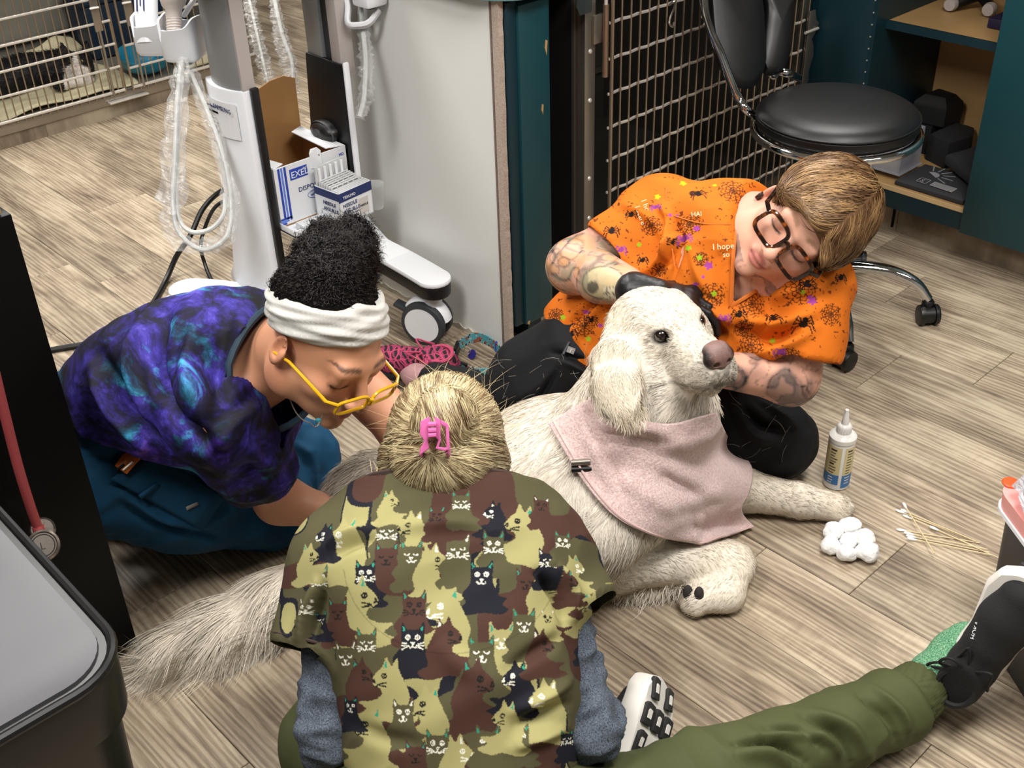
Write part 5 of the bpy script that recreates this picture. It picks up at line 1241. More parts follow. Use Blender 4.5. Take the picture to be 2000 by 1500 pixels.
# ---- fur strands, combed along flow lines
FL = []   # (a, b, length, lift)
def flow(a, b, ln, lift=.25, w=1.0): FL.append((np.asarray(a, float), np.asarray(b, float), ln, lift, w))
flow(dh(0, .165, .0), dh(0, .05, .02), .007, .06); flow(dh(0, .05, .04), dh(0, -.09, .05), .013, .08)
for sx in (-1, 1): flow(dh(sx * .03, .13, -.03), dh(sx * .06, .0, -.04), .010, .08); flow(dh(sx * .06, .02, -.02), dh(sx * .07, -.05, -.08), .022, .15)
flow(earP[0], earP[1], .020, .10, 1.5); flow(earP[1], earP[3], .030, .12, 1.5)
flow(dh(0, .06, -.06), nk1 + cv(.02, -.06, .06), .034, .25); flow(neck0, nk1, .035, .2); flow(nk1, chs, .05, .25)
flow(wth + (0, 0, .12), rib + (0, 0, .12), .038, .14); flow(wth, rib, .045, .2); flow(rib, loin, .045, .2); flow(loin, hip, .045, .2); flow(hip, tailP[0], .05, .2)
flow(sh_, el + cv(-.08, -.05, 0), .045, .15); flow(chs, sh_ + cv(-.05, -.10, 0), .045, .2)
flow(el, wr, .012, .08, 1.6); flow(wr, kn_, .009, .08, 1.4); flow(kn_, pw, .010, .1, 1.4); flow(e2, w2, .012, .08, 1.6); flow(w2, p2 + (p2 - w2), .013, .1, 1.6); flow(th1, th1 + cv(-.2, -.1, 0), .05, .2)
for i in range(len(tailP) - 1):
    d = tailP[i + 1] - tailP[i]; flow(tailP[i], tailP[i + 1] + .55 * np.linalg.norm(d) * cv(.10, -.5, .2), .085 if i else .07, .12)
def flow_at(P, N):
    W_ = np.zeros(len(P)); D = np.zeros((len(P), 3)); LN = np.zeros(len(P)); LI = np.zeros(len(P))
    for a, b, ln, li, w in FL:
        ab = b - a; t = np.clip((P - a) @ ab / (ab @ ab), 0, 1); q = np.linalg.norm(P - a - t[:, None] * ab, axis=1); ww = w / (q ** 4 + 1e-6)
        W_ += ww; D += ww[:, None] * unit(ab); LN += ww * ln; LI += ww * li
    D /= W_[:, None]; LN /= W_; LI /= W_
    D = D - (D * N).sum(1)[:, None] * N; D /= np.linalg.norm(D, axis=1)[:, None] + 1e-6
    return D, LN, LI
TOWEL_TOP = None
def fur(name, n, seed, keep, ls=1.0, wid=.0013, curl=.10, droop=.25, parent=dog, K=6):
    R0 = sample_surface(Vd, Fd, n, seed, keep); N = normals_of(F, R0, .01); D, LN, LI = flow_at(R0, N); rg_ = np.random.default_rng(seed + 1)
    # clumping: neighbouring strands lean together
    cl = np.stack([vnoise(R0, 42, 11 + i) - .5 for i in range(3)], 1) * 1.0; D = D + cl + .16 * rg_.standard_normal(D.shape)
    D -= (D * N).sum(1)[:, None] * N; D /= np.linalg.norm(D, axis=1)[:, None]
    ln = LN * ls * rg_.uniform(.65, 1.25, n); side = np.cross(N, D); ph = vnoise(R0, 30, 5) * 6.28
    P = np.zeros((n, K, 3)); P[:, 0] = R0 - N * .002; d = D + N * LI[:, None] * 1.6
    for j in range(1, K):
        t = j / (K - 1); dj = d + side * (curl * 2.2 * np.sin(ph + t * 4.0))[:, None] + np.array([0, 0, -droop * t * 1.2]) - N * (LI * 1.5 * t)[:, None]
        dj /= np.linalg.norm(dj, axis=1)[:, None]; P[:, j] = P[:, j - 1] + dj * (ln / (K - 1))[:, None]
    dd = DOGF(P.reshape(-1, 3)).reshape(n, K)                                       # keep strands outside the skin
    push = np.clip(.0008 + .002 * np.linspace(0, 1, K)[None] - dd, 0, .02); push[:, 0] = 0; P = P + N[:, None, :] * push[:, :, None]
    P[:, :, 2] = np.maximum(P[:, :, 2], .0012)
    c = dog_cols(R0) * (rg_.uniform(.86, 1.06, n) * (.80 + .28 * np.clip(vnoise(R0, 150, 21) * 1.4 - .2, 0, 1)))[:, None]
    return strands(name, P, wid * rg_.uniform(.7, 1.3, n), M_STRAND, parent, N, c)
def head_zone(P): q = (P - dhc) @ DH; return (np.linalg.norm(q / np.array([.09, .17, .10]), axis=1) < 1.15).astype(float)
def ear_zone(P): return (np.min([np.linalg.norm(P - e, axis=1) for e in earP[1:]], 0) < .055).astype(float)
def leg_zone(P):
    d = []
    for a, b in ((el, wr), (wr, kn_), (kn_, pw), (e2, w2), (w2, p2 * 2 - w2)):
        ab = b - a; t = np.clip((P - a) @ ab / (ab @ ab), 0, 1.0); d.append(np.linalg.norm(P - a - t[:, None] * ab, axis=1))
    return (np.min(d, 0) < .06).astype(float)
def tail_zone(P):
    d = []
    for a, b in zip(tailP[:-1], tailP[1:]):
        ab = b - a; t = np.clip((P - a) @ ab / (ab @ ab), 0, 1.0); d.append(np.linalg.norm(P - a - t[:, None] * ab, axis=1))
    return (np.min(d, 0) < .062).astype(float)
def face_keep(P):
    q = (P - dhc) @ DH; eye = np.min([np.linalg.norm(q - np.array([sx * .037, .066, .020]), axis=1) for sx in (-1, 1)], 0) > .0175; nz = np.linalg.norm(q - np.array([0, .177, .003]), axis=1) > .027
    return head_zone(P) * (1 - ear_zone(P)) * eye * nz
fur('head_fur', 16000, 1, face_keep, .8, .0009, .05, .05)
fur('ear_fur', 5000, 2, ear_zone, 1.1, .0010, .25, .3)
fur('leg_fur', 8000, 3, lambda P: leg_zone(P), .9, .0009, .08, .1)
fur('body_fur', 34000, 4, lambda P: (1 - head_zone(P)) * (1 - leg_zone(P)) * (1 - ear_zone(P)) * (1 - tail_zone(P)) * (P[:, 2] > .012), 1.0, .0012, .16, .15)
fur('tail_fur', 15000, 5, tail_zone, 1.25, .0012, .10, .35, K=8)
# feathering: long wavy hair behind the near front leg and at the chest
def feather(name, roots, tips, n, seed, ln, wid=.0012, wave=.35):
    rg_ = np.random.default_rng(seed); roots = np.array(roots); tips = np.array(tips); k = rg_.random(n) * (len(roots) - 1); i = np.minimum(k.astype(int), len(roots) - 2); f = (k - i)[:, None]
    R0 = roots[i] * (1 - f) + roots[i + 1] * f + .008 * rg_.standard_normal((n, 3)); T0 = tips[i] * (1 - f) + tips[i + 1] * f + .012 * rg_.standard_normal((n, 3)); K = 9
    t = np.linspace(0, 1, K)[None, :, None]; P = R0[:, None] * (1 - t) + T0[:, None] * t; d = T0 - R0; L = np.linalg.norm(d, axis=1); sd = np.cross(d / L[:, None], -_fw); ph = vnoise(R0, 60, 3) * 9
    P += sd[:, None] * (wave * .018 * np.sin(ph[:, None] + np.linspace(0, 7, K)[None]) * np.linspace(0, 1, K)[None])[:, :, None]; P[:, :, 2] += (np.sin(np.linspace(0, math.pi, K)) * .008)[None]
    P[:, :, 2] = np.maximum(P[:, :, 2], .0015)
    return strands(name, P, wid * rg_.uniform(.7, 1.3, n), M_STRAND, dog, np.tile(unit(-_fw + np.array([0, 0, .6])), (n, 1)), dog_cols(R0) * rg_.uniform(.88, 1.08, n)[:, None])
feather('leg_feathering', [Wz(1190, 1125, .06), Wz(1240, 1125, .05), Wz(1300, 1125, .045), Wz(1360, 1125, .04)], [Wz(1165, 1150, .01), Wz(1220, 1172, .006), Wz(1275, 1168, .006), Wz(1325, 1150, .02)], 2200, 6, .08)
feather('tail_plume', [Wz(600, 1160, .04), Wz(520, 1195, .03), Wz(430, 1235, .025), Wz(340, 1265, .02)], [Wz(545, 1265, .006), Wz(455, 1300, .005), Wz(370, 1320, .004), Wz(290, 1300, .004)], 2600, 7, .1)
M_WHISK = mat('whisker', '#e9e6df', .4)

# ================================================================== PINK TOWEL over the dog's chest
def coons(T, L, B, Rr, n, m):
    T, L, B, Rr = [spline(np.array(c, float), k) for c, k in ((T, n), (L, m), (B, n), (Rr, m))]; u = np.linspace(0, 1, n)[None, :, None]; v = np.linspace(0, 1, m)[:, None, None]
    return (1 - v) * T[None] + v * B[None] + (1 - u) * L[:, None] + u * Rr[:, None] - ((1 - u) * (1 - v) * T[0] + u * (1 - v) * T[-1] + (1 - u) * v * B[0] + u * v * B[-1])
n_, m_ = 110, 120
Q = coons([(1072, 828), (1120, 798), (1165, 778), (1205, 800), (1245, 820), (1310, 828), (1360, 816), (1397, 806)], [(1072, 828), (1105, 885), (1145, 948), (1200, 1008), (1270, 1044), (1352, 1058)],
          [(1352, 1058), (1375, 1061), (1410, 1048), (1440, 1040), (1472, 1029)], [(1397, 806), (1425, 862), (1466, 912), (1462, 958), (1447, 995), (1472, 1029)], n_, m_)
qp = Q.reshape(-1, 2); rays = np.stack([ray(x, y) for x, y in qp]); rays /= np.linalg.norm(rays, axis=1)[:, None]
t_ = np.full(len(qp), 1.2)
for _ in range(60): t_ = t_ + np.clip(DOGT(CAMLOC + rays * t_[:, None]) - .009, -.02, .2) * .9
tfl = (CAMLOC[2] - .010) / -rays[:, 2]; t_ = np.minimum(t_, tfl).reshape(m_, n_)
t0_ = t_.copy()
for it in range(240):
    a = t_.copy(); a[1:-1] = (t_[:-2] + t_[2:] + 2 * t_[1:-1]) / 4; b = a.copy(); b[:, 1:-1] = (a[:, :-2] + a[:, 2:] + 2 * a[:, 1:-1]) / 4; t_ = np.minimum(b, t0_)
PT = (CAMLOC + rays * t_.reshape(-1)[:, None]).reshape(m_, n_, 3)
# folds
def seg_d(p, a, b): a, b = np.array(a, float), np.array(b, float); ab = b - a; t = np.clip((p - a) @ ab / (ab @ ab), 0, 1); return np.linalg.norm(p - a - t[:, None] * ab, axis=1), t
fold = np.zeros(len(qp))
for (a, b, w, h) in (((1150, 800), (1165, 850), 10, -.010), ((1165, 850), (1290, 862), 14, -.020), ((1175, 832), (1300, 846), 14, .012), ((1150, 810), (1215, 960), 12, -.010), ((1140, 815), (1200, 965), 14, .008), ((1300, 880), (1420, 845), 16, .010), ((1290, 905), (1400, 960), 18, .012), ((1280, 925), (1380, 980), 16, -.012), ((1330, 905), (1440, 905), 14, -.008), ((1320, 990), (1440, 950), 18, .012), ((1310, 1010), (1450, 975), 14, -.010), ((1366, 1000), (1356, 1058), 8, .012), ((1385, 1010), (1372, 1058), 10, -.016), ((1200, 930), (1330, 1010), 18, .008), ((1250, 880), (1350, 900), 14, -.006)):
    dd, tt = seg_d(qp, a, b); fold += h * np.exp(-(dd / w) ** 2) * np.sin(np.clip(tt, .02, .98) * math.pi) ** .5
fold = fold + .004 * (vnoise(np.c_[qp / 26, 0 * qp[:, :1]], 1, 3) - .5)
fold = np.maximum(fold, -.007)
PT = PT - (rays * fold[:, None]).reshape(m_, n_, 3)
PT[..., 2] = np.maximum(PT[..., 2], .006)
s = NB('pink_terry'); co = s.coord(); nf = s.noise(co, 420, 4, .7); nb_ = s.noise(co, 26, 3)
s.set(col=s.mix(s.ramp(s.noise(co, 260, 4, .7), [(.35, (0, 0, 0, 1)), (.62, (1, 1, 1, 1))]), lin('#cfaaa6'), lin('#f2d9d5')), rough=.95, sheen=.3); s.bump(s.math('ADD', s.noise(co, 230, 5, .75), s.math('MULTIPLY', nb_, .5)), .75, .005); M_TOWEL = s.m
tw = tag(G().add(PT.reshape(-1, 3), [(j * n_ + i, j * n_ + i + 1, (j + 1) * n_ + i + 1, (j + 1) * n_ + i) for j in range(m_ - 1) for i in range(n_ - 1)]).build('towel', M_TOWEL, None, smooth=True), 'pale pink terry towel draped round the dog like a bib', 'towel')
md = tw.modifiers.new('solid', 'SOLIDIFY'); md.thickness = .006; md.offset = 0
# hem band woven along the loose corner and long edge
hm = [PT[j, 3] - (rays.reshape(m_, n_, 3)[j, 3]) * .004 for j in range(0, m_, 2)]
G().tube(spline(hm, 80), .0022, 5).build('hem', mat('pink_hem', '#d9bab5', .9, bump=.3, bscale=500), tw, smooth=True)
hm = [PT[-2, i] - rays.reshape(m_, n_, 3)[-2, i] * .004 for i in range(0, n_, 3)]
G().tube(spline(hm, 60), .0022, 5).build('hem', MATS['pink_hem'], tw, smooth=True)
# black clip showing under the towel edge
kc = Wd(1130, 908, float((Wd(1130, 908, 1) - CAMLOC) @ _fw) * 1.0)
tt = 1.2; dr = unit(ray(1130, 910))
for _ in range(60): tt += float(DOGF((CAMLOC + dr * tt)[None])[0]) * .9
kc = CAMLOC + dr * (tt - .012)
G_ = G(); cx2, cy2 = unit(cv(.99, .05, .1)), unit(cv(-.05, .99, .3)); cz2 = np.cross(cx2, cy2)
cl_ = thing('black_clip', 'black and steel clip on the dog\'s back at the towel edge', 'clip', kc)
G().tube([kc - cx2 * .012 - cy2 * .006, kc + cx2 * .022 - cy2 * .006], .0058, 10).build('clip_barrel', M_NYLON if 'M_NYLON' in globals() else M_DARK, cl_, smooth=True)
G().tube([kc - cx2 * .012 + cy2 * .006, kc + cx2 * .020 + cy2 * .007], .0055, 10).build('clip_bar', M_STEEL, cl_, smooth=True)
# ================================================================== THE CAT in the far kennel
cat = thing('cat', 'black and white cat lying on the fleece blanket inside the kennel', 'cat', Wx(70, 180, -4.3))
cl = unit(cv(.96, .12, -.25)); cf = cv(.24, -.16, .95); cf = unit(cf - (cf @ cl) * cl); cu = np.cross(-cl, cf); CH = np.stack([cl, cf, cu], 1)
chc = Wx(151, 126, -4.27)
def kh(x, y, z): return chc + CH @ np.array([x, y, z], float)
zb_ = KZ + .02
b0c, b1c, b2c = Wx(112, 172, -4.34), Wx(60, 166, -4.36), Wx(0, 168, -4.36)
for q_ in (b0c, b1c, b2c): q_[2] = min(max(q_[2], zb_ + .045), zb_ + .055)
FK = Field(); FK.ell(kh(0, 0, 0), (.050, .050, .044), CH, k=0); FK.ell(kh(0, .036, -.016), (.024, .022, .018), CH, k=.012)
for sx in (-1, 1):
    FK.ell(kh(sx * .030, .012, -.014), (.026, .030, .026), CH, k=.012); FK.cap(kh(sx * .030, -.004, .026), kh(sx * .048, -.008, .086), .025, .005, k=.010, sq=.45, n=cf); FK.ell(kh(sx * .012, .050, -.020), (.012, .010, .009), CH, k=.006)
FK.cap(kh(0, -.02, -.03), b0c, .046, .056, k=.04); FK.cap(b0c, b1c, .056, .066, k=.04); FK.cap(b1c, b2c, .066, .066, k=.04); FK.cap(b2c, b2c + (b2c - b1c) * 1.4, .066, .062, k=.04)
chest_c = kh(.012, .0, -.075); FK.ell(chest_c, (.042, .042, .052), CH, k=.03)
pwA = np.array([*Wx(164, 184, -4.20)[:2], zb_ + .022]); FK.cap(chest_c - (0, 0, .03), pwA, .030, .020, k=.02); pwB = np.array([*Wx(128, 190, -4.20)[:2], zb_ + .024]); FK.cap(b0c - (0, 0, .04), pwB, .036, .022, k=.02); FK.cap(pwB, pwA + (0, -.01, 0), .020, .019, k=.01)
FK.plane((0, 0, zb_ - .004), (0, 0, -1), .01)
pts = np.array([kh(0, .06, .09), b2c + (b2c - b1c) * 1.4, pwA, pwB, kh(.06, 0, 0)]); Vk, Fk_ = mesh_field(FK, pts.min(0) - .11, pts.max(0) + .11, .0062, 2, lambda V, N: .002 * (vnoise(V, 90, 2) - .5)); ok_ = mk('body', Vk, Fk_, mat('cat_fur', '#111', .7, var=.08, bump=.5, bscale=250, bdist=.002, vc='Col'), cat, smooth=True)
q = (Vk - chc) @ CH; cc = np.tile(L3('#0b0b0c'), (len(Vk), 1)); ax = np.abs(q[:, 0])
wf = np.clip((-.006 - q[:, 2] - .55 * np.maximum(ax - .020, 0)) / .004, 0, 1) * (q[:, 1] > .012) * (ax < .046); bl = np.clip((.010 + (.030 - q[:, 2]) * .12 - np.abs(q[:, 0] - .002)) / .003, 0, 1) * (q[:, 1] > .018) * (q[:, 2] < .030)
ch_ = np.clip((.052 - np.linalg.norm((Vk - chest_c) / np.array([1, 1, 1.25]), axis=1)) / .008, 0, 1) * (q[:, 2] < -.02); pw_ = np.clip((.022 - np.linalg.norm(Vk - pwA - np.array([.01, .01, 0]), axis=1)) / .004, 0, 1)
w = np.clip(np.maximum.reduce([wf, bl, ch_, pw_]), 0, 1)[:, None]; cc = cc * (1 - w) + L3('#e6dfd8') * w; pk_ = (np.linalg.norm(q - np.array([0, .060, -.013]), axis=1) < .008)[:, None] * .8; cc = cc * (1 - pk_) + L3('#c99a90') * pk_; ei = ((q[:, 2] > .035) & (q[:, 1] > -.002) & (np.abs(ax - .037) < .010))[:, None] * .12; cc = cc * (1 - ei) + L3('#6b5048') * ei; paint(ok_, cc)
for sx in (-1, 1):
    e = G().lathe([(0, -.007), (.0075, -.002), (.008, .001), (.005, .006), (0, .0075)], kh(sx * .0205, .0385, .006), 14, R=CH @ rot('X', -90)).build('eye', mat('yellow_green_eye', '#a8a04c', .1, spec=.8), cat, smooth=True)
    G().lathe([(0, .0016), (.0032, .001), (.0036, 0)], kh(sx * .0205, .0450, .006), 10, R=CH @ rot('X', -90), sx=.5).build('pupil', M_BLACK, e, smooth=True)
R0 = sample_surface(Vk, Fk_, 9000, 3, lambda P: (P[:, 2] > zb_ + .01).astype(float)); N = normals_of(FK, R0, .01); rg = np.random.default_rng(3); d = unit(b2c - b0c)[None] * .8 + N * .35 + .3 * rg.standard_normal((9000, 3)); d /= np.linalg.norm(d, axis=1)[:, None]; P = R0[:, None] + d[:, None] * np.linspace(0, .014, 3)[None, :, None]
qq = (R0 - chc) @ CH; near = np.argmin(np.abs(R0[:, :1] * 0), 0); import_idx = None
# strand colour copied from the nearest skin colour rule
def cat_col(Pp):
    q = (Pp - chc) @ CH; ax = np.abs(q[:, 0]); wf = ((-.006 - q[:, 2] - .55 * np.maximum(ax - .020, 0)) > 0) & (q[:, 1] > .012) & (ax < .046); bl = (np.abs(q[:, 0] - .002) < .010 + (.030 - q[:, 2]) * .12) & (q[:, 1] > .018) & (q[:, 2] < .03); ch_ = (np.linalg.norm((Pp - chest_c) / np.array([1, 1, 1.25]), axis=1) < .05) & (q[:, 2] < -.02); w = (wf | bl | ch_)[:, None]; return np.where(w, L3('#e6dfd8'), L3('#0b0b0c'))
strands('fur', P, .0016, mat('cat_strand', '#111', .6, vc='Col'), cat, N, cat_col(R0))
# ================================================================== PEOPLE: shared building blocks
M_SKIN = mat('skin', '#c99a80', .5, var=.03, vscale=40, bump=.05, bscale=500, bdist=.0006, vc='Col', spec=.4)
M_INKED = M_SKIN
class Multi:
    """smooth union of several fields"""
    def __init__(s, *fk): s.fk = fk
    def __call__(s, P):
        d = None
        for f, k in s.fk: e = f(P); d = e if d is None else smin(d, e, k)
        return d
class Head:
    def __init__(s, c, l, f):
        s.l = unit(l); f = np.asarray(f, float); s.f = unit(f - (f @ s.l) * s.l); u = np.cross(s.l, s.f); s.u = u; s.c = np.asarray(c, float)
        s.u = np.cross(-s.l, s.f); s.R = np.stack([s.l, s.f, s.u], 1)
    def __call__(s, x, y, z): return s.c + s.R @ np.array([x, y, z], float)
    def loc(s, P): return (np.asarray(P) - s.c) @ s.R
def head_prims(F, h, k0=.02):
    R = h.R
    F.ell(h(0, -.014, .042), (.073, .094, .080), R, k=k0); F.ell(h(0, .028, -.018), (.058, .060, .074), R, k=.03); F.ell(h(0, .042, -.066), (.043, .046, .040), R, k=.03)
    F.ell(h(0, .078, -.096), (.019, .015, .016), R, k=.02)
    for sx in (-1, 1):
        F.ell(h(sx * .042, .052, -.024), (.022, .026, .019), R, k=.02)
        F.ell(h(sx * .033, .0895, .006), (.0165, .010, .0115), R, k=.010, op='-')
        F.ell(h(sx * .032, .0745, .003), (.0145, .0130, .0120), R, k=.004)
        F.ell(h(sx * .052, -.004, -.06), (.02, .03, .035), R, k=.03)
    F.cap(h(-.036, .078, .024), h(.036, .078, .024), .013, .013, k=.016)
    F.cap(h(0, .088, .012), h(0, .110, -.026), .0080, .0105, k=.010); F.ell(h(0, .1115, -.031), (.0115, .0105, .0095), R, k=.006)
    for sx in (-1, 1): F.ell(h(sx * .0125, .1005, -.0345), (.0075, .010, .0075), R, k=.005)
    F.cap(h(-.017, .0885, -.0575), h(.017, .0885, -.0575), .0058, .0058, k=.007); F.ell(h(0, .0945, -.058), (.012, .0065, .0050), R, k=.005)
    F.ell(h(0, .092, -.0685), (.0165, .0080, .0058), R, k=.006); F.cap(h(-.02, .1005, -.0628), h(.02, .1005, -.0628), .0016, .0016, k=.003, op='-')
    for sx in (-1, 1):
        Re = R @ rot('Z', sx * -18) @ rot('X', -12)
        F.ell(h(sx * .079, -.012, -.004), (.0075, .0185, .031), Re, k=.006); F.ell(h(sx * .083, -.010, .003), (.0065, .0125, .020), Re, k=.006, op='-'); F.ell(h(sx * .080, -.004, -.006), (.005, .006, .010), Re, k=.004)
def face_cols(h, P, base, lip, brow, blush='#c97f6c', brow_w=1.0, lash='#2a1b16'):
    q = h.loc(P); c = np.tile(L3(base), (len(P), 1)); ax = np.abs(q[:, 0]); fr = q[:, 1] > .04
    def put(w, col): nonlocal c; w = np.clip(np.asarray(w, float), 0, 1)[:, None]; c = c * (1 - w) + L3(col) * w
    put(np.exp(-((ax - .042) ** 2 + (q[:, 2] + .03) ** 2) / .018 ** 2) * fr * .30, blush); put(np.exp(-(ax ** 2 + (q[:, 2] + .031) ** 2) / .012 ** 2) * fr * .25, blush)
    ear = (ax > .068) & (q[:, 1] < .02); put(ear * .25, blush)
    m1 = np.clip((1.25 - ((q[:, 0] / .024) ** 2 + ((q[:, 2] + .0630) / .0120) ** 2)) / .5, 0, 1) * (q[:, 1] > .075); put(m1 * .8, lip); put(np.exp(-((q[:, 2] + .0625) / .0018) ** 2) * (ax < .021) * (q[:, 1] > .075) * .9, '#7a3f38')
    bz = .0300 + .0045 * np.sin(np.clip((ax - .012) / .040, 0, 1) * 2.6); put(np.exp(-((q[:, 2] - bz) / (.0036 * (1.25 - np.clip((ax - .012) / .04, 0, 1) * .7))) ** 4) * np.clip((ax - .010) / .006, 0, 1) * np.clip((.056 - ax) / .008, 0, 1) * (q[:, 1] > .05) * .85 * brow_w, brow)
    ez = -.0050 - .0035 * (1 - ((ax - .032) / .0155) ** 2); put(np.exp(-((q[:, 2] - ez) / .0024) ** 4) * np.clip((.0175 - np.abs(ax - .032)) / .004, 0, 1) * (q[:, 1] > .06), lash)
    put(np.exp(-((ax - .032) ** 2 / .014 ** 2 + (q[:, 2] - .004) ** 2 / .009 ** 2)) * (q[:, 1] > .06) * .30, '#a0604f')
    return c
def hand_prims(F, wrist, d, nrm, s=1.0, curl=.6, thumb=1):
    """palm with four separate curled fingers and a thumb; d along the palm, nrm the back of the hand"""
    d = unit(d); n = unit(np.asarray(nrm) - (np.asarray(nrm) @ d) * d); b = np.cross(d, n); w = np.asarray(wrist, float); J = []
    F.cap(w, w + d * .05 * s, .023 * s, .030 * s, k=.012, sq=.62, n=n); F.cap(w + d * .05 * s - b * .018 * s, w + d * .085 * s - b * .026 * s, .022 * s, .016 * s, k=.010, sq=.7, n=n); F.cap(w + d * .05 * s + b * .018 * s, w + d * .085 * s + b * .028 * s, .022 * s, .016 * s, k=.010, sq=.7, n=n)
    F.cap(w + d * .08 * s - b * .028 * s, w + d * .08 * s + b * .028 * s, .0135 * s, .0135 * s, k=.008)
    for i, (o_, L) in enumerate(((-.030, .058), (-.010, .072), (.010, .078), (.030, .068))):
        p = w + d * (.088 - abs(o_) * .25) * s + b * o_ * s; a = curl * .7; dd = d
        for q, (fl, r0) in enumerate(((.42, .0092), (.32, .0086), (.26, .0078))):
            a_ = curl * (.55 + q * .55); dd = d * math.cos(a_) - n * math.sin(a_); p2_ = p + dd * L * fl * s; F.cap(p, p2_, r0 * s, (r0 - .0007) * s, k=.0025); p = p2_
        J.append(p)
    t0 = w + d * .025 * s + b * .028 * s * thumb; t1 = t0 + unit(d * .6 + b * .75 * thumb - n * .3) * .040 * s; t2 = t1 + unit(d * .9 + b * .2 * thumb - n * .5) * .032 * s
    F.cap(t0, t1, .0135 * s, .0110 * s, k=.010); F.cap(t1, t2, .0105 * s, .0085 * s, k=.004)
    return J
def on_surfaces(fn, pp, off=0.0, t0=1.0):
    d = np.stack([unit(ray(x, y)) for x, y in pp]); t = np.full(len(d), t0)
    for _ in range(55): t = t + fn(CAMLOC + d * t[:, None]) * .9
    return CAMLOC + d * (t - off)[:, None]
def on_surface(fn, px, py, off=0.0, t0=1.0): return on_surfaces(fn, [(px, py)], off, t0)[0]
def garment(name, fn, lo, hi, h, m, parent, cuts=(), disp=None, solid=.004, it=1, ref=0, cols=None, front=None):
    """cloth surface of a field with open hems at the cuts (point, normal, reach)"""
    V, Fc = mesh_field(fn, lo, hi, h, 2); keep = np.ones(len(Fc), bool); C_ = V[Fc].mean(1)
    if it: Vs = smooth_verts(V, Fc, it)
    else: Vs = V
    for p, n, rch in cuts:
        n = unit(n); q = C_ - np.asarray(p); keep &= ~((np.abs(q @ n) < h * .75) & (np.linalg.norm(q, axis=1) < rch) & (np.abs(_fn(V, Fc) @ n) > .72))
    V = Vs; Fc = Fc[keep]
    if len(cuts): V, Fc = compact(V, Fc); V, _ = clean_hem(V, Fc)
    if ref: V, Fc = compact(V, Fc); V, Fc = refine(V, Fc, ref); V = smooth_verts(V, Fc, 2 * ref)
    if disp is not None: N = normals_of(fn, V, h); V = V + N * disp(V, N)[:, None]
    V, Fc = compact(V, Fc)
    outs = []
    for nm, sel in ((name, None),):
        o = mk(nm, V, Fc, m, parent, smooth=True)
        if cols is not None: paint(o, cols(V))
        if solid: md = o.modifiers.new('solid', 'SOLIDIFY'); md.thickness = solid; md.offset = -1
        outs.append(o)
    return outs[0], V, Fc
def boundary(V, f):
    e = np.concatenate([f[:, [0, 1]], f[:, [1, 2]], f[:, [2, 3]], f[:, [3, 0]]]); es = np.sort(e, 1); key = es[:, 0] * len(V) + es[:, 1]; u, ix, ct = np.unique(key, return_index=True, return_counts=True); return es[ix[ct == 1]]
def clean_hem(V, f, it=12, w=.5):
    """straighten the open edges of a cloth"""
    b = boundary(V, f); E = np.concatenate([b, b[:, ::-1]]); n = len(V); c = np.bincount(E[:, 0], minlength=n); on = c >= 2; V = V.copy()
    for _ in range(it):
        S = np.stack([np.bincount(E[:, 0], V[E[:, 1], i], n) for i in range(3)], 1)[on] / c[on][:, None]; V[on] += w * (S - V[on])
    return V, on
def px_folds(fn, L, t0=1.0):
    """folds given by their picture positions, laid on the surface: (points, width, height)"""
    out = []
    for pts, w, hh in L:
        P = on_surfaces(fn, spline(np.array(pts, float), 7), 0.0, t0); out.append((P, w, hh))
    return out
def fold_disp(V, FL_):
    o = np.zeros(len(V))
    for P, w, hh in FL_:
        best = np.full(len(V), 9.0); tt = np.zeros(len(V)); n = len(P) - 1; near = np.linalg.norm(V - P.mean(0), axis=1) < np.linalg.norm(P - P.mean(0), axis=1).max() + 3 * w; ii = np.flatnonzero(near)
        if not len(ii): continue
        v = V[ii]; bq = np.full(len(ii), 9.0); bt = np.zeros(len(ii))
        for i in range(n):
            ab = P[i + 1] - P[i]; t = np.clip((v - P[i]) @ ab / (ab @ ab + 1e-12), 0, 1); q = np.linalg.norm(v - P[i] - t[:, None] * ab, axis=1); m = q < bq; bq[m] = q[m]; bt[m] = (i + t[m]) / n
        o[ii] += 2.0 * hh * np.exp(-(bq / w) ** 2) * np.sin(np.clip(bt, .03, .97) * math.pi) ** .6
    return o
def _fn(V, Fc):
    n = np.cross(V[Fc[:, 2]] - V[Fc[:, 0]], V[Fc[:, 3]] - V[Fc[:, 1]]); return n / (np.linalg.norm(n, axis=1)[:, None] + 1e-12)
def folds(V, L):
    """ridges (+) and creases (-) along segments: (a, b, width, height)"""
    o = np.zeros(len(V))
    for a, b, w, hh in L:
        a, b = np.asarray(a, float), np.asarray(b, float); ab = b - a; t = np.clip((V - a) @ ab / (ab @ ab), 0, 1); q = np.linalg.norm(V - a - t[:, None] * ab, axis=1); o += hh * np.exp(-(q / w) ** 2) * np.sin(np.clip(t, .03, .97) * math.pi) ** .6
    return o
def wrinkle(V, d, f, amp, seed=0, stretch=.25):
    """soft irregular wrinkles running along direction d"""
    d = unit(d); Q = V - np.outer(V @ d, d) * (1 - stretch); return 1.5 * amp * (np.abs(vnoise(Q, f, seed) - .5) * -2 + .5 + .6 * (vnoise(Q, f * 2.1, seed + 1) - .5))
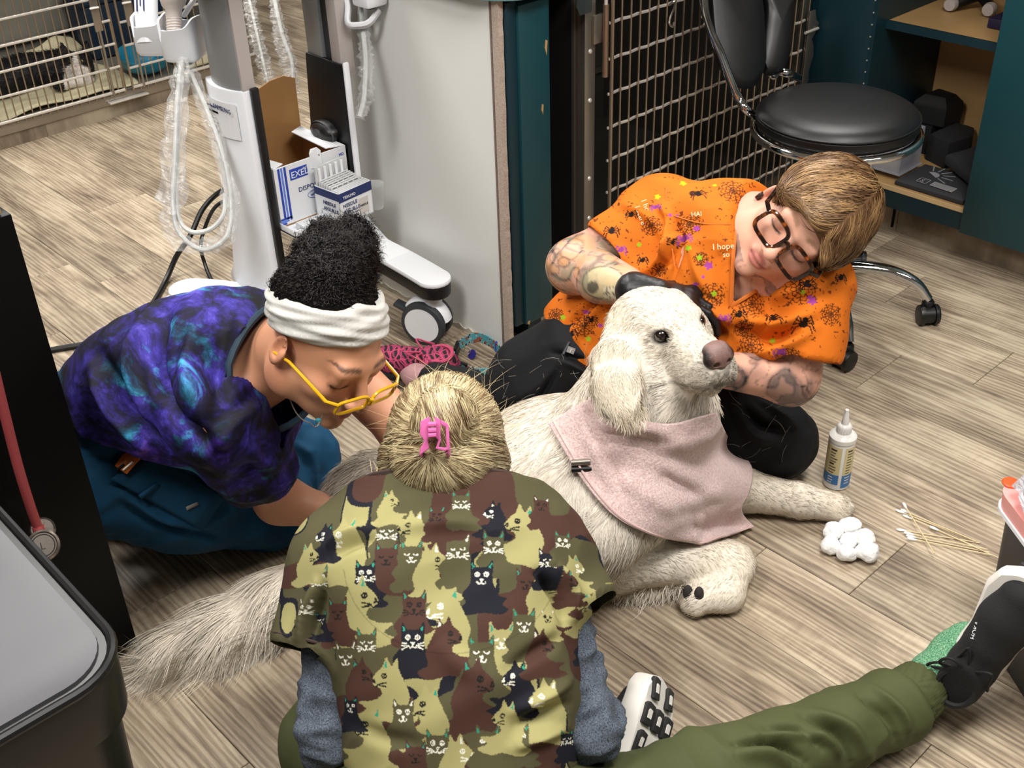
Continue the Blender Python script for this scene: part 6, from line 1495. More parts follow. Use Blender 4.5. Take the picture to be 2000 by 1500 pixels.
def grow(fn, R0, dirf, ln, K, h=.01, lift=.0, jit=0.0, seed=0, stick=1.0):
    """hair paths creeping over a surface"""
    rg_ = np.random.default_rng(seed); P = np.zeros((len(R0), K, 3)); P[:, 0] = R0; J = rg_.standard_normal((len(R0), 3)) * jit; ln = np.broadcast_to(ln, (len(R0),))
    for j in range(1, K):
        N = normals_of(fn, P[:, j - 1], h); d = dirf(P[:, j - 1], j / (K - 1)) + J; d = d - (d * N).sum(1)[:, None] * N; d /= np.linalg.norm(d, axis=1)[:, None] + 1e-6
        q = P[:, j - 1] + d * (ln / (K - 1))[:, None]; dd = fn(q); q = q - N * ((dd - lift) * stick)[:, None]; P[:, j] = q
    return P, normals_of(fn, R0, h)
def hair_mat(name, vc='Col', rough=.45): return mat(name, '#806040', rough, var=.05, vc=vc, spec=.45)
M_HAIR = hair_mat('hair_strand')
def glasses(name, label, h, m, parent, lens_m, w=.026, ht=.022, r=.0026, gap=.034, yf=.108, z0=.001, flat=1.0, tilt=0.0, sq=.55, yback=-.01):
    g = thing(name, None, None, h(0, yf, z0)); attach(g, parent)
    if label: g['label'] = label
    def P(x, y, z): return h(x, y, z)
    for sx in (-1, 1):
        pts = []
        for a in np.linspace(0, 2 * math.pi, 40, endpoint=False):
            ca_, sa_ = math.cos(a), math.sin(a); pts.append(P(sx * gap + w * math.copysign(abs(ca_) ** sq, ca_), yf - abs(sx * gap + w * ca_) * .12 + tilt * sa_ * ht, z0 + ht * math.copysign(abs(sa_) ** sq, sa_)))
        G().tube(pts, r, 8, closed=True, flat=flat).build('rim', m, g, smooth=True)
        c = np.mean(pts, 0); G().add(list(pts) + [c], [(i, (i + 1) % 40, 40) for i in range(40)]).build('lens', lens_m, g, smooth=True)
        hinge = P(sx * (gap + w), yf - (gap + w) * .12, z0 + ht * .55); G().tube([hinge, P(sx * .0765, yf - .02, z0 + ht * .6), P(sx * .080, yback + .02, z0 + ht * .55), P(sx * .079, yback - .02, z0 + ht * .2 - .01)], [r * 1.1, r * 1.1, r * .95, r * .8], 8, flat=flat).build('temple', m, g, smooth=True)
    G().tube([P(-(gap - w), yf - .001, z0 + ht * .35), P(0, yf + .004, z0 + ht * .55), P(gap - w, yf - .001, z0 + ht * .35)], r * 1.1, 8).build('bridge', m, g, smooth=True)
    return g
s = NB('spectacle_lens'); tr = s.n('ShaderNodeBsdfTransparent'); gl = s.n('ShaderNodeBsdfGlossy'); gl.inputs['Roughness'].default_value = .03; mx = s.n('ShaderNodeMixShader'); mx.inputs[0].default_value = .07
s.link(tr.outputs[0], mx.inputs[1]); s.link(gl.outputs[0], mx.inputs[2]); s.link(mx.outputs[0], s.out.inputs['Surface']); M_LENS = s.m

# ================================================================== PERSON A: kneeling, bent over the dog's hips, blue and violet scrub top
pA = thing('person', 'person kneeling in violet and blue scrub top with grey headband and yellow glasses', 'person', Wz(350, 980, 0))
hA = Head(Wd(632, 668, 1.755), cv(.61, .245, -.755), cv(.65, -.70, .30))
awy = unit((-.740, .673, 0)); rgt = unit((.673, .740, 0)); Z = np.array([0, 0, 1.0])
latA = unit(.28 * rgt + .96 * awy); fwA = unit(.96 * rgt - .28 * awy)
aP3 = Wz(530, 706, .485); aP2 = aP3 - fwA * .11 - Z * .035; aP1 = aP3 - fwA * .225 - Z * .09; aP0 = aP3 - fwA * .325 - Z * .185
shR, shL = aP3 - latA * .150 - fwA * .03 - Z * .02, aP3 + latA * .150 - fwA * .02 - Z * .02
elR, wrR = Wz(545, 975, .20), Wz(705, 1020, .16); elL, wrL = Wd(800, 850, 1.93), Wz(880, 1000, .20)
FA = Field(); head_prims(FA, hA)
nkA = aP3 + fwA * .02 + Z * .02
FA.cap(hA(0, -.03, -.055), nkA, .053, .060, k=.03)
FA.cap(nkA, aP2, .062, .09, k=.03); FA.cap(shR, shL, .045, .045, k=.05); FA.cap(aP2, aP1, .09, .09, k=.05); FA.cap(aP1, aP0, .09, .10, k=.05)
FA.chain([shR, elR, wrR], [.036, .040, .026], k=.03); FA.chain([shL, elL, wrL], [.048, .041, .027], k=.03)
hand_prims(FA, wrR, wrR - elR, Z, .95, .5, -1); hand_prims(FA, wrL, wrL - elL, Z, .95, .5, 1)
pts = np.array([hA.c, aP0, shR, shL, elR, wrR, elL, wrL, hA(0, .12, 0), hA(0, 0, .13)])
Vb, Fb = mesh_field(FA, pts.min(0) - .14, pts.max(0) + .14, .0038, 2); oA = mk('body', Vb, Fb, M_SKIN, pA, smooth=True)
colA = face_cols(hA, Vb, '#c78f6f', '#b5695c', '#35221a', '#c57a5e'); qa = hA.loc(Vb)
hl = np.clip((qa[:, 2] - (.064 + .012 * np.cos(qa[:, 0] * 30))) / .012, 0, 1) * (vnoise(Vb, 300, 2) * .6 + .4); colA = colA * (1 - hl[:, None]) + L3('#1a120f') * hl[:, None]
paint(oA, colA)
# scrub top
def galaxy(name):
    s = NB(name); co = s.coord('Object'); w1 = s.n('ShaderNodeTexNoise'); s.link(co, w1.inputs['Vector']); w1.inputs['Scale'].default_value = 5; w1.inputs['Detail'].default_value = 2
    vm = s.n('ShaderNodeVectorMath', _operation='MULTIPLY_ADD'); s.link(w1.outputs['Color'], vm.inputs[0]); vm.inputs[1].default_value = (.13, .13, .13); s.link(co, vm.inputs[2])
    st = s.n('ShaderNodeMapping'); s.link(vm.outputs[0], st.inputs[0]); st.inputs[3].default_value = (1.0, 1.9, 1.6); st.inputs[2].default_value = (.2, .3, .8)
    a = s.noise(st.outputs[0], 10.5, 7, .68, .3); b = s.noise(st.outputs[0], 7.0, 6, .62, .4)
    c = s.ramp(a, [(.36, lin('#05040a')), (.46, lin('#110d30')), (.53, lin('#231b62')), (.61, lin('#372d8c')), (.74, lin('#6557b8'))])
    t = s.ramp(b, [(.53, (0, 0, 0, 1)), (.62, (1, 1, 1, 1))]); tc_ = s.ramp(a, [(.38, lin('#0a2230')), (.5, lin('#14506b')), (.62, lin('#3d9bc0'))])
    c = s.mix(t, c, tc_); pu = s.ramp(s.noise(st.outputs[0], 4.0, 3, .5, .8), [(.57, (0, 0, 0, 1)), (.66, (1, 1, 1, 1))]); c = s.mix(pu, c, s.ramp(a, [(.36, lin('#120a24')), (.5, lin('#3c2282')), (.66, lin('#7a55c8'))]))
    fl = s.noise(s.coord('Object', (60, 60, 60)), 3.0, 5, .7); c = s.mix(.35, c, s.mix(1.0, c, s.ramp(fl, [(.3, (.4, .4, .4, 1)), (.7, (1.5, 1.5, 1.5, 1))]), 'MULTIPLY'))
    s.set(col=c, rough=.75, spec=.25); s.bump(s.noise(co, 900, 2), .15, .0008); return s.m
M_GALAXY = galaxy('violet_blue_print')
T1 = Field(); upA = unit(np.cross(latA, aP0 - aP2))
T1.cap(aP3, aP2, .11, .14, k=.0, sq=.85, n=upA); T1.cap(shR, shL, .064, .064, k=.06); T1.cap(aP2, aP1, .148, .150, k=.06, sq=.80, n=upA); T1.cap(aP1, aP0 - fwA * .02, .150, .150, k=.06, sq=.9, n=upA)
T1.cap(aP2 - Z * .05 - latA * .02 + fwA * .03, aP1 - Z * .05 - latA * .03 + fwA * .03, .10, .10, k=.07)
hemA = aP0 - fwA * .005 + Z * .045; hemN = unit(aP0 - aP1 - Z * .30 - latA * .16); T1.plane(hemA, hemN, .004)
nkP, nkN = nkA + fwA * .022, unit(hA(0, -.03, -.05) - aP3 + fwA * .15); T1.plane(nkP, nkN, .006)
T2 = Field(); seR = shR + (elR - shR) * .62; T2.chain([shR, seR + (elR - shR) * .2], [.072, .074], k=.0); T2.plane(seR, elR - shR, .003)
T3 = Field(); seL = shL + (elL - shL) * .50; T3.chain([shL, seL + (elL - shL) * .2], [.070, .070], k=.0); T3.plane(seL, elL - shL, .003)
topA = Multi((T1, 0), (T2, .03), (T3, .03))
fA = px_folds(topA, [([(290, 615), (260, 720), (300, 830)], .014, .012), ([(330, 610), (310, 720), (350, 850)], .014, -.012), ([(200, 690), (250, 790), (330, 870)], .012, -.014), ([(180, 720), (225, 800), (300, 880)], .012, .012), ([(400, 620), (370, 720), (400, 830)], .016, .010), ([(440, 640), (420, 720), (440, 800)], .014, -.010), ([(420, 850), (470, 800), (520, 740)], .014, -.005), ([(400, 900), (450, 830), (500, 790)], .012, .010), ([(330, 800), (400, 860), (430, 900)], .012, -.012), ([(470, 640), (500, 700), (530, 760)], .012, .008), ([(480, 870), (510, 900), (545, 910)], .010, .006)])
g_, Va, Fa = garment('scrub_top', topA, np.array([aP0, shR, shL, seR, seL, nkA]).min(0) - .24, np.array([aP0, shR, shL, seR, seL, nkA]).max(0) + .24, .0068, M_GALAXY, pA,
    [(hemA, hemN, .26), (nkP, nkN, .16), (seR, elR - shR, .12), (seL, elL - shL, .12)], lambda V, N: fold_disp(V, fA) + wrinkle(V, latA - rgt * .3, 18, .008, 3), ref=1)
# collar band and teal waist tape
rgc = []
for a in np.linspace(0, 2 * math.pi, 36, endpoint=False):
    e1 = unit(np.cross(nkN, Z)); e2 = np.cross(nkN, e1); q = nkP + (e1 * math.cos(a) + e2 * math.sin(a)) * .065
    for _ in range(25): q = q + (e1 * math.cos(a) + e2 * math.sin(a)) * (-float(T1(q[None] - nkN * .004)[0])) * .7
    rgc.append(q - nkN * .004)
G().tube(rgc, .006, 6, closed=True).build('collar_band', mat('dark_teal_tape', '#0c2c3c', .7, var=.1), pA, smooth=True)
# trousers
M_BLUE = mat('petrol_blue_cotton', '#14496b', .75, var=.10, vscale=14, bump=.2, bscale=400, bdist=.001, spec=.25)
PA = Field(); hR, hL = aP0 - latA * .09 - Z * .03, aP0 + latA * .09 - Z * .03
knR, knL = Wz(520, 985, .085), Wz(575, 905, .085); anR, anL = Wz(225, 975, .055), Wz(250, 900, .055)
PA.ell(aP0 - fwA * .02 - Z * .01, (.165, .135, .14), np.stack([latA, fwA, Z], 1), k=.0)
PA.chain([hR, (hR + knR) / 2 - latA * .01, knR], [.115, .100, .082], k=.05); PA.chain([hL, (hL + knL) / 2, knL], [.115, .100, .085], k=.05); PA.chain([knR, (knR + anR) / 2, anR], [.078, .066, .05], k=.04); PA.chain([knL, (knL + anL) / 2, anL], [.078, .066, .05], k=.04)
PA.plane((0, 0, .004), -Z, .012)
fP = px_folds(PA, [([(130, 740), (190, 790), (260, 820)], .008, -.009), ([(140, 770), (200, 820), (290, 840)], .010, .010), ([(150, 810), (220, 845), (310, 850)], .008, -.009), ([(165, 850), (240, 870), (330, 865)], .010, .010), ([(180, 890), (250, 895), (330, 880)], .008, -.008), ([(330, 860), (400, 920), (470, 1000)], .014, .008), ([(250, 990), (330, 1030), (430, 1050)], .010, -.010), ([(230, 960), (300, 1005), (380, 1035)], .010, .008), ([(400, 900), (460, 930), (520, 950)], .012, -.010), ([(560, 860), (600, 890), (615, 930)], .012, .006)])
pts = np.array([aP0, knR, knL, anR, anL]); _, Vp, Fp = garment('trousers', PA, pts.min(0) - .2, pts.max(0) + .2, .0072, M_BLUE, pA, [], lambda V, N: fold_disp(V, fP) + wrinkle(V, rgt + .4 * Z, 22, .007, 7), solid=0, ref=1)
# cargo pocket, tag and the orange tool handle showing in it
def patch(fn, quad, n, m, off, name, mt, parent, th=.003, bulge=.0):
    c4 = np.array(quad, float); pp = []; of = []
    for j in range(m + 1):
        for i in range(n + 1):
            u, v = i / n, j / m; pp.append((c4[0] * (1 - u) + c4[1] * u) * (1 - v) + (c4[3] * (1 - u) + c4[2] * u) * v); of.append(off + bulge * math.sin(u * math.pi) * math.sin(v * math.pi))
    V = list(on_surfaces(fn, pp, np.array(of)))
    o = G().add(V, [(j * (n + 1) + i, j * (n + 1) + i + 1, (j + 1) * (n + 1) + i + 1, (j + 1) * (n + 1) + i) for j in range(m) for i in range(n)]).build(name, mt, parent, smooth=True)
    md = o.modifiers.new('solid', 'SOLIDIFY'); md.thickness = th; md.offset = 0; return o
pk = patch(PA, [(215, 935), (300, 885), (440, 970), (395, 1035)], 12, 8, .013, 'cargo_pocket', M_BLUE, pA, .003, .006)
pk2 = patch(PA, [(270, 968), (306, 942), (312, 948), (276, 975)], 6, 2, .021, 'pocket_welt', M_BLUE, pk)
patch(PA, [(363, 990), (386, 980), (388, 986), (365, 997)], 3, 2, .020, 'fabric_tag', mat('grey_tag', '#8f8c88', .7), pk, .001)
tA = thing('utility_tool', 'orange utility tool tucked in the petrol blue thigh pocket', 'tool', on_surface(PA, 250, 905, .01))
a0 = on_surface(PA, 236, 918, .016); a1 = on_surface(PA, 270, 884, .026)
G().tube([a0, (a0 + a1) / 2 + Z * .004, a1], [.013, .014, .011], 10, flat=.45, nrm=-_fw).build('handle', mat('orange_handle', '#c9641c', .4, var=.08), tA, smooth=True)
G().tube([a0 - _fw * .006 + CR * .006, (a0 + a1) / 2 - _fw * .007 + CR * .008], .0022, 6).build('blade', M_STEEL, tA, smooth=True)
G().tube([a0 - _fw * .006 - CR * .004, (a0 + a1) / 2 - _fw * .007 - CR * .002 - (a1 - a0) * .15], .003, 6).build('pivot', M_BLACK, tA, smooth=True)
# sock / shoe at the back
SA = Field(); f0 = Wz(205, 965, .045); SA.chain([Wz(235, 985, .05), f0, Wz(170, 945, .045)], [.046, .042, .036], k=.02); SA.plane((0, 0, .002), -Z, .006)
V, Fc = mesh_field(SA, f0 - .14, f0 + .14, .006); mk('shoe', V, Fc, mat('charcoal_knit', '#26262a', .9, var=.5, vscale=260, bump=.6, bscale=300), pA, smooth=True)
# hair: base cap, puff, headband, curls
bunc = Wd(662, 512, 1.80); bunR = np.eye(3)
HB = Field(); HB.ell(hA(0, -.022, .047), (.076, .094, .081), hA.R, k=.0); HB.plane(hA(0, 0, .043), hA.R @ np.array([0, .52, -.85]), .01)
BUN = Field(); rg = np.random.default_rng(5)
BUN.ell(bunc, (.054, .054, .046), np.stack([CR, -_fw, CU], 1), k=0)
for k in range(34):
    v = rg.standard_normal(3); v /= np.linalg.norm(v); v[2] = abs(v[2]) * .8 + v[2] * .2
    BUN.ell(bunc + v * rg.uniform(.036, .060) + Z * .006, np.full(3, rg.uniform(.012, .021)), None, k=.008)
BUN.cap(bunc - CU * .02, hA(0, -.03, .10), .042, .050, k=.02)
hairA = Multi((HB, 0), (BUN, .02)); M_DKHAIR = mat('black_brown_hair', '#0a0706', .85, var=.3, vscale=70, bump=1.0, bscale=170, bdist=.008, spec=.1)
pts = np.array([bunc, hA.c]); Vh, Fh = mesh_field(hairA, pts.min(0) - .16, pts.max(0) + .16, .0045, 1, lambda V, N: .006 * (vnoise(V, 75, 3) - .4) + .004 * (vnoise(V, 160, 4) - .5)); mk('hair', Vh, Fh, M_DKHAIR, pA, smooth=True)
bn = hA.R @ unit((0, -.50, .87)); bc0 = hA(0, -.018, .047)
n = 5200; R0 = sample_surface(Vh, Fh, n, 3, lambda P: ((P - bc0) @ bn > .034).astype(float) + 1e-9); N = normals_of(hairA, R0, .01); K = 14; rg = np.random.default_rng(6); inb = (np.linalg.norm(R0 - bunc, axis=1) < .085)
ax_ = rg.standard_normal((n, 3)); ax_ = ax_ * .5 + N * np.where(inb, .9, .25)[:, None]; ax_ /= np.linalg.norm(ax_, axis=1)[:, None]; e1 = np.cross(ax_, rg.standard_normal((n, 3))); e1 /= np.linalg.norm(e1, axis=1)[:, None]; e2 = np.cross(ax_, e1)
rad = np.where(inb, rg.uniform(.003, .008, n), rg.uniform(.0015, .004, n)); tl = np.where(inb, rg.uniform(.008, .022, n), rg.uniform(.004, .010, n)); th = np.linspace(0, 1, K)[None] * rg.uniform(5, 10, n)[:, None] + rg.random(n)[:, None] * 6
P = R0[:, None] + ax_[:, None] * (np.linspace(-.2, 1, K)[None] * tl[:, None])[:, :, None] + e1[:, None] * (rad[:, None] * np.cos(th))[:, :, None] + e2[:, None] * (rad[:, None] * np.sin(th))[:, :, None]
M_CURL = mat('curl_strand', '#120b09', .5, var=.2, spec=.25)
strands('curls', P, .0011, M_CURL, pA, N)
# wrapped headband
BND = Field(); BND.ell(hA(0, -.018, .045), (.0835, .1035, .089), hA.R, k=0); bn = hA.R @ unit((0, -.50, .87)); bc0 = hA(0, -.018, .047); BND.plane(bc0 + bn * .031, bn, .010); BND.plane(bc0 - bn * .026, -bn, .010)
M_BAND = mat('pale_grey_jersey', '#bcbab5', .85, var=.05, vscale=20, bump=.25, bscale=500, bdist=.0008)
def band_disp(V, N):
    q = (V - bc0) @ bn; p = hA.loc(V); ang = np.arctan2(p[:, 0], p[:, 1]); return .0016 * np.sin(q * 480 + 2.5 * np.sin(ang * 2 + 1) + ang * 1.5) + .0018 * np.sin(q * 230 - ang * 3) + .0015 * np.sin(q * 300 + ang * 4)
V, Fc = mesh_field(BND, hA.c - .15, hA.c + .17, .0040, 2, band_disp); mk('headband', V, Fc, M_BAND, pA, smooth=True)
ear_h = [hA(-.0765, -.012, .005)]
M_YEL = mat('amber_yellow_acetate', '#d7a318', .22, var=.15, vscale=60, spec=.6)
glasses('glasses', 'translucent yellow spectacle frame', hA, M_YEL, pA, M_LENS, .0285, .0135, .0027, .0335, .120, -.010, sq=.45, yback=-.005)
# necklace
P = spline([nkA + latA * -.055 + Z * .01 + rgt * .02, Wd(575, 800, 1.765), Wd(605, 826, 1.735), Wd(626, 820, 1.73), nkA + latA * .03 + rgt * .09 - Z * .02], 30)
nk = G().tube(P, .0011, 5).build('necklace', mat('silver_chain', '#b9b1a6', .3, .9), pA, smooth=True); G().lathe([(0, -.006), (.004, -.003), (.005, 0), (.004, .004), (0, .006)], Wd(622, 823, 1.728), 10).build('pendant', mat('teal_stone', '#2c6f7c', .2), nk, smooth=True)
# ================================================================== shoes
def shoe(name, parent, heel, R, L, m_up, m_mid, m_out, m_lace, laces=True, wide=1.0, pods=True, stack=.036):
    """running shoe in its own frame: x side, y heel to toe, z sole to instep"""
    heel = np.asarray(heel, float); S = L / .28; T = lambda p: heel + R @ (np.asarray(p, float) * S)
    sh = thing(name, None, None, heel); attach(sh, parent)
    def half(y): return np.interp(y, [0, .02, .06, .12, .17, .21, .25, .272, .28], [.018, .030, .035, .033, .040, .046, .040, .022, .006]) * wide
    ys = np.concatenate([np.linspace(0, .03, 6), np.linspace(.05, .24, 14), np.linspace(.25, .28, 7)])
    def ring(z, gr): return [(half(y) * gr, y + (.002 if y > .25 else 0), z) for y in ys] + [(-half(y) * gr, y, z) for y in ys[::-1]]
    def rock(p): x, y, z = p; return (x, y, z + .020 * max(0, (y - .19) / .09) ** 2 + .010 * max(0, (.05 - y) / .05) ** 2)
    V = []; lv = [(0, .90), (.004, 1.0), (stack * .55, 1.08), (stack, 1.02), (stack + .004, .94)]
    for z, gr in lv: V += [T(rock(p)) for p in ring(z, gr)]
    n = 2 * len(ys); g = G().add(V, [(i * n + k, i * n + (k + 1) % n, (i + 1) * n + (k + 1) % n, (i + 1) * n + k) for i in range(len(lv) - 1) for k in range(n)] + [tuple(range(n))[::-1], tuple((len(lv) - 1) * n + k for k in range(n))])
    g.build('midsole', m_mid, sh, smooth=True)
    F = Field(); z0 = stack + .004
    pts = [(.022, .030, z0 + .026), (.075, .030, z0 + .030), (.13, .030, z0 + .026), (.18, .034, z0 + .014), (.232, .030, z0 + .006)]
    for (y0_, r0_, z_0), (y1_, r1_, z_1) in zip(pts[:-1], pts[1:]): F.cap((0, y0_, z_0), (0, y1_, z_1), r0_ * wide, r1_ * wide, k=.02)
    F.cap((0, .030, z0 + .03), (0, .040, z0 + .062), .032, .034, k=.02); F.cap((0, .085, z0 + .04), (0, .055, z0 + .074), .026, .028, k=.025)
    F.plane((0, 0, z0 - .004), (0, 0, -1), .004); F.plane((0, .05, z0 + .072), (0, -.12, 1), .004)
    V, Fc = mesh_field(F, (-.07, -.03, z0 - .02), (.07, .30, z0 + .13), .0045, 2)
    up = mk('upper', np.array([T(p) for p in V]), Fc, m_up, sh, smooth=True)
    F2 = Field(); 
    P = [T((.031 * math.cos(a), .046 + .034 * math.sin(a), z0 + .072 - .006 * math.sin(a))) for a in np.linspace(0, 2 * math.pi, 24, endpoint=False)]
    G().tube(P, .0055 * S, 6, closed=True).build('collar', m_lace, sh, smooth=True)
    if laces:
        for k in range(5):
            y = .085 + .021 * k; zt = z0 + .066 - .0085 * k + (.006 if k == 0 else 0); w = .022 - .0006 * k
            for sx in (-1, 1): G().tube(spline([T((-sx * w, y, zt - .014)), T((0, y + .006, zt)), T((sx * w, y + .014, zt - .016))], 10), .0026 * S, 6, flat=.6).build('lace', m_lace, sh, smooth=True)
        for k, q in enumerate(((-.035, .10, .085), (-.045, .07, .072), (.030, .12, .080), (-.02, .135, .078))):
            c0 = T((0, .088, z0 + .068)); c1 = T((q[0], q[1], z0 + q[2])); c2 = T((q[0] * 1.25, q[1] - .03, z0 + q[2] - .012))
            G().tube(spline([c0, c1, c2, c0 if k < 2 else c2 + (c2 - c1) * .6], 18), .0027 * S, 6).build('lace_bow', m_lace, sh, smooth=True)
    if pods:
        rg_ = random.Random(3)
        for r_ in range(6):
            y0_ = .012 + .045 * r_
            for sx in (-1, 0, 1):
                if sx == 0 and r_ % 2: continue
                hw = half(y0_ + .02) * .88; cx_ = sx * hw * .64; w_ = hw * (.30 if sx else .26)
                q = [(-w_, -.017), (w_ * .8, -.019), (w_, .012), (w_ * .4, .018), (-w_ * .9, .016)]
                o_ = G(); n_ = len(q); zb = -.006
                o_.add([T(rock((cx_ + a, y0_ + .02 + b, zz))) for zz in (zb, .003) for a, b in q], [tuple(range(n_)), tuple(range(n_, 2 * n_))[::-1]] + [(k, (k + 1) % n_, n_ + (k + 1) % n_, n_ + k) for k in range(n_)])
                pd_ = o_.build('outsole_pad', m_out, sh, bevel=.0012)
                q2 = [(a * .42, b * .42) for a, b in q]; o_ = G(); o_.add([T(rock((cx_ + a, y0_ + .02 + b, zz))) for zz in (zb - .0006, zb + .003) for a, b in q2], [tuple(range(n_)), tuple(range(n_, 2 * n_))[::-1]] + [(k, (k + 1) % n_, n_ + (k + 1) % n_, n_ + k) for k in range(n_)])
                o_.build('pad_window', m_mid, sh)
    return sh, T
M_BLKKNIT = mat('black_knit', '#0b0b0d', .85, var=.3, vscale=90, bump=.6, bscale=350, bdist=.001); M_FOAM = mat('white_foam', '#dcd8d0', .6, var=.05, vscale=20); M_OUT = mat('black_rubber', '#232323', .7, var=.2, bump=.3, bscale=200); M_BLACE = mat('black_lace', '#090909', .8, var=.2)

# ================================================================== PERSON B: seated with back to us, camouflage cat print top
pB = thing('person', 'person seated with back turned in camouflage cat print top and pink hair clip', 'person', Wz(950, 1480, 0))
hB = Head(Wd(868, 912, 1.675), cv(-1, .03, 0), cv(0, -.52, -.86))
D_ = 1.62
bN, bS, bW, bH = Wd(872, 990, 1.685), Wd(872, 1085, 1.655), Wd(897, 1345, 1.60), Wd(915, 1610, 1.60)
bH[2] = max(bH[2], .12)
sR, sL = Wd(1060, 1090, 1.675), Wd(660, 1105, 1.655)
eR, eL = Wd(1150, 1420, 1.60), Wd(645, 1430, 1.60); wR, wL = Wd(1010, 1230, 1.86), Wd(770, 1230, 1.88)
FB = Field(); head_prims(FB, hB); FB.cap(hB(0, -.03, -.05), bN, .052, .058, k=.03); FB.cap(bN, bS, .06, .075, k=.05, sq=.8, n=_fw); FB.cap(bS, bW, .085, .09, k=.05); FB.cap(bW, bH, .09, .10, k=.05); FB.cap(sR, sL, .042, .042, k=.05)
FB.chain([sR, eR, wR], [.036, .028, .022], k=.03); FB.chain([sL, eL, wL], [.036, .028, .022], k=.03)
hand_prims(FB, wR, wR - eR, Z, .92, .6, 1); hand_prims(FB, wL, wL - eL, Z, .92, .6, -1)
pts = np.array([hB.c, bH, sR, sL, eR, eL, wR, wL]); Vb, Fb = mesh_field(FB, pts.min(0) - .15, pts.max(0) + .15, .0055, 2); oB = mk('body', Vb, Fb, M_SKIN, pB, smooth=True); paint(oB, face_cols(hB, Vb, '#cda089', '#b5695c', '#6b5238'))
# top
nB = -_fw
TB = Field(); TB.cap(bS + CU * .01 + _fw * .00, bW, .165, .148, k=0, sq=.66, n=_fw); TB.cap(bW, bH, .148, .165, k=.06, sq=.75, n=_fw); TB.cap(sR + CU * .005, sL + CU * .005, .060, .060, k=.07); TB.cap(bN + CU * .04, bS, .066, .11, k=.06, sq=.85, n=_fw)
TB.cap(Wd(745, 1130, 1.60), Wd(790, 1280, 1.585), .07, .06, k=.07); TB.cap(Wd(985, 1130, 1.61), Wd(965, 1280, 1.585), .07, .06, k=.07)
nP, nN = bN + CU * .028 + _fw * .01, unit(CU * 1.0 + _fw * .35); TB.plane(nP, nN, .006)
def sleeve(a, b, hem, r0, r1): S_ = Field(); S_.cap(a, hem + unit(hem - a) * .06, r0, r1, k=0); S_.plane(hem, hem - a, .003); return S_
hemR, hemL = Wd(1132, 1205, 1.635), Wd(606, 1275, 1.615)
SRf, SLf = sleeve(sR, eR, hemR, .060, .068), sleeve(sL, eL, hemL, .060, .058)
topB = Multi((TB, 0), (SRf, .035), (SLf, .035))
fB = px_folds(topB, [([(1050, 1120), (1085, 1160), (1100, 1215)], .008, -.012), ([(1080, 1100), (1115, 1150), (1125, 1200)], .009, .008), ([(1000, 1390), (1060, 1360), (1110, 1330)], .009, .007), ([(1010, 1420), (1060, 1395), (1112, 1375)], .009, -.008), ([(990, 1310), (1050, 1270), (1095, 1245)], .010, -.007), ([(1000, 1460), (1050, 1440), (1110, 1420)], .009, .007), ([(640, 1070), (680, 1045), (720, 1030)], .008, .006), ([(650, 1090), (690, 1065), (740, 1050)], .008, -.006), ([(635, 1150), (615, 1210), (605, 1265)], .009, -.010), ([(620, 1140), (600, 1200), (585, 1260)], .009, .008), ([(760, 1035), (870, 1020), (980, 1035)], .012, .005), ([(700, 1420), (750, 1440), (820, 1450)], .012, -.005), ([(850, 1250), (900, 1300), (950, 1320)], .016, .004)])
# ---- the cat camouflage: 2-D print laid out on the plane of the back
pO = Wd(880, 1200, 1.50); pX = unit(CR); pY = unit(Wd(880, 1000, 1.56) - Wd(880, 1480, 1.48)); pY = unit(pY - (pY @ pX) * pX); pNn = np.cross(pX, pY)
def back_uv_px(x, y): d = ray(x, y); t = ((pO - CAMLOC) @ pNn) / (d @ pNn); q = CAMLOC + d * t - pO; return np.array([q @ pX, q @ pY])
KH, OL, BR_, NV = L3('#9a9463'), L3('#4d4a32'), L3('#462e26'), L3('#181922'); TEALE, WHT, DKL = L3('#2a8a72'), L3('#d8d6c6'), L3('#1b1a17')
CATS = '''505 610 K l 78|410 620 O f 70|240 650 K l 100|660 555 B r 84|815 545 N l 56|690 505 O f 58|920 590 K l 90|410 722 B f 74|505 712 O f 70|590 742 K r 82|680 692 O f 74|815 672 O f 66|770 792 N f 72|330 782 N f 64|940 812 B f 66|1020 822 K r 84|1022 722 N f 58|1082 640 O f 52|160 622 N l 58|140 790 O f 60|310 882 K r 96|515 908 B f 74|630 925 K l 100|215 922 B f 66|330 1042 O f 66|510 1032 N f 74|640 1022 B r 80|845 1034 K f 78|930 972 O f 72|1022 940 K f 44|770 1085 O f 80|240 1096 O f 72|135 942 N f 44|305 1162 B r 70|412 1184 K l 86|750 1200 B r 96|900 1180 N l 74|560 1292 K l 88|470 1312 O f 66|330 1372 K l 88|1012 1262 K l 86|600 1432 O f 70|515 1474 B f 66|682 1470 K r 80|792 1424 O f 76|915 1400 O f 56|1102 1412 N f 44|255 1284 N f 48|1000 1050 B r 66|1185 890 K l 66|1132 740 K r 56|1105 800 B r 52|600 560 B f 50|95 700 K r 60|80 900 O f 50|860 1330 K l 70|1180 1020 N f 50|420 500 K r 52|1000 500 B f 52'''
def inpoly(U, V, poly):
    r_ = np.zeros(len(U), bool); j = len(poly) - 1
    for i in range(len(poly)):
        (xi, yi), (xj, yj) = poly[i], poly[j]; c = ((yi > V) != (yj > V)); r_ ^= c & (U < (xj - xi) * (V - yi) / (yj - yi + 1e-12) + xi); j = i
    return r_
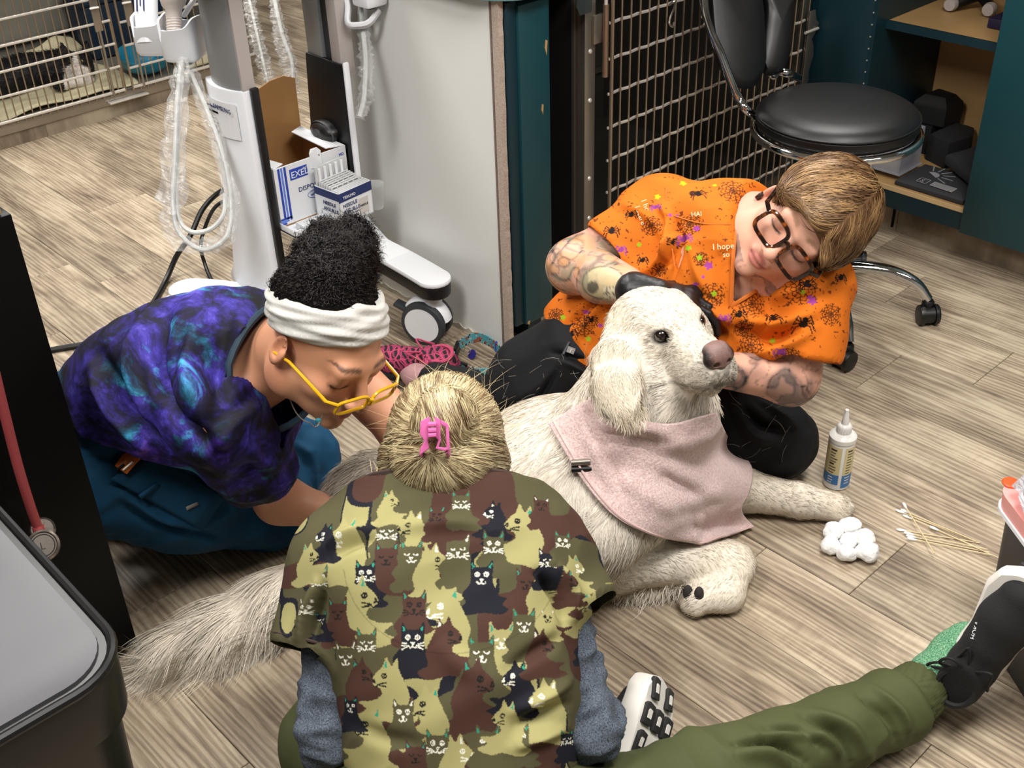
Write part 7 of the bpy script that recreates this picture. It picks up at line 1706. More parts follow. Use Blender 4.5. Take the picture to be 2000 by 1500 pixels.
FRONT = spline([(-.42, .15), (-.44, .42), (-.40, .78), (-.22, .52), (.0, .50), (.22, .52), (.40, .78), (.44, .42), (.42, .15), (.46, -.15), (.62, -.55), (.95, -.70), (.80, -.92), (1.05, -1.15), (.7, -1.30), (.0, -1.25), (-.62, -1.35), (-.85, -1.1), (-.60, -.85), (-.75, -.55), (-.46, -.15)], 90, closed=True)
SIDE = spline([(.05, .82), (.18, .52), (.36, .36), (.52, .12), (.44, -.08), (.24, -.14), (.20, -.34), (.52, -.52), (.98, -.55), (.72, -.80), (1.1, -1.0), (.6, -1.22), (.1, -1.15), (-.6, -1.3), (-1.0, -1.05), (-.65, -.8), (-.72, -.35), (-.5, .15), (-.36, .45), (-.30, .78), (-.12, .55)], 90, closed=True)
def strokes(U, V, segs, w):
    o = np.zeros(len(U), bool)
    for (x0_, y0_, x1_, y1_) in segs:
        dx_, dy_ = x1_ - x0_, y1_ - y0_; t = np.clip(((U - x0_) * dx_ + (V - y0_) * dy_) / (dx_ * dx_ + dy_ * dy_ + 1e-9), 0, 1); o |= (U - x0_ - t * dx_) ** 2 + (V - y0_ - t * dy_) ** 2 < w * w
    return o
def arcs(cx_, cy_, r0, a0_, a1_, n=6): A_ = np.radians(np.linspace(a0_, a1_, n)); P_ = [(cx_ + r0 * math.cos(a), cy_ + r0 * math.sin(a)) for a in A_]; return [(*P_[i], *P_[i + 1]) for i in range(n - 1)]
FACE_F = arcs(-.18, .22, .09, 200, 340) + arcs(.18, .22, .09, 200, 340) + [(-.06, .04, .06, .04), (-.06, .04, 0, -.05), (.06, .04, 0, -.05)] + arcs(-.08, -.07, .08, 180, 360, 5) + arcs(.08, -.07, .08, 180, 360, 5)
FACE_O = arcs(-.18, .22, .085, 0, 360, 9) + arcs(.18, .22, .085, 0, 360, 9) + [(-.18, .25, -.18, .19), (.18, .25, .18, .19)] + FACE_F[10:]
WHISK = [(-.22, -.02, -.42, .03), (-.22, -.07, -.42, -.08), (-.2, -.12, -.38, -.2), (.22, -.02, .42, .03), (.22, -.07, .42, -.08), (.2, -.12, .38, -.2)]
FACE_S = arcs(.12, .24, .075, 0, 360, 9) + [(.12, .28, .12, .20)] + [(.44, .16, .50, .06), (.50, .06, .42, .04), (.42, .04, .44, .16)] + arcs(.40, -.02, .08, 180, 340, 5) + [(.28, .0, .05, .04), (.28, -.05, .06, -.08)]
def cat_print(V3):
    q = V3 - pO; U, W_ = q @ pX, q @ pY; c = np.zeros((len(V3), 3)); rg_ = random.Random(11)
    nz = vnoise(np.c_[U, W_, 0 * U], 22, 3); n2 = vnoise(np.c_[U, W_, 0 * U], 17, 9); c[:] = NV; c[nz > .40] = OL; c[n2 > .60] = BR_; c[(nz < .34) & (n2 < .5)] = KH * .9
    for line in CATS.split('|'):
        x, y, k, t, sz = line.split(); p = back_uv_px(540 + float(x) / 1.923, 720 + float(y) / 1.923); sc_ = float(sz) / 1.923 / 1480 * 1.33; sgn = -1 if t == 'l' else 1; sc_ *= 1.02
        u, v = (U - p[0]) / sc_ * sgn, (W_ - p[1]) / sc_; m_ = (np.abs(u) < 1.3) & (v > -1.5) & (v < 1)
        if not m_.any(): continue
        i = np.flatnonzero(m_); u, v = u[i], v[i]; w = .017 / (sc_ / .03); col = {'K': KH, 'O': OL, 'B': BR_, 'N': NV}[k]
        bod = inpoly(u, v, FRONT if t == 'f' else SIDE); c[i[bod]] = col * rg_.uniform(.95, 1.05)
        lc = WHT if k in 'NO' else (DKL if k == 'B' or rg_.random() < .7 else WHT); ec = TEALE if rg_.random() < .7 else WHT * .95
        if t == 'f':
            fc = (FACE_F if rg_.random() < .55 else FACE_O) + (WHISK if rg_.random() < .6 else []); ears = [[(-.40, .70), (-.36, .44), (-.27, .50)], [(.40, .70), (.36, .44), (.27, .50)]]
        else: fc = FACE_S; ears = [[(-.30, .70), (-.32, .46), (-.20, .52)]] if rg_.random() < .6 else [[(.06, .74), (.02, .50), (.14, .48)]]
        for e in ears: c[i[inpoly(u, v, e) & bod]] = ec
        c[i[strokes(u, v, fc, .024) & bod]] = lc
    # dark brown cuff of the far sleeve and stitched yoke line
    yk = np.abs((U / .145) ** 2 + ((W_ - .075) / .125) ** 2 - 1) < .012; c[yk & (W_ < .06)] *= .72
    return c
M_CATP = mat('cat_camouflage_cotton', '#888', .8, var=.03, vscale=30, bump=.12, bscale=700, bdist=.0006, vc='Col', spec=.2)
V, Fc = mesh_field(topB, np.array([bN, bH, sR, sL, hemR, hemL]).min(0) - .2, np.array([bN, bH, sR, sL, hemR, hemL]).max(0) + .2, .0068, 2); C_ = V[Fc].mean(1); fnn = _fn(V, Fc); keep = np.ones(len(Fc), bool)
for p, n, rch in ((nP, nN, .15), (hemR, hemR - sR, .11), (hemL, hemL - sL, .11)): n = unit(n); q = C_ - p; keep &= ~((np.abs(q @ n) < .005) & (np.linalg.norm(q, axis=1) < rch) & (np.abs(fnn @ n) > .72))
V = smooth_verts(V, Fc, 1); u_, inv_ = np.unique(Fc[keep].ravel(), return_inverse=True); v_, _ = clean_hem(V[u_], inv_.reshape(-1, 4)); V[u_] = v_; vis = (fnn @ unit(pNn) > -.10) & (proj(C_)[:, 1] < 1560)
dispB = lambda V, N: fold_disp(V, fB) + wrinkle(V, CR + .6 * CU, 15, .005, 5)
for nm, sel, rf in (('back_panel', keep & vis, 2), ('front_panel', keep & ~vis, 0)):
    v, f = compact(V, Fc[sel]); 
    if rf: v, f = refine(v, f, rf); v0 = v; E_ = None
    v = v + normals_of(topB, v, .006) * dispB(v, None)[:, None]
    if rf:
        bd = np.zeros(len(v), bool); e = np.sort(np.concatenate([f[:, [0, 1]], f[:, [1, 2]], f[:, [2, 3]], f[:, [3, 0]]]), 1); ue, ct_ = np.unique(e[:, 0] * len(v) + e[:, 1], return_counts=True); be = ue[ct_ == 1]; bd[be // len(v)] = True; bd[be % len(v)] = True
        vs = smooth_verts(v, f, 5); v = np.where(bd[:, None], v, vs)
    o = mk(nm, v, f, M_CATP, pB, smooth=True); paint(o, cat_print(v))
    if not rf: md = o.modifiers.new('solid', 'SOLIDIFY'); md.thickness = .003; md.offset = -1
# sleeve hems and neck binding
def hem_ring(fn, p, n, r0, rad, m, name, parent, back=.004, ext=.0):
    n = unit(n); e1 = unit(np.cross(n, (.3, .2, .9))); e2 = np.cross(n, e1); out = []
    for a in np.linspace(0, 2 * math.pi, 40, endpoint=False):
        d = e1 * math.cos(a) + e2 * math.sin(a); q = np.asarray(p) - n * back + d * r0
        for _ in range(22): q = q - d * float(fn(q[None])[0]) * .8
        out.append(q + d * ext)
    return G().tube(out, rad, 6, closed=True).build(name, m, parent, smooth=True)
hem_ring(SRf, hemR, hemR - sR, .07, .0022, mat('khaki_hem', '#8e874f', .8), 'sleeve_hem', pB, .012); hem_ring(SLf, hemL, hemL - sL, .07, .0022, mat('brown_hem', '#3c2a23', .8), 'sleeve_hem', pB, .012)
hem_ring(TB, nP, nN, .06, .0045, MATS['brown_hem'], 'neck_binding', pB, .004)
# grey long sleeves under the top
s = NB('heather_blue_grey'); co = s.coord(); nz = s.noise(s.coord('Object', (220, 220, 220)), 2.2, 5, .7); s.set(col=s.mix(s.ramp(nz, [(.35, (0, 0, 0, 1)), (.65, (1, 1, 1, 1))]), lin('#272c34'), lin('#67707c')), rough=.9, spec=.2); s.bump(nz, .3, .0008); M_HEATH = s.m
for a, e, w, hem, nm in ((sR, eR, wR, hemR, 'under_sleeve'), (sL, eL, wL, hemL, 'under_sleeve')):
    US = Field(); st0 = a + (e - a) * .25; US.chain([st0, e, w], [.040, .041, .030], k=.03); US.plane(w + (e - w) * .12, w - e, .003)
    ax = unit(e - a); pts = np.array([st0, e, w])
    garment(nm, US, pts.min(0) - .08, pts.max(0) + .08, .0055, M_HEATH, pB, [], lambda V, N: wrinkle(V, np.cross(ax, _fw), 38, .010, 8, .5) * (np.linalg.norm(V - e, axis=1) < .20), solid=0, ref=0)
# trousers
M_OLIVE = mat('olive_twill', '#454a2b', .75, var=.07, vscale=10, bump=.15, bscale=600, bdist=.0008, spec=.25)
PB = Field(); hpR, hpL = Wz(1040, 1680, .11), Wz(840, 1610, .12); kR, aR = Wz(1395, 1525, .085), Wz(1800, 1345, .062); kL, aL = Wz(655, 1452, .13), Wz(1130, 1440, .08)
cf1, cf2 = Wz(1640, 1424, .068), Wz(1752, 1378, .066)
PB.cap(hpR, hpL, .13, .13, k=0); PB.chain([hpR, kR, cf1, cf2, aR], [.10, .070, .054, .050, .038], k=.04); PB.chain([hpL, kL], [.11, .075], k=.05); PB.chain([kL, aL], [.07, .055], k=.05); cuffN = aR - cf2; PB.plane((0, 0, .003), -Z, .01)
PBR = Field(); PBR.p = [q for q in PB.p]
fPB = px_folds(PB, [([(1440, 1452), (1520, 1455), (1570, 1490)], .007, -.012), ([(1430, 1470), (1500, 1475), (1540, 1500)], .010, .009), ([(1570, 1400), (1630, 1430), (1660, 1490)], .008, -.009), ([(1590, 1390), (1660, 1420), (1700, 1480)], .010, .009), ([(1680, 1360), (1730, 1400), (1750, 1450)], .007, -.007), ([(1700, 1345), (1760, 1390), (1775, 1430)], .008, .007), ([(1480, 1440), (1600, 1440), (1650, 1480)], .008, .008), ([(1500, 1425), (1560, 1430), (1600, 1460)], .007, -.009)])
cutN = unit(aR - cf2); PBf = Field(); PBf.p = list(PB.p); aC = cf2 + (aR - cf2) * .15; CutF = lambda P: np.maximum(PB(P), (P - aC) @ cutN)
pts = np.array([hpR, hpL, kR, aR, kL, aL]); _, Vp, Fp = garment('trousers', CutF, pts.min(0) - .15, pts.max(0) + .15, .0065, M_OLIVE, pB, [(aC, cutN, .1)], lambda V, N: fold_disp(V, fPB) + wrinkle(V, np.cross(kR - aR, Z), 18, .006, 4), solid=0, ref=1)
# ribbed cuff
CF = Field(); CF.cap(cf2 + (aR - cf2) * .0, aR + cutN * .02, .0485, .043, k=0); CF.plane(aR + cutN * .004, cutN, .003); CF.plane(cf2 + (aR - cf2) * .05, -cutN, .003)
e1 = unit(np.cross(cutN, Z)); e2 = np.cross(cutN, e1)
V, Fc = mesh_field(CF, aR - .13, aR + .1, .0035, 2, lambda V, N: .0012 * np.sin(np.arctan2((V - aR) @ e1, (V - aR) @ e2) * 60) + .0015); mk('ribbed_cuff', V, Fc, M_OLIVE, pB, smooth=True)
# sock
M_SOCK = None; s = NB('green_marl'); nz = s.noise(s.coord('Object', (300, 300, 300)), 1.6, 4, .8); s.set(col=s.ramp(nz, [(.36, lin('#28583f')), (.5, lin('#4f8765')), (.64, lin('#a3c09a'))]), rough=.95, spec=.15); s.bump(nz, .5, .0012); M_SOCK = s.m
sk0, sk1 = aR - cutN * .03, Wz(1862, 1278, .085)
SK = Field(); SK.chain([sk0, (sk0 + sk1) / 2, sk1, Wz(1890, 1255, .10)], [.035, .032, .033, .034], k=.02); pts = np.array([sk0, sk1]); V, Fc = mesh_field(SK, pts.min(0) - .09, pts.max(0) + .09, .0045, 2); mk('sock', V, Fc, M_SOCK, pB, smooth=True)
# stretched foot: toes up
yv_ = unit(cv(.24, .72, .52)); zv = unit(-unit(aR - kR) * .75 - _fw * .65); zv = unit(zv - (zv @ yv_) * yv_); xv = np.cross(yv_, zv); RS = np.stack([xv, yv_, zv], 1)
hl_ = Wz(1886, 1316, .045)
shR_, TS = shoe('sneaker', pB, hl_, RS, .25, M_BLKKNIT, M_FOAM, M_OUT, M_BLACE, True, 1.28, True)
from mathutils.bvhtree import BVHTree
upo = [c for c in shR_.children if c.name.startswith('upper')][0]; bv = BVHTree.FromPolygons([Vector(v) for v in world_verts(upo)], [tuple(p.vertices) for p in upo.data.polygons]); hit = bv.ray_cast(Vector(CAMLOC), Vector(unit(ray(1898, 1237)))); dt_ = (float((np.array(hit[0]) - CAMLOC) @ _fw) if hit[0] else 1.85) - .006; text('tongue_lettering', 'HOKA', .010, Wd(1903, 1250, dt_), cv(.30, .95, 0), cv(-.95, .30, 0), M_CARDW if 'M_CARDW' in globals() else M_FOAM, shR_)
# tucked foot: sole towards us
yv_ = unit(cv(.42, .80, -.42)); sn = unit(cv(.66, -.10, .75)); zv = -sn; zv = unit(zv - (zv @ yv_) * yv_); xv = np.cross(yv_, zv); RS2 = np.stack([xv, yv_, zv], 1)
shoe('sneaker', pB, Wz(1182, 1662, .05) , RS2, .262, M_BLKKNIT, M_FOAM, M_OUT, M_BLACE, False, 1.12, True)
# ---- blonde hair gathered up in a pink claw clip
HBf = Field(); HBf.ell(hB(0, -.020, .040), (.083, .104, .088), hB.R, k=0); HBf.ell(hB(0, -.06, -.025), (.070, .056, .062), hB.R, k=.03)
for sx in (-1, 1): HBf.cap(hB(sx * .066, -.02, .0), hB(sx * .07, .01, -.075), .028, .012, k=.02)
bt0 = Wd(868, 806, 1.575); HBf.ell(bt0, (.037, .033, .034), np.stack([CR, CU, -_fw], 1), k=.02); HBf.cap(Wd(845, 850, 1.565), Wd(838, 905, 1.575), .022, .014, k=.03)
pts = np.array([hB.c, bt0]); Vh, Fh = mesh_field(HBf, pts.min(0) - .15, pts.max(0) + .15, .0045, 1); M_BLBASE = mat('blonde_base', '#8f7650', .6, var=.3, vscale=90)
mk('hair', Vh, Fh, M_BLBASE, pB, smooth=True)
Q0 = on_surface(HBf, 842, 884); Q1 = on_surface(HBf, 850, 850)
n = 15000; R0 = sample_surface(Vh, Fh, n, 7); px = proj(R0); isb = (np.linalg.norm(R0 - bt0, axis=1) < .050)
def bdir(P, t):
    p = proj(P); tgt = np.where((p[:, 1] > 870)[:, None], Q0[None], Q1[None]); d = tgt - P; d = d / (np.linalg.norm(d, axis=1)[:, None] + .01)
    bb = (np.linalg.norm(P - bt0, axis=1) < .052); ring = np.cross(P - bt0, CR + .35 * CU); ring /= np.linalg.norm(ring, axis=1)[:, None] + 1e-6; d[bb] = -ring[bb]; return d
dQ = np.minimum(np.linalg.norm(R0 - Q0, axis=1), np.linalg.norm(R0 - Q1, axis=1)); ln = np.where(isb, .05, np.minimum(.075, dQ * .9 + .01))
P, N = grow(HBf, R0, bdir, ln, 9, .008, .0012, .07, 4, .8); rg = np.random.default_rng(2); P += N[:, None] * (np.abs(rg.standard_normal(n)) * .0013)[:, None, None] * np.sin(np.linspace(0, math.pi, 9))[None, :, None]
st_ = vnoise(R0 @ np.stack([CR, CU, _fw], 1) * np.array([1, 2.2, 1]), 95, 3)[:, None]; mixc = np.clip(st_ * 2.0 - .5 + .18 * rg.standard_normal((n, 1)), 0, 1); root = np.clip((proj(R0)[:, 1:2] - 905) / 60, 0, 1) * .55
cols = (L3('#6a5034') * (1 - mixc) + L3('#e8d6a8') * mixc) * (1 - root * .55); strands('hair_strands', P, .0010, M_HAIR, pB, N, cols)
# loose side locks
for sx, tip in ((-1, Wd(935, 985, 1.64)), (1, Wd(765, 980, 1.66))):
    m = 260; a = hB(sx * -.075 if False else (-.078 if sx < 0 else .078), .0, .0); R1 = a + .010 * rg.standard_normal((m, 3)); t = np.linspace(0, 1, 8)[None, :, None]; T1_ = tip + .012 * rg.standard_normal((m, 3)); P = R1[:, None] * (1 - t) + T1_[:, None] * t + (np.sin(np.linspace(0, math.pi, 8)) * .012)[None, :, None] * (-_fw)[None, None]; mixc = rg.random((m, 1)); strands('side_lock', P, .0010, M_HAIR, pB, np.tile(-_fw, (m, 1)), L3('#8a6e49') * (1 - mixc) + L3('#dcc797') * mixc)
# flyaway hairs on top
m = 90; R1 = sample_surface(Vh, Fh, m, 17, lambda P: (proj(P)[:, 1] < 850).astype(float)); N1 = normals_of(HBf, R1, .01); d1 = N1 + .9 * rg.standard_normal((m, 3)); d1 /= np.linalg.norm(d1, axis=1)[:, None]; t = np.linspace(0, 1, 9)[None, :, None]; P = R1[:, None] + d1[:, None] * t * rg.uniform(.02, .055, (m, 1, 1)) + (CR * .02)[None, None] * (t ** 2) * rg.uniform(-1, 1.5, (m, 1, 1)); strands('flyaway_hair', P, .0005, M_HAIR, pB, np.tile(-_fw, (m, 1)), np.tile(L3('#cdb88c'), (m, 1)))
# claw clip
M_CLIP = mat('bubblegum_pink_plastic', '#d76aa6', .3, var=.05)
kc_ = Q1 - _fw * .013; ck_ = thing('claw_clip', 'pink claw clip', None, kc_); attach(ck_, pB); del ck_['label']; ck_['label'] = 'glossy pink claw clip in the hair'
def cpx(x, y, off): X_, Y_ = 540 + x / 1.923, 720 + y / 1.923; return kc_ + CR * (X_ - 851) / 1440 + unit(CU - _fw * .15) * (846 - Y_) / 1440 - _fw * off
def plate(poly, off, nm): return G().extr([cpx(x, y, off) for x, y in poly], _fw * .0045).build(nm, M_CLIP, ck_, bevel=.0012)
plate([(548, 188), (580, 170), (586, 205), (584, 246), (574, 256), (578, 290), (541, 318), (548, 285), (562, 262), (544, 236)], .004, 'jaw_plate')
g = G(); A_ = [(600, 170), (650, 200), (656, 296), (640, 301), (602, 292), (612, 258), (600, 246)]
plate([(600, 170), (622, 183), (620, 240), (622, 258), (612, 290), (602, 292), (612, 258), (600, 246)], .004, 'jaw_plate'); plate([(622, 183), (650, 200), (640, 212), (621, 200)], .004, 'jaw_plate'); plate([(640, 206), (650, 200), (656, 296), (642, 298)], .004, 'jaw_plate'); plate([(603, 283), (645, 288), (640, 301), (602, 292)], .004, 'jaw_plate')
for yy in (200, 222, 240): G().tube([cpx(578, yy, .009), cpx(606, yy - 2, .009)], .0034, 8).build('hinge_ring', M_CLIP, ck_, smooth=True)
for q in range(3):
    for x0_, sx in ((556, -1), (640, 1)): G().tube(spline([cpx(x0_ + sx * 2, 290 + 6 * q, .0), cpx(x0_ + sx * 10, 300 + 8 * q, -.010), cpx(x0_ + sx * 2, 306 + 10 * q, -.022)], 8), .002, 6).build('claw_tooth', M_CLIP, ck_, smooth=True)
# ================================================================== PERSON C: leaning over the dog, orange halloween top, tattooed arms
pC = thing('person', 'person in orange spider print top and dark glasses leaning over the dog\'s head', 'person', Wz(1300, 850, 0))
hC = Head(Wd(1564, 440, 2.03), cv(.57, -.80, -.10), cv(-.44, -.42, .78))
cH, cW, cC, cN = Wd(1190, 690, 2.40), Wd(1290, 610, 2.31), Wd(1415, 525, 2.19), Wd(1478, 470, 2.12)
xR, xL = Wd(1295, 418, 2.25), Wd(1592, 558, 2.08); yR, yL = Wd(1122, 520, 2.27), Wd(1545, 738, 2.10); vR, vL = Wd(1262, 574, 2.075), Wd(1405, 722, 2.06)
FC = Field(); head_prims(FC, hC); FC.cap(hC(0, -.03, -.055), cN, .052, .058, k=.03); FC.cap(cN, cC, .07, .11, k=.05); FC.cap(cC, cW, .115, .11, k=.05); FC.cap(cW, cH, .11, .12, k=.05); FC.cap(xR, xL, .048, .048, k=.06); FC.cap(cN + (xR - cN) * .1, cC + (xL - xR) * .03 - _fw * .02, .07, .095, k=.05)
FC.chain([xR, yR, vR], [.054, .050, .027], k=.03); FC.chain([xL, yL, vL], [.052, .046, .032], k=.03)
FC.cap(yR * .6 + vR * .4 - CU * .004, yR * .3 + vR * .7, .048, .033, k=.02); hand_prims(FC, vL, vL - yL, CU, .95, .8, 1)
pts = np.array([hC.c, cH, xR, xL, yR, yL, vR, vL, hC(0, .12, 0), hC(0, 0, .13)]); Vb, Fb = mesh_field(FC, pts.min(0) - .13, pts.max(0) + .13, .0038, 2); oC = mk('body', Vb, Fb, M_SKIN, pC, smooth=True)
col = face_cols(hC, Vb, '#dba48c', '#c26f66', '#7b5a3c', '#d98a78', .8)
# tattoos: black-grey and faded colour ink on arms and chest
pp = proj(Vb); dep = (Vb - CAMLOC) @ _fw; hl_ = hC.loc(Vb); X6, Y6 = (pp[:, 0] - 1040) * 2.778, (pp[:, 1] - 300) * 2.778
def inkit(w, c_): 
    global col; w = np.clip(np.asarray(w, float), 0, 1)[:, None]; col = col * (1 - w) + L3(c_) * w
def segd(a, b): a, b = np.asarray(a), np.asarray(b); ab = b - a; t = np.clip((Vb - a) @ ab / (ab @ ab), 0, 1); return np.linalg.norm(Vb - a - t[:, None] * ab, axis=1), t
dR, tR = segd(yR, vR); dU, tU = segd(xR, yR); dL, tL = segd(yL, vL); armR = (dR < .07) & (np.minimum(dR, dU) < .065); armL = dL < .065
n1, n2, n3 = vnoise(Vb, 26, 1), vnoise(Vb, 55, 2), vnoise(Vb, 110, 3); edge = np.exp(-((n1 - .5) / .03) ** 2) + .7 * np.exp(-((n2 - .5) / .04) ** 2)
inkit(armR * np.clip((n1 - .35) * 3, 0, 1) * .45, '#8d8f78'); inkit(armR * edge * .8, '#3a3a38'); inkit(armR * (n2 > .62) * .35, '#c58a3c'); inkit(armR * (n2 < .33) * .35, '#5f7f62')
def el6(cx_, cy_, rx_, ry_): return ((X6 - cx_) / rx_) ** 2 + ((Y6 - cy_) / ry_) ** 2
sk = np.clip(1.2 - el6(385, 700, 115, 88), 0, 1); inkit(armR * np.minimum(sk * 4, 1) * .75, '#c9bd92'); inkit(armR * np.exp(-((el6(385, 700, 115, 88) - 1) / .10) ** 2) * .85, '#3b3a36'); inkit(armR * np.clip((1.3 - el6(327, 725, 30, 32)) * 3, 0, 1) * .85, '#3c3b39'); inkit(armR * np.clip((1.3 - el6(285, 690, 18, 70)) * 2, 0, 1) * .5, '#6c6a60')
th_ = (np.abs(Y6 - 758) < 34) & (np.abs(X6 - 432) < 48); inkit(armR * th_ * .6, '#ddd5b8'); inkit(armR * th_ * ((np.abs(((X6 - 384) % 19) - 9) > 7.0) | (np.abs(Y6 - 758) < 4)) * .8, '#3f3d39'); inkit(armR * np.exp(-((el6(170, 590, 34, 30) - .8) / .35) ** 2) * .6, '#3b3532'); inkit(armR * np.clip((1.1 - el6(165, 590, 26, 22)) * 3, 0, 1) * .5, '#cc8a55')
inkit(armL * np.clip((n1 - .33) * 4, 0, 1) * .85, '#4b4543'); inkit(armL * edge * .8, '#2b2727'); inkit(armL * (n2 > .60) * .4, '#b58672')
chest = (np.linalg.norm((Vb - Wd(1450, 540, 2.08)) @ np.stack([CR, CU], 1), axis=1) < .11) & (hl_[:, 2] < -.085)
inkit(chest * np.clip((n1 - .45) * 6, 0, 1) * .7, '#6f6667'); inkit(chest * edge * .6, '#55494a')
paint(oC, col)
# black nitrile glove on the near hand
GV = Field(); gd = unit(Wd(1345, 588, 2.06) - vR); J = hand_prims(GV, vR, gd, unit(cv(.12, .75, .65)), 1.0, .78, -1); GV.cap(vR - gd * .014 - unit(vR - yR) * .012, vR + gd * .02, .036, .031, k=.01)
V, Fc = mesh_field(GV, vR - .13, vR + .16, .0034, 2, lambda V, N: .0012 * (vnoise(V, 160, 4) - .5)); mk('glove', V, Fc, mat('black_nitrile', '#0d0d0f', .42, var=.15, bump=.2, bscale=260, bdist=.001, spec=.5), pC, smooth=True)
# ---- top
TC = Field(); latC = unit(xL - xR); TC.cap(cN * .4 + cC * .6, cW, .145, .142, k=0, sq=.86, n=unit(np.cross(latC, cC - cW))); TC.cap(cW, cH, .145, .162, k=.06); TC.cap(xR, xL, .066, .066, k=.07); TC.cap(cC + (xL - xR) * .12 - _fw * .01, cC + (xL - xR) * .22 - CU * .10, .10, .095, k=.06)
TC.cap(cN - CU * .01, cC, .075, .12, k=.05)
hemC, hemCn = Wd(1130, 655, 2.40), unit(cH - cW + CR * -.02 - CU * .06); TC.plane(hemC, hemCn, .004); ncP, ncN = cN + unit(hC(0, -.03, -.05) - cN) * .012, unit(hC(0, -.03, -.05) - cN); TC.plane(ncP, ncN, .008)
hmR, hmL = Wd(1196, 500, 2.25), Wd(1566, 700, 2.085)
SCR = Field(); SCR.cap(xR, hmR + unit(hmR - xR) * .05, .072, .080, k=0); SCR.plane(hmR, hmR - xR, .003)
SCL = Field(); SCL.cap(xL, hmL + unit(hmL - xL) * .05, .070, .070, k=0); SCL.plane(hmL, hmL - xL, .003)
topC = Multi((TC, 0), (SCR, .04), (SCL, .04))
fC = px_folds(topC, [([(1240, 560), (1290, 520), (1330, 470)], .010, -.014), ([(1260, 545), (1300, 500), (1330, 450)], .010, .010), ([(1110, 640), (1150, 590), (1180, 560)], .008, -.012), ([(1130, 660), (1180, 600), (1210, 580)], .009, .010), ([(1290, 400), (1310, 440), (1300, 520)], .008, .008), ([(1300, 420), (1330, 470), (1310, 560)], .008, -.008), ([(1430, 640), (1500, 660), (1570, 640)], .012, -.014), ([(1440, 610), (1520, 640), (1600, 600)], .014, .012), ([(1470, 690), (1530, 680), (1590, 640)], .010, .008), ([(1330, 600), (1390, 640), (1420, 660)], .012, -.010), ([(1330, 570), (1390, 600), (1430, 630)], .012, .008), ([(1500, 590), (1560, 570), (1620, 560)], .012, .008), ([(1350, 480), (1370, 540), (1400, 590)], .012, .006), ([(1215, 400), (1260, 420), (1290, 450)], .010, .006)], 1.6)
qO = Wd(1400, 520, 2.1)
ORG = L3('#cf6b18')
def web(U, W_, x, y, r, c):
    dx_, dy_ = U - x, W_ - y; rr_ = np.hypot(dx_, dy_); a = np.arctan2(dy_, dx_); m = rr_ < r; sp = np.abs(((a / (2 * math.pi) * 9) % 1) - .5) * 2 * math.pi / 9 * rr_; sag = rr_ * (1 + .10 * np.cos(a * 9)); rg_ = np.abs(((sag / r * 4) % 1) - .5) * r / 4
    sp_ = np.abs(np.abs(((a / (2 * math.pi) * 9) % 1) - .5) - .5) * 2 * math.pi / 9 * rr_; c[m & ((sp_ < 2.6) | (np.abs(rg_ - r / 8) < 2.5))] = L3('#5a2a0c')
def spider(U, W_, x, y, r, col_, c):
    dx_, dy_ = U - x, W_ - y; c[(dx_ / r) ** 2 + (dy_ / (r * .85)) ** 2 < 1] = col_; c[((dx_ - r * .2) / (r * .6)) ** 2 + ((dy_ + r * 1.1) / (r * .5)) ** 2 < 1] = col_
    sg = []
    for s_ in (-1, 1):
        for k in range(4): a = (-.7 + .45 * k); k1 = (x + s_ * r * 1.9 * math.cos(a), y + r * 1.9 * math.sin(a) - r * .6); k2 = (x + s_ * r * 2.5 * math.cos(a), y + r * 2.5 * math.sin(a) + r * .6); sg += [(x, y, *k1), (*k1, *k2)]
    m = np.abs(dx_) + np.abs(dy_) < r * 6; i = np.flatnonzero(m); c[i[strokes(U[i], W_[i], sg, max(2.4, r * .15))]] = col_
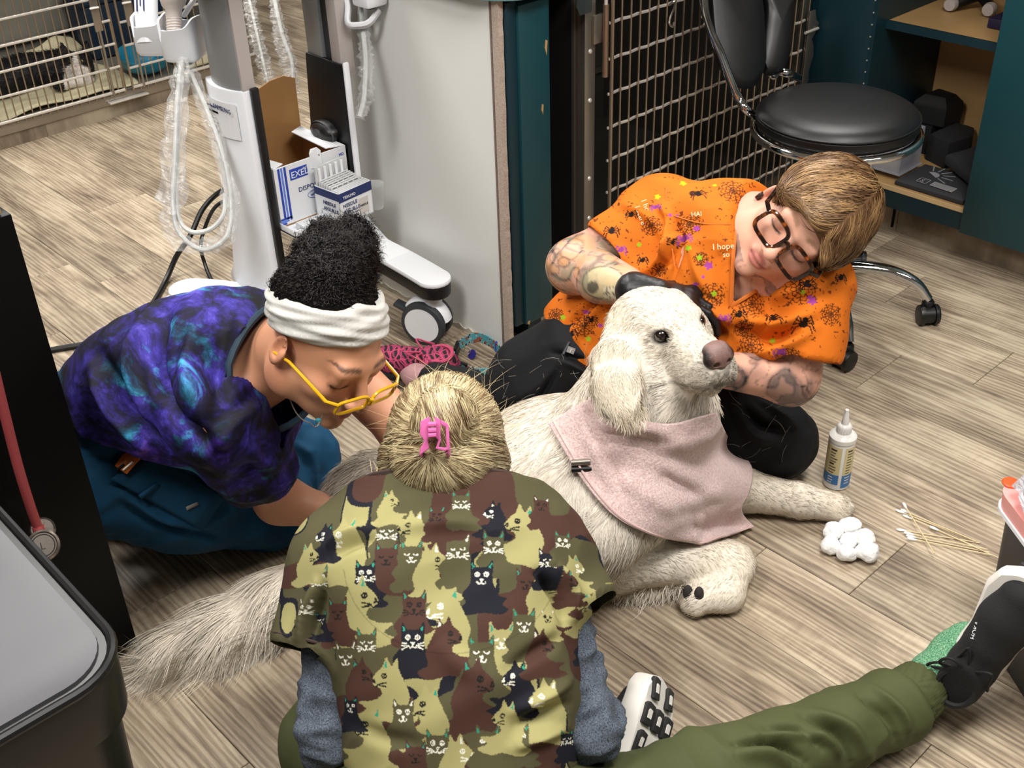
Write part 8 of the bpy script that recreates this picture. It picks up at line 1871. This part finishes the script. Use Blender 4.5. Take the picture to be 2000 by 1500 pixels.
def orange_print(V3):
    # print coordinates in the plane of the chest
    q = V3 - qO; ppm = FPX / 2.1; U = (1400 + q @ CR * ppm - 1040) * 2.778; W_ = (520 - q @ CU * ppm - 300) * 2.778; c = np.tile(ORG, (len(V3), 1)); n_ = vnoise(np.c_[U, W_, 0 * U], .012, 3)[:, None]; c = c * (.93 + .14 * n_)
    sp = (vnoise(np.c_[U, W_, 0 * U], .10, 5) > .83) & (vnoise(np.c_[U, W_, 0 * U], .016, 8) > .5); c[sp] = L3('#6b2f0d')
    for x, y, r in ((1075, 215, 75), (850, 390, 58), (895, 585, 40), (950, 780, 70), (150, 840, 45), (300, 915, 65), (1160, 825, 75), (1380, 760, 80), (1120, 955, 45), (1165, 1040, 60), (1345, 1110, 50), (1545, 890, 60), (665, 370, 55), (885, 205, 22), (700, 620, 40)): web(U, W_, x, y, r, c)
    for x, y, r, k in ((905, 215, 16, 0), (450, 390, 18, 0), (765, 482, 15, 0), (235, 962, 15, 0), (345, 885, 15, 0), (1090, 885, 16, 0), (1420, 738, 18, 0), (1400, 940, 22, 0), (1265, 905, 14, 0), (822, 465, 15, 1), (1020, 905, 14, 1), (690, 265, 10, 1), (1290, 1085, 12, 1), (560, 300, 13, 0), (1600, 700, 14, 0), (500, 500, 14, 1), (620, 560, 12, 0), (330, 700, 14, 0)): spider(U, W_, x, y, r, L3('#1c0f0a') if not k else L3('#8a3a86'), c)
    for x, y, r, k in ((880, 415, 15, 1), (935, 620, 20, 1), (1445, 820, 20, 1), (1432, 800, 12, 1), (320, 830, 14, 1), (760, 320, 10, 1), (795, 330, 9, 1), (870, 720, 13, 1), (905, 680, 9, 1), (1300, 660, 14, 1), (890, 575, 15, 2), (835, 520, 14, 2), (965, 770, 14, 2), (1395, 775, 11, 2), (190, 857, 14, 2), (330, 990, 13, 2), (1280, 1020, 12, 2), (848, 125, 15, 3), (705, 200, 13, 3), (995, 165, 8, 3), (600, 470, 12, 2), (395, 915, 12, 1)):
        a = np.arctan2(W_ - y, U - x); c[np.hypot(U - x, W_ - y) < r * (1 + .22 * np.sin(a * 5 + x))] = [0, L3('#9a3f92'), L3('#8fae1c'), L3('#dcc714')][k]
    return c
M_ORANGE = mat('orange_print_cotton', '#888', .78, var=.03, vscale=30, bump=.12, bscale=700, bdist=.0006, vc='Col', spec=.2)
V, Fc = mesh_field(topC, np.array([cN, cH, xR, xL, hmR, hmL]).min(0) - .17, np.array([cN, cH, xR, xL, hmR, hmL]).max(0) + .17, .0066, 2); C_ = V[Fc].mean(1); fnn = _fn(V, Fc); keep = np.ones(len(Fc), bool)
for p, n, rch in ((ncP, ncN, .09), (hemC, hemCn, .24), (hmR, hmR - xR, .12), (hmL, hmL - xL, .12)): n = unit(n); q = C_ - p; keep &= ~((np.abs(q @ n) < .005) & (np.linalg.norm(q, axis=1) < rch) & (np.abs(fnn @ n) > .70))
vp = proj(C_); vneck = inpoly(vp[:, 0], vp[:, 1], [(1436, 400), (1432, 500), (1428, 598), (1470, 572), (1512, 548), (1560, 520), (1600, 480), (1560, 420), (1500, 390)]) & (fnn @ -_fw > .0); keep &= ~vneck
u_, inv_ = np.unique(Fc[keep].ravel(), return_inverse=True); V = smooth_verts(V, Fc, 1); v_, _ = clean_hem(V[u_], inv_.reshape(-1, 4), 16); V[u_] = v_
vis = (fnn @ -_fw > -.12)
dispC = lambda V: fold_disp(V, fC) + wrinkle(V, CR - .5 * CU, 16, .006, 9)
for nm, sel, rf in (('top_front', keep & vis, 2), ('top_back', keep & ~vis, 0)):
    v, f = compact(V, Fc[sel])
    if rf: v, f = refine(v, f, rf)
    v = v + normals_of(topC, v, .006) * dispC(v)[:, None]
    if rf: b = boundary(v, f); bd = np.zeros(len(v), bool); bd[b.ravel()] = True; vs = smooth_verts(v, f, 5); v = np.where(bd[:, None], v, vs)
    o = mk(nm, v, f, M_ORANGE, pC, smooth=True); paint(o, orange_print(v))
    md = o.modifiers.new('solid', 'SOLIDIFY'); md.thickness = .003; md.offset = -1
# V-neck facing, seams and printed words
def surf_tube(fn, pts, r_, m, name, parent, off=.0, n=40, t0=1.6): return G().tube(spline(on_surfaces(fn, spline(np.array(pts, float), n), off, t0), n), r_, 6, flat=.6, nrm=-_fw).build(name, m, parent, smooth=True)
M_ORGD = mat('orange_facing', '#c9681a', .8)
surf_tube(topC, [(1438, 425), (1432, 500), (1428, 598)], .004, M_ORGD, 'neck_facing', pC, .002); surf_tube(topC, [(1428, 598), (1470, 572), (1512, 548), (1556, 522)], .004, M_ORGD, 'neck_facing', pC, .002)
surf_tube(topC, [(1312, 420), (1370, 436), (1428, 438)], .0012, M_ORGD, 'seam', pC, .003); surf_tube(topC, [(1300, 360), (1305, 430), (1318, 520)], .0012, M_ORGD, 'seam', pC, .003)
M_CREAM = mat('cream_print', '#e6d6ae', .8)
def shirt_text(tx, sz, px, py, ang): p = on_surface(topC, px, py, .020, 1.6); a = math.radians(ang); text('shirt_lettering', tx, sz, p, CR * math.cos(a) + CU * math.sin(a), -CR * math.sin(a) + CU * math.cos(a), M_CREAM, pC)
shirt_text('I hope', .015, 1392, 488, 4); shirt_text('so', .013, 1412, 502, 4); shirt_text('I hope I', .014, 1543, 709, 14); shirt_text('scary', .013, 1556, 716, 18); shirt_text('HALLOWEEN', .012, 1350, 423, 4); shirt_text('I hope', .015, 1252, 392, -68); shirt_text('I scare', .014, 1240, 404, -70)
# ---- trousers
M_BLKP2 = mat('black_stretch_cloth', '#0c0d10', .75, var=.2, vscale=14, bump=.15, bscale=500, bdist=.0008, spec=.3)
PC = Field(); ptR, ptL = cH + cv(-.05, -.02, .03), cH + cv(.07, -.05, .0); gR, gL = Wz(975, 818, .085), Wz(1515, 858, .09); qR, qL = Wz(842, 742, .062), Wz(1290, 905, .06)
PC.ell(cH - Z * .02, (.135, .13, .12), None, k=0); PC.chain([ptR, (ptR + gR) / 2 + Z * .01, gR], [.125, .105, .072], k=.05); PC.chain([gR, (gR + qR) / 2, qR], [.070, .056, .046], k=.04); PC.chain([ptL, (ptL + gL) / 2, gL], [.12, .10, .078], k=.05); PC.chain([gL, qL], [.07, .05], k=.04); PC.plane((0, 0, .003), -Z, .01)
fPC = px_folds(PC, [([(960, 790), (985, 830), (1010, 850)], .008, -.012), ([(930, 800), (970, 820), (1020, 830)], .008, .010), ([(1000, 850), (1020, 810), (1080, 780)], .008, -.008), ([(1090, 720), (1060, 770), (1030, 820)], .006, -.006), ([(870, 750), (900, 780), (940, 790)], .008, .007), ([(1450, 790), (1490, 830), (1540, 840)], .010, -.012), ([(1430, 800), (1470, 850), (1530, 870)], .010, .010), ([(1480, 780), (1520, 810), (1550, 830)], .008, .008), ([(1080, 690), (1120, 700), (1165, 720)], .007, -.008), ([(1100, 700), (1150, 730), (1180, 760)], .008, .006)], 1.8)
cutQ = unit(qR - gR); PCc = lambda P: np.maximum(PC(P), (P - qR) @ cutQ); pts = np.array([cH, gR, gL, qR, qL]); garment('trousers', PCc, pts.min(0) - .17, pts.max(0) + .17, .0068, M_BLKP2, pC, [(qR, cutQ, .09)], lambda V, N: fold_disp(V, fPC) + wrinkle(V, gR - ptR, 18, .006, 6), solid=0, ref=1)
dr = on_surface(PC, 1112, 668, .006, 1.8); G().tube([dr, on_surface(PC, 1100, 692, .008, 1.8)], .0028, 6).build('drawstring', M_RUB if 'M_RUB' in globals() else M_DARK, pC, smooth=True)
tg_ = on_surface(PC, 1115, 684, .006, 1.8); G().box((-.0075, -.006, -.0008), (.0075, .006, .0008), R=np.stack([unit(cv(.93, -.35, 0)), unit(cv(.35, .93, .2)), unit(cv(0, -.2, 1))], 1), c=tg_).build('cloth_tag', mat('grey_woven_tag', '#8b8b8d', .7), pC); text('tag_lettering', 'F', .011, tg_ + cv(-.003, -.004, .0014), cv(.93, -.35, 0), cv(.35, .93, .2), M_CREAM, pC)
# pale hairs shed by the dog on the dark cloth
rg = np.random.default_rng(12); hp = np.c_[rg.uniform(940, 1170, 46), rg.uniform(690, 850, 46)]; hp = np.r_[hp, np.c_[rg.uniform(1430, 1550, 14), rg.uniform(790, 900, 14)]]; A0 = on_surfaces(PC, hp, .0035, 1.8); ok2 = PC(A0) < .02; A0 = A0[ok2]; m = len(A0); an = rg.uniform(0, 6.28, m); cvx = rg.uniform(-45, 45, m); K = 8; tt2 = np.linspace(0, 1, K)
P = np.zeros((m, K, 3)); P[:, 0] = A0
for k in range(1, K): a_ = an + cvx * .03 * tt2[k]; P[:, k] = P[:, k - 1] + (np.cos(a_)[:, None] * CR + np.sin(a_)[:, None] * unit(CU - .3 * _fw)) * .0055
P = P - _fw * .002
strands('shed_hair', P, .00042, M_HAIR, pC, np.tile(-_fw, (m, 1)), np.tile(L3('#b9b2a6'), (m, 1)), .6)
# sock and sneaker
kx = Field(); kx.chain([qR - cutQ * .03, qR + cutQ * .05, qR + cutQ * .09 + Z * .005], [.036, .036, .034], k=.02); V, Fc = mesh_field(kx, qR - .12, qR + .16, .0055, 2); mk('sock', V, Fc, mat('pale_pink_sock', '#b48a8c', .85, var=.06), pC, smooth=True)
s = NB('magenta_black_knit'); co = s.coord('Object'); wv = s.n('ShaderNodeTexWave', _wave_type='BANDS', _bands_direction='DIAGONAL'); s.link(co, wv.inputs['Vector']); wv.inputs['Scale'].default_value = 32; wv.inputs['Distortion'].default_value = 6; v1 = s.n('ShaderNodeTexVoronoi', _feature='DISTANCE_TO_EDGE'); s.link(co, v1.inputs['Vector']); v1.inputs['Scale'].default_value = 60
c = s.mix(s.ramp(wv.outputs['Fac'], [(.42, (0, 0, 0, 1)), (.52, (1, 1, 1, 1))]), lin('#14070e'), lin('#8a2a50')); c = s.mix(s.ramp(v1.outputs['Distance'], [(.03, (1, 1, 1, 1)), (.07, (0, 0, 0, 1))]), c, lin('#b83c60')); s.set(col=c, rough=.8); M_MAG = s.m
yv_ = unit(cv(-.92, .16, -.10)); zv = unit(cv(.05, .62, .75)); zv = unit(zv - (zv @ yv_) * yv_); xv = np.cross(yv_, zv); RS3 = np.stack([xv, yv_, zv], 1)
shoe('sneaker', pC, Wz(892, 742, .03), RS3, .235, M_MAG, M_BLKKNIT, M_OUT, mat('rose_lace', '#b0405f', .8), True, 1.12, False, .022)
# ---- head hair: short light brown, swept from the crown
HC = Field(); HC.ell(hC(0, -.022, .050), (.086, .108, .090), hC.R, k=0); HC.ell(hC(.0, .060, .072), (.058, .042, .032), hC.R, k=.03); HC.ell(hC(.03, -.07, -.01), (.055, .04, .06), hC.R, k=.03); HC.ell(hC(.052, .035, .045), (.034, .06, .046), hC.R, k=.02); HC.ell(hC(-.052, .015, .05), (.034, .06, .04), hC.R, k=.02)
fcn = hC.R @ unit((0, .86, -.50)); HCc = lambda P: np.maximum(HC(P), np.minimum((P - hC(0, .078, .052)) @ fcn, (P - hC(0, -.03, -.035)) @ (hC.R @ np.array([0, .35, -.93]))) * 1.0 - .0)
def hairC(P):
    q = hC.loc(P); d = HC(P); face = q[:, 1] * .9 - (q[:, 2] - .028) * .75 - .060; low = -.030 - q[:, 2] + np.clip(-q[:, 1] - .02, -.03, .04) * -.8; return np.maximum(d, np.maximum(face * .85, low))
Vh, Fh = mesh_field(hairC, hC.c - .15, hC.c + .17, .0045, 1); mk('hair', Vh, Fh, mat('brown_hair_base', '#6b4c2f', .6, var=.3, vscale=90), pC, smooth=True)
crown = hC(.012, -.055, .128); n = 13000; R0 = sample_surface(Vh, Fh, n, 9, lambda P: (HC(P) > -.006).astype(float) + 1e-9); rg = np.random.default_rng(4)
prt = hC(.020, .075, .10) - crown; 
def cdir(P, t):
    q = hC.loc(P); d = P - crown; d = d / (np.linalg.norm(d, axis=1)[:, None] + 1e-6); side = np.where(q[:, 0] > .018, 1.0, -1.0)[:, None] * hC.l[None]; return d * .8 + side * .75 * np.clip((q[:, 1] + .06) / .08, 0, 1)[:, None] + hC.f[None] * .35 - hC.u[None] * .3
P, N = grow(HC, R0, cdir, rg.uniform(.035, .065, n), 9, .008, .0015, .14, 5, .65); tt_ = np.linspace(0, 1, 9)[None, :, None]; P = P + N[:, None] * (.003 + .004 * rg.random((n, 1, 1))) * np.sin(tt_ * 2.2)
mixc = np.clip(vnoise(hC.loc(R0) * np.array([1, .6, 1]), 70, 3)[:, None] * 1.5 - .3 + .2 * rg.standard_normal((n, 1)), 0, 1); lowd = np.clip((hC.loc(R0)[:, 0:1] - .01) / .05, 0, 1) * .25; strands('hair_strands', P, .0012, M_HAIR, pC, N, (L3('#5d4028') * (1 - mixc) + L3('#b08a5c') * mixc) * (1 - lowd))
s = NB('tortoiseshell'); nz = s.noise(s.coord('Object'), 55, 3, .6); s.set(col=s.ramp(nz, [(.42, lin('#120907')), (.55, lin('#3a1a0a')), (.66, lin('#8a4716'))]), rough=.15, spec=.6); M_TORT = s.m
glasses('glasses', 'thick tortoiseshell spectacle frame', hC, M_TORT, pC, M_LENS, .0275, .0235, .0038, .0345, .112, -.004, sq=.5, yback=-.005)
# ear plug and chain
G().lathe([(0, .004), (.006, .0035), (.0085, .003), (.009, 0), (.0085, -.003), (0, -.004)], hC(-.083, -.004, -.034), 20, R=hC.R @ rot('Y', 90)).build('ear_plug', mat('dark_wood_plug', '#2d1a12', .4), pC, smooth=True)
P = spline([hC(-.055, -.03, -.075), Wd(1442, 445, 2.075), Wd(1436, 480, 2.06), Wd(1433, 520, 2.06), Wd(1432, 580, 2.06)], 40)
chn = thing('chain_necklace', None, None, P[0]); attach(chn, pC); lk = None
for i in range(0, 40):
    p = P[i]; 
    if lk is None: lk = G().lathe([(.0018, -.0009), (.0026, 0), (.0018, .0009)], p, 8).build('chain_link', M_STEEL, chn, smooth=True); off = lk.location - Vector(p)
    else: inst(lk, 'chain_link', Vector(p) + off, chn)
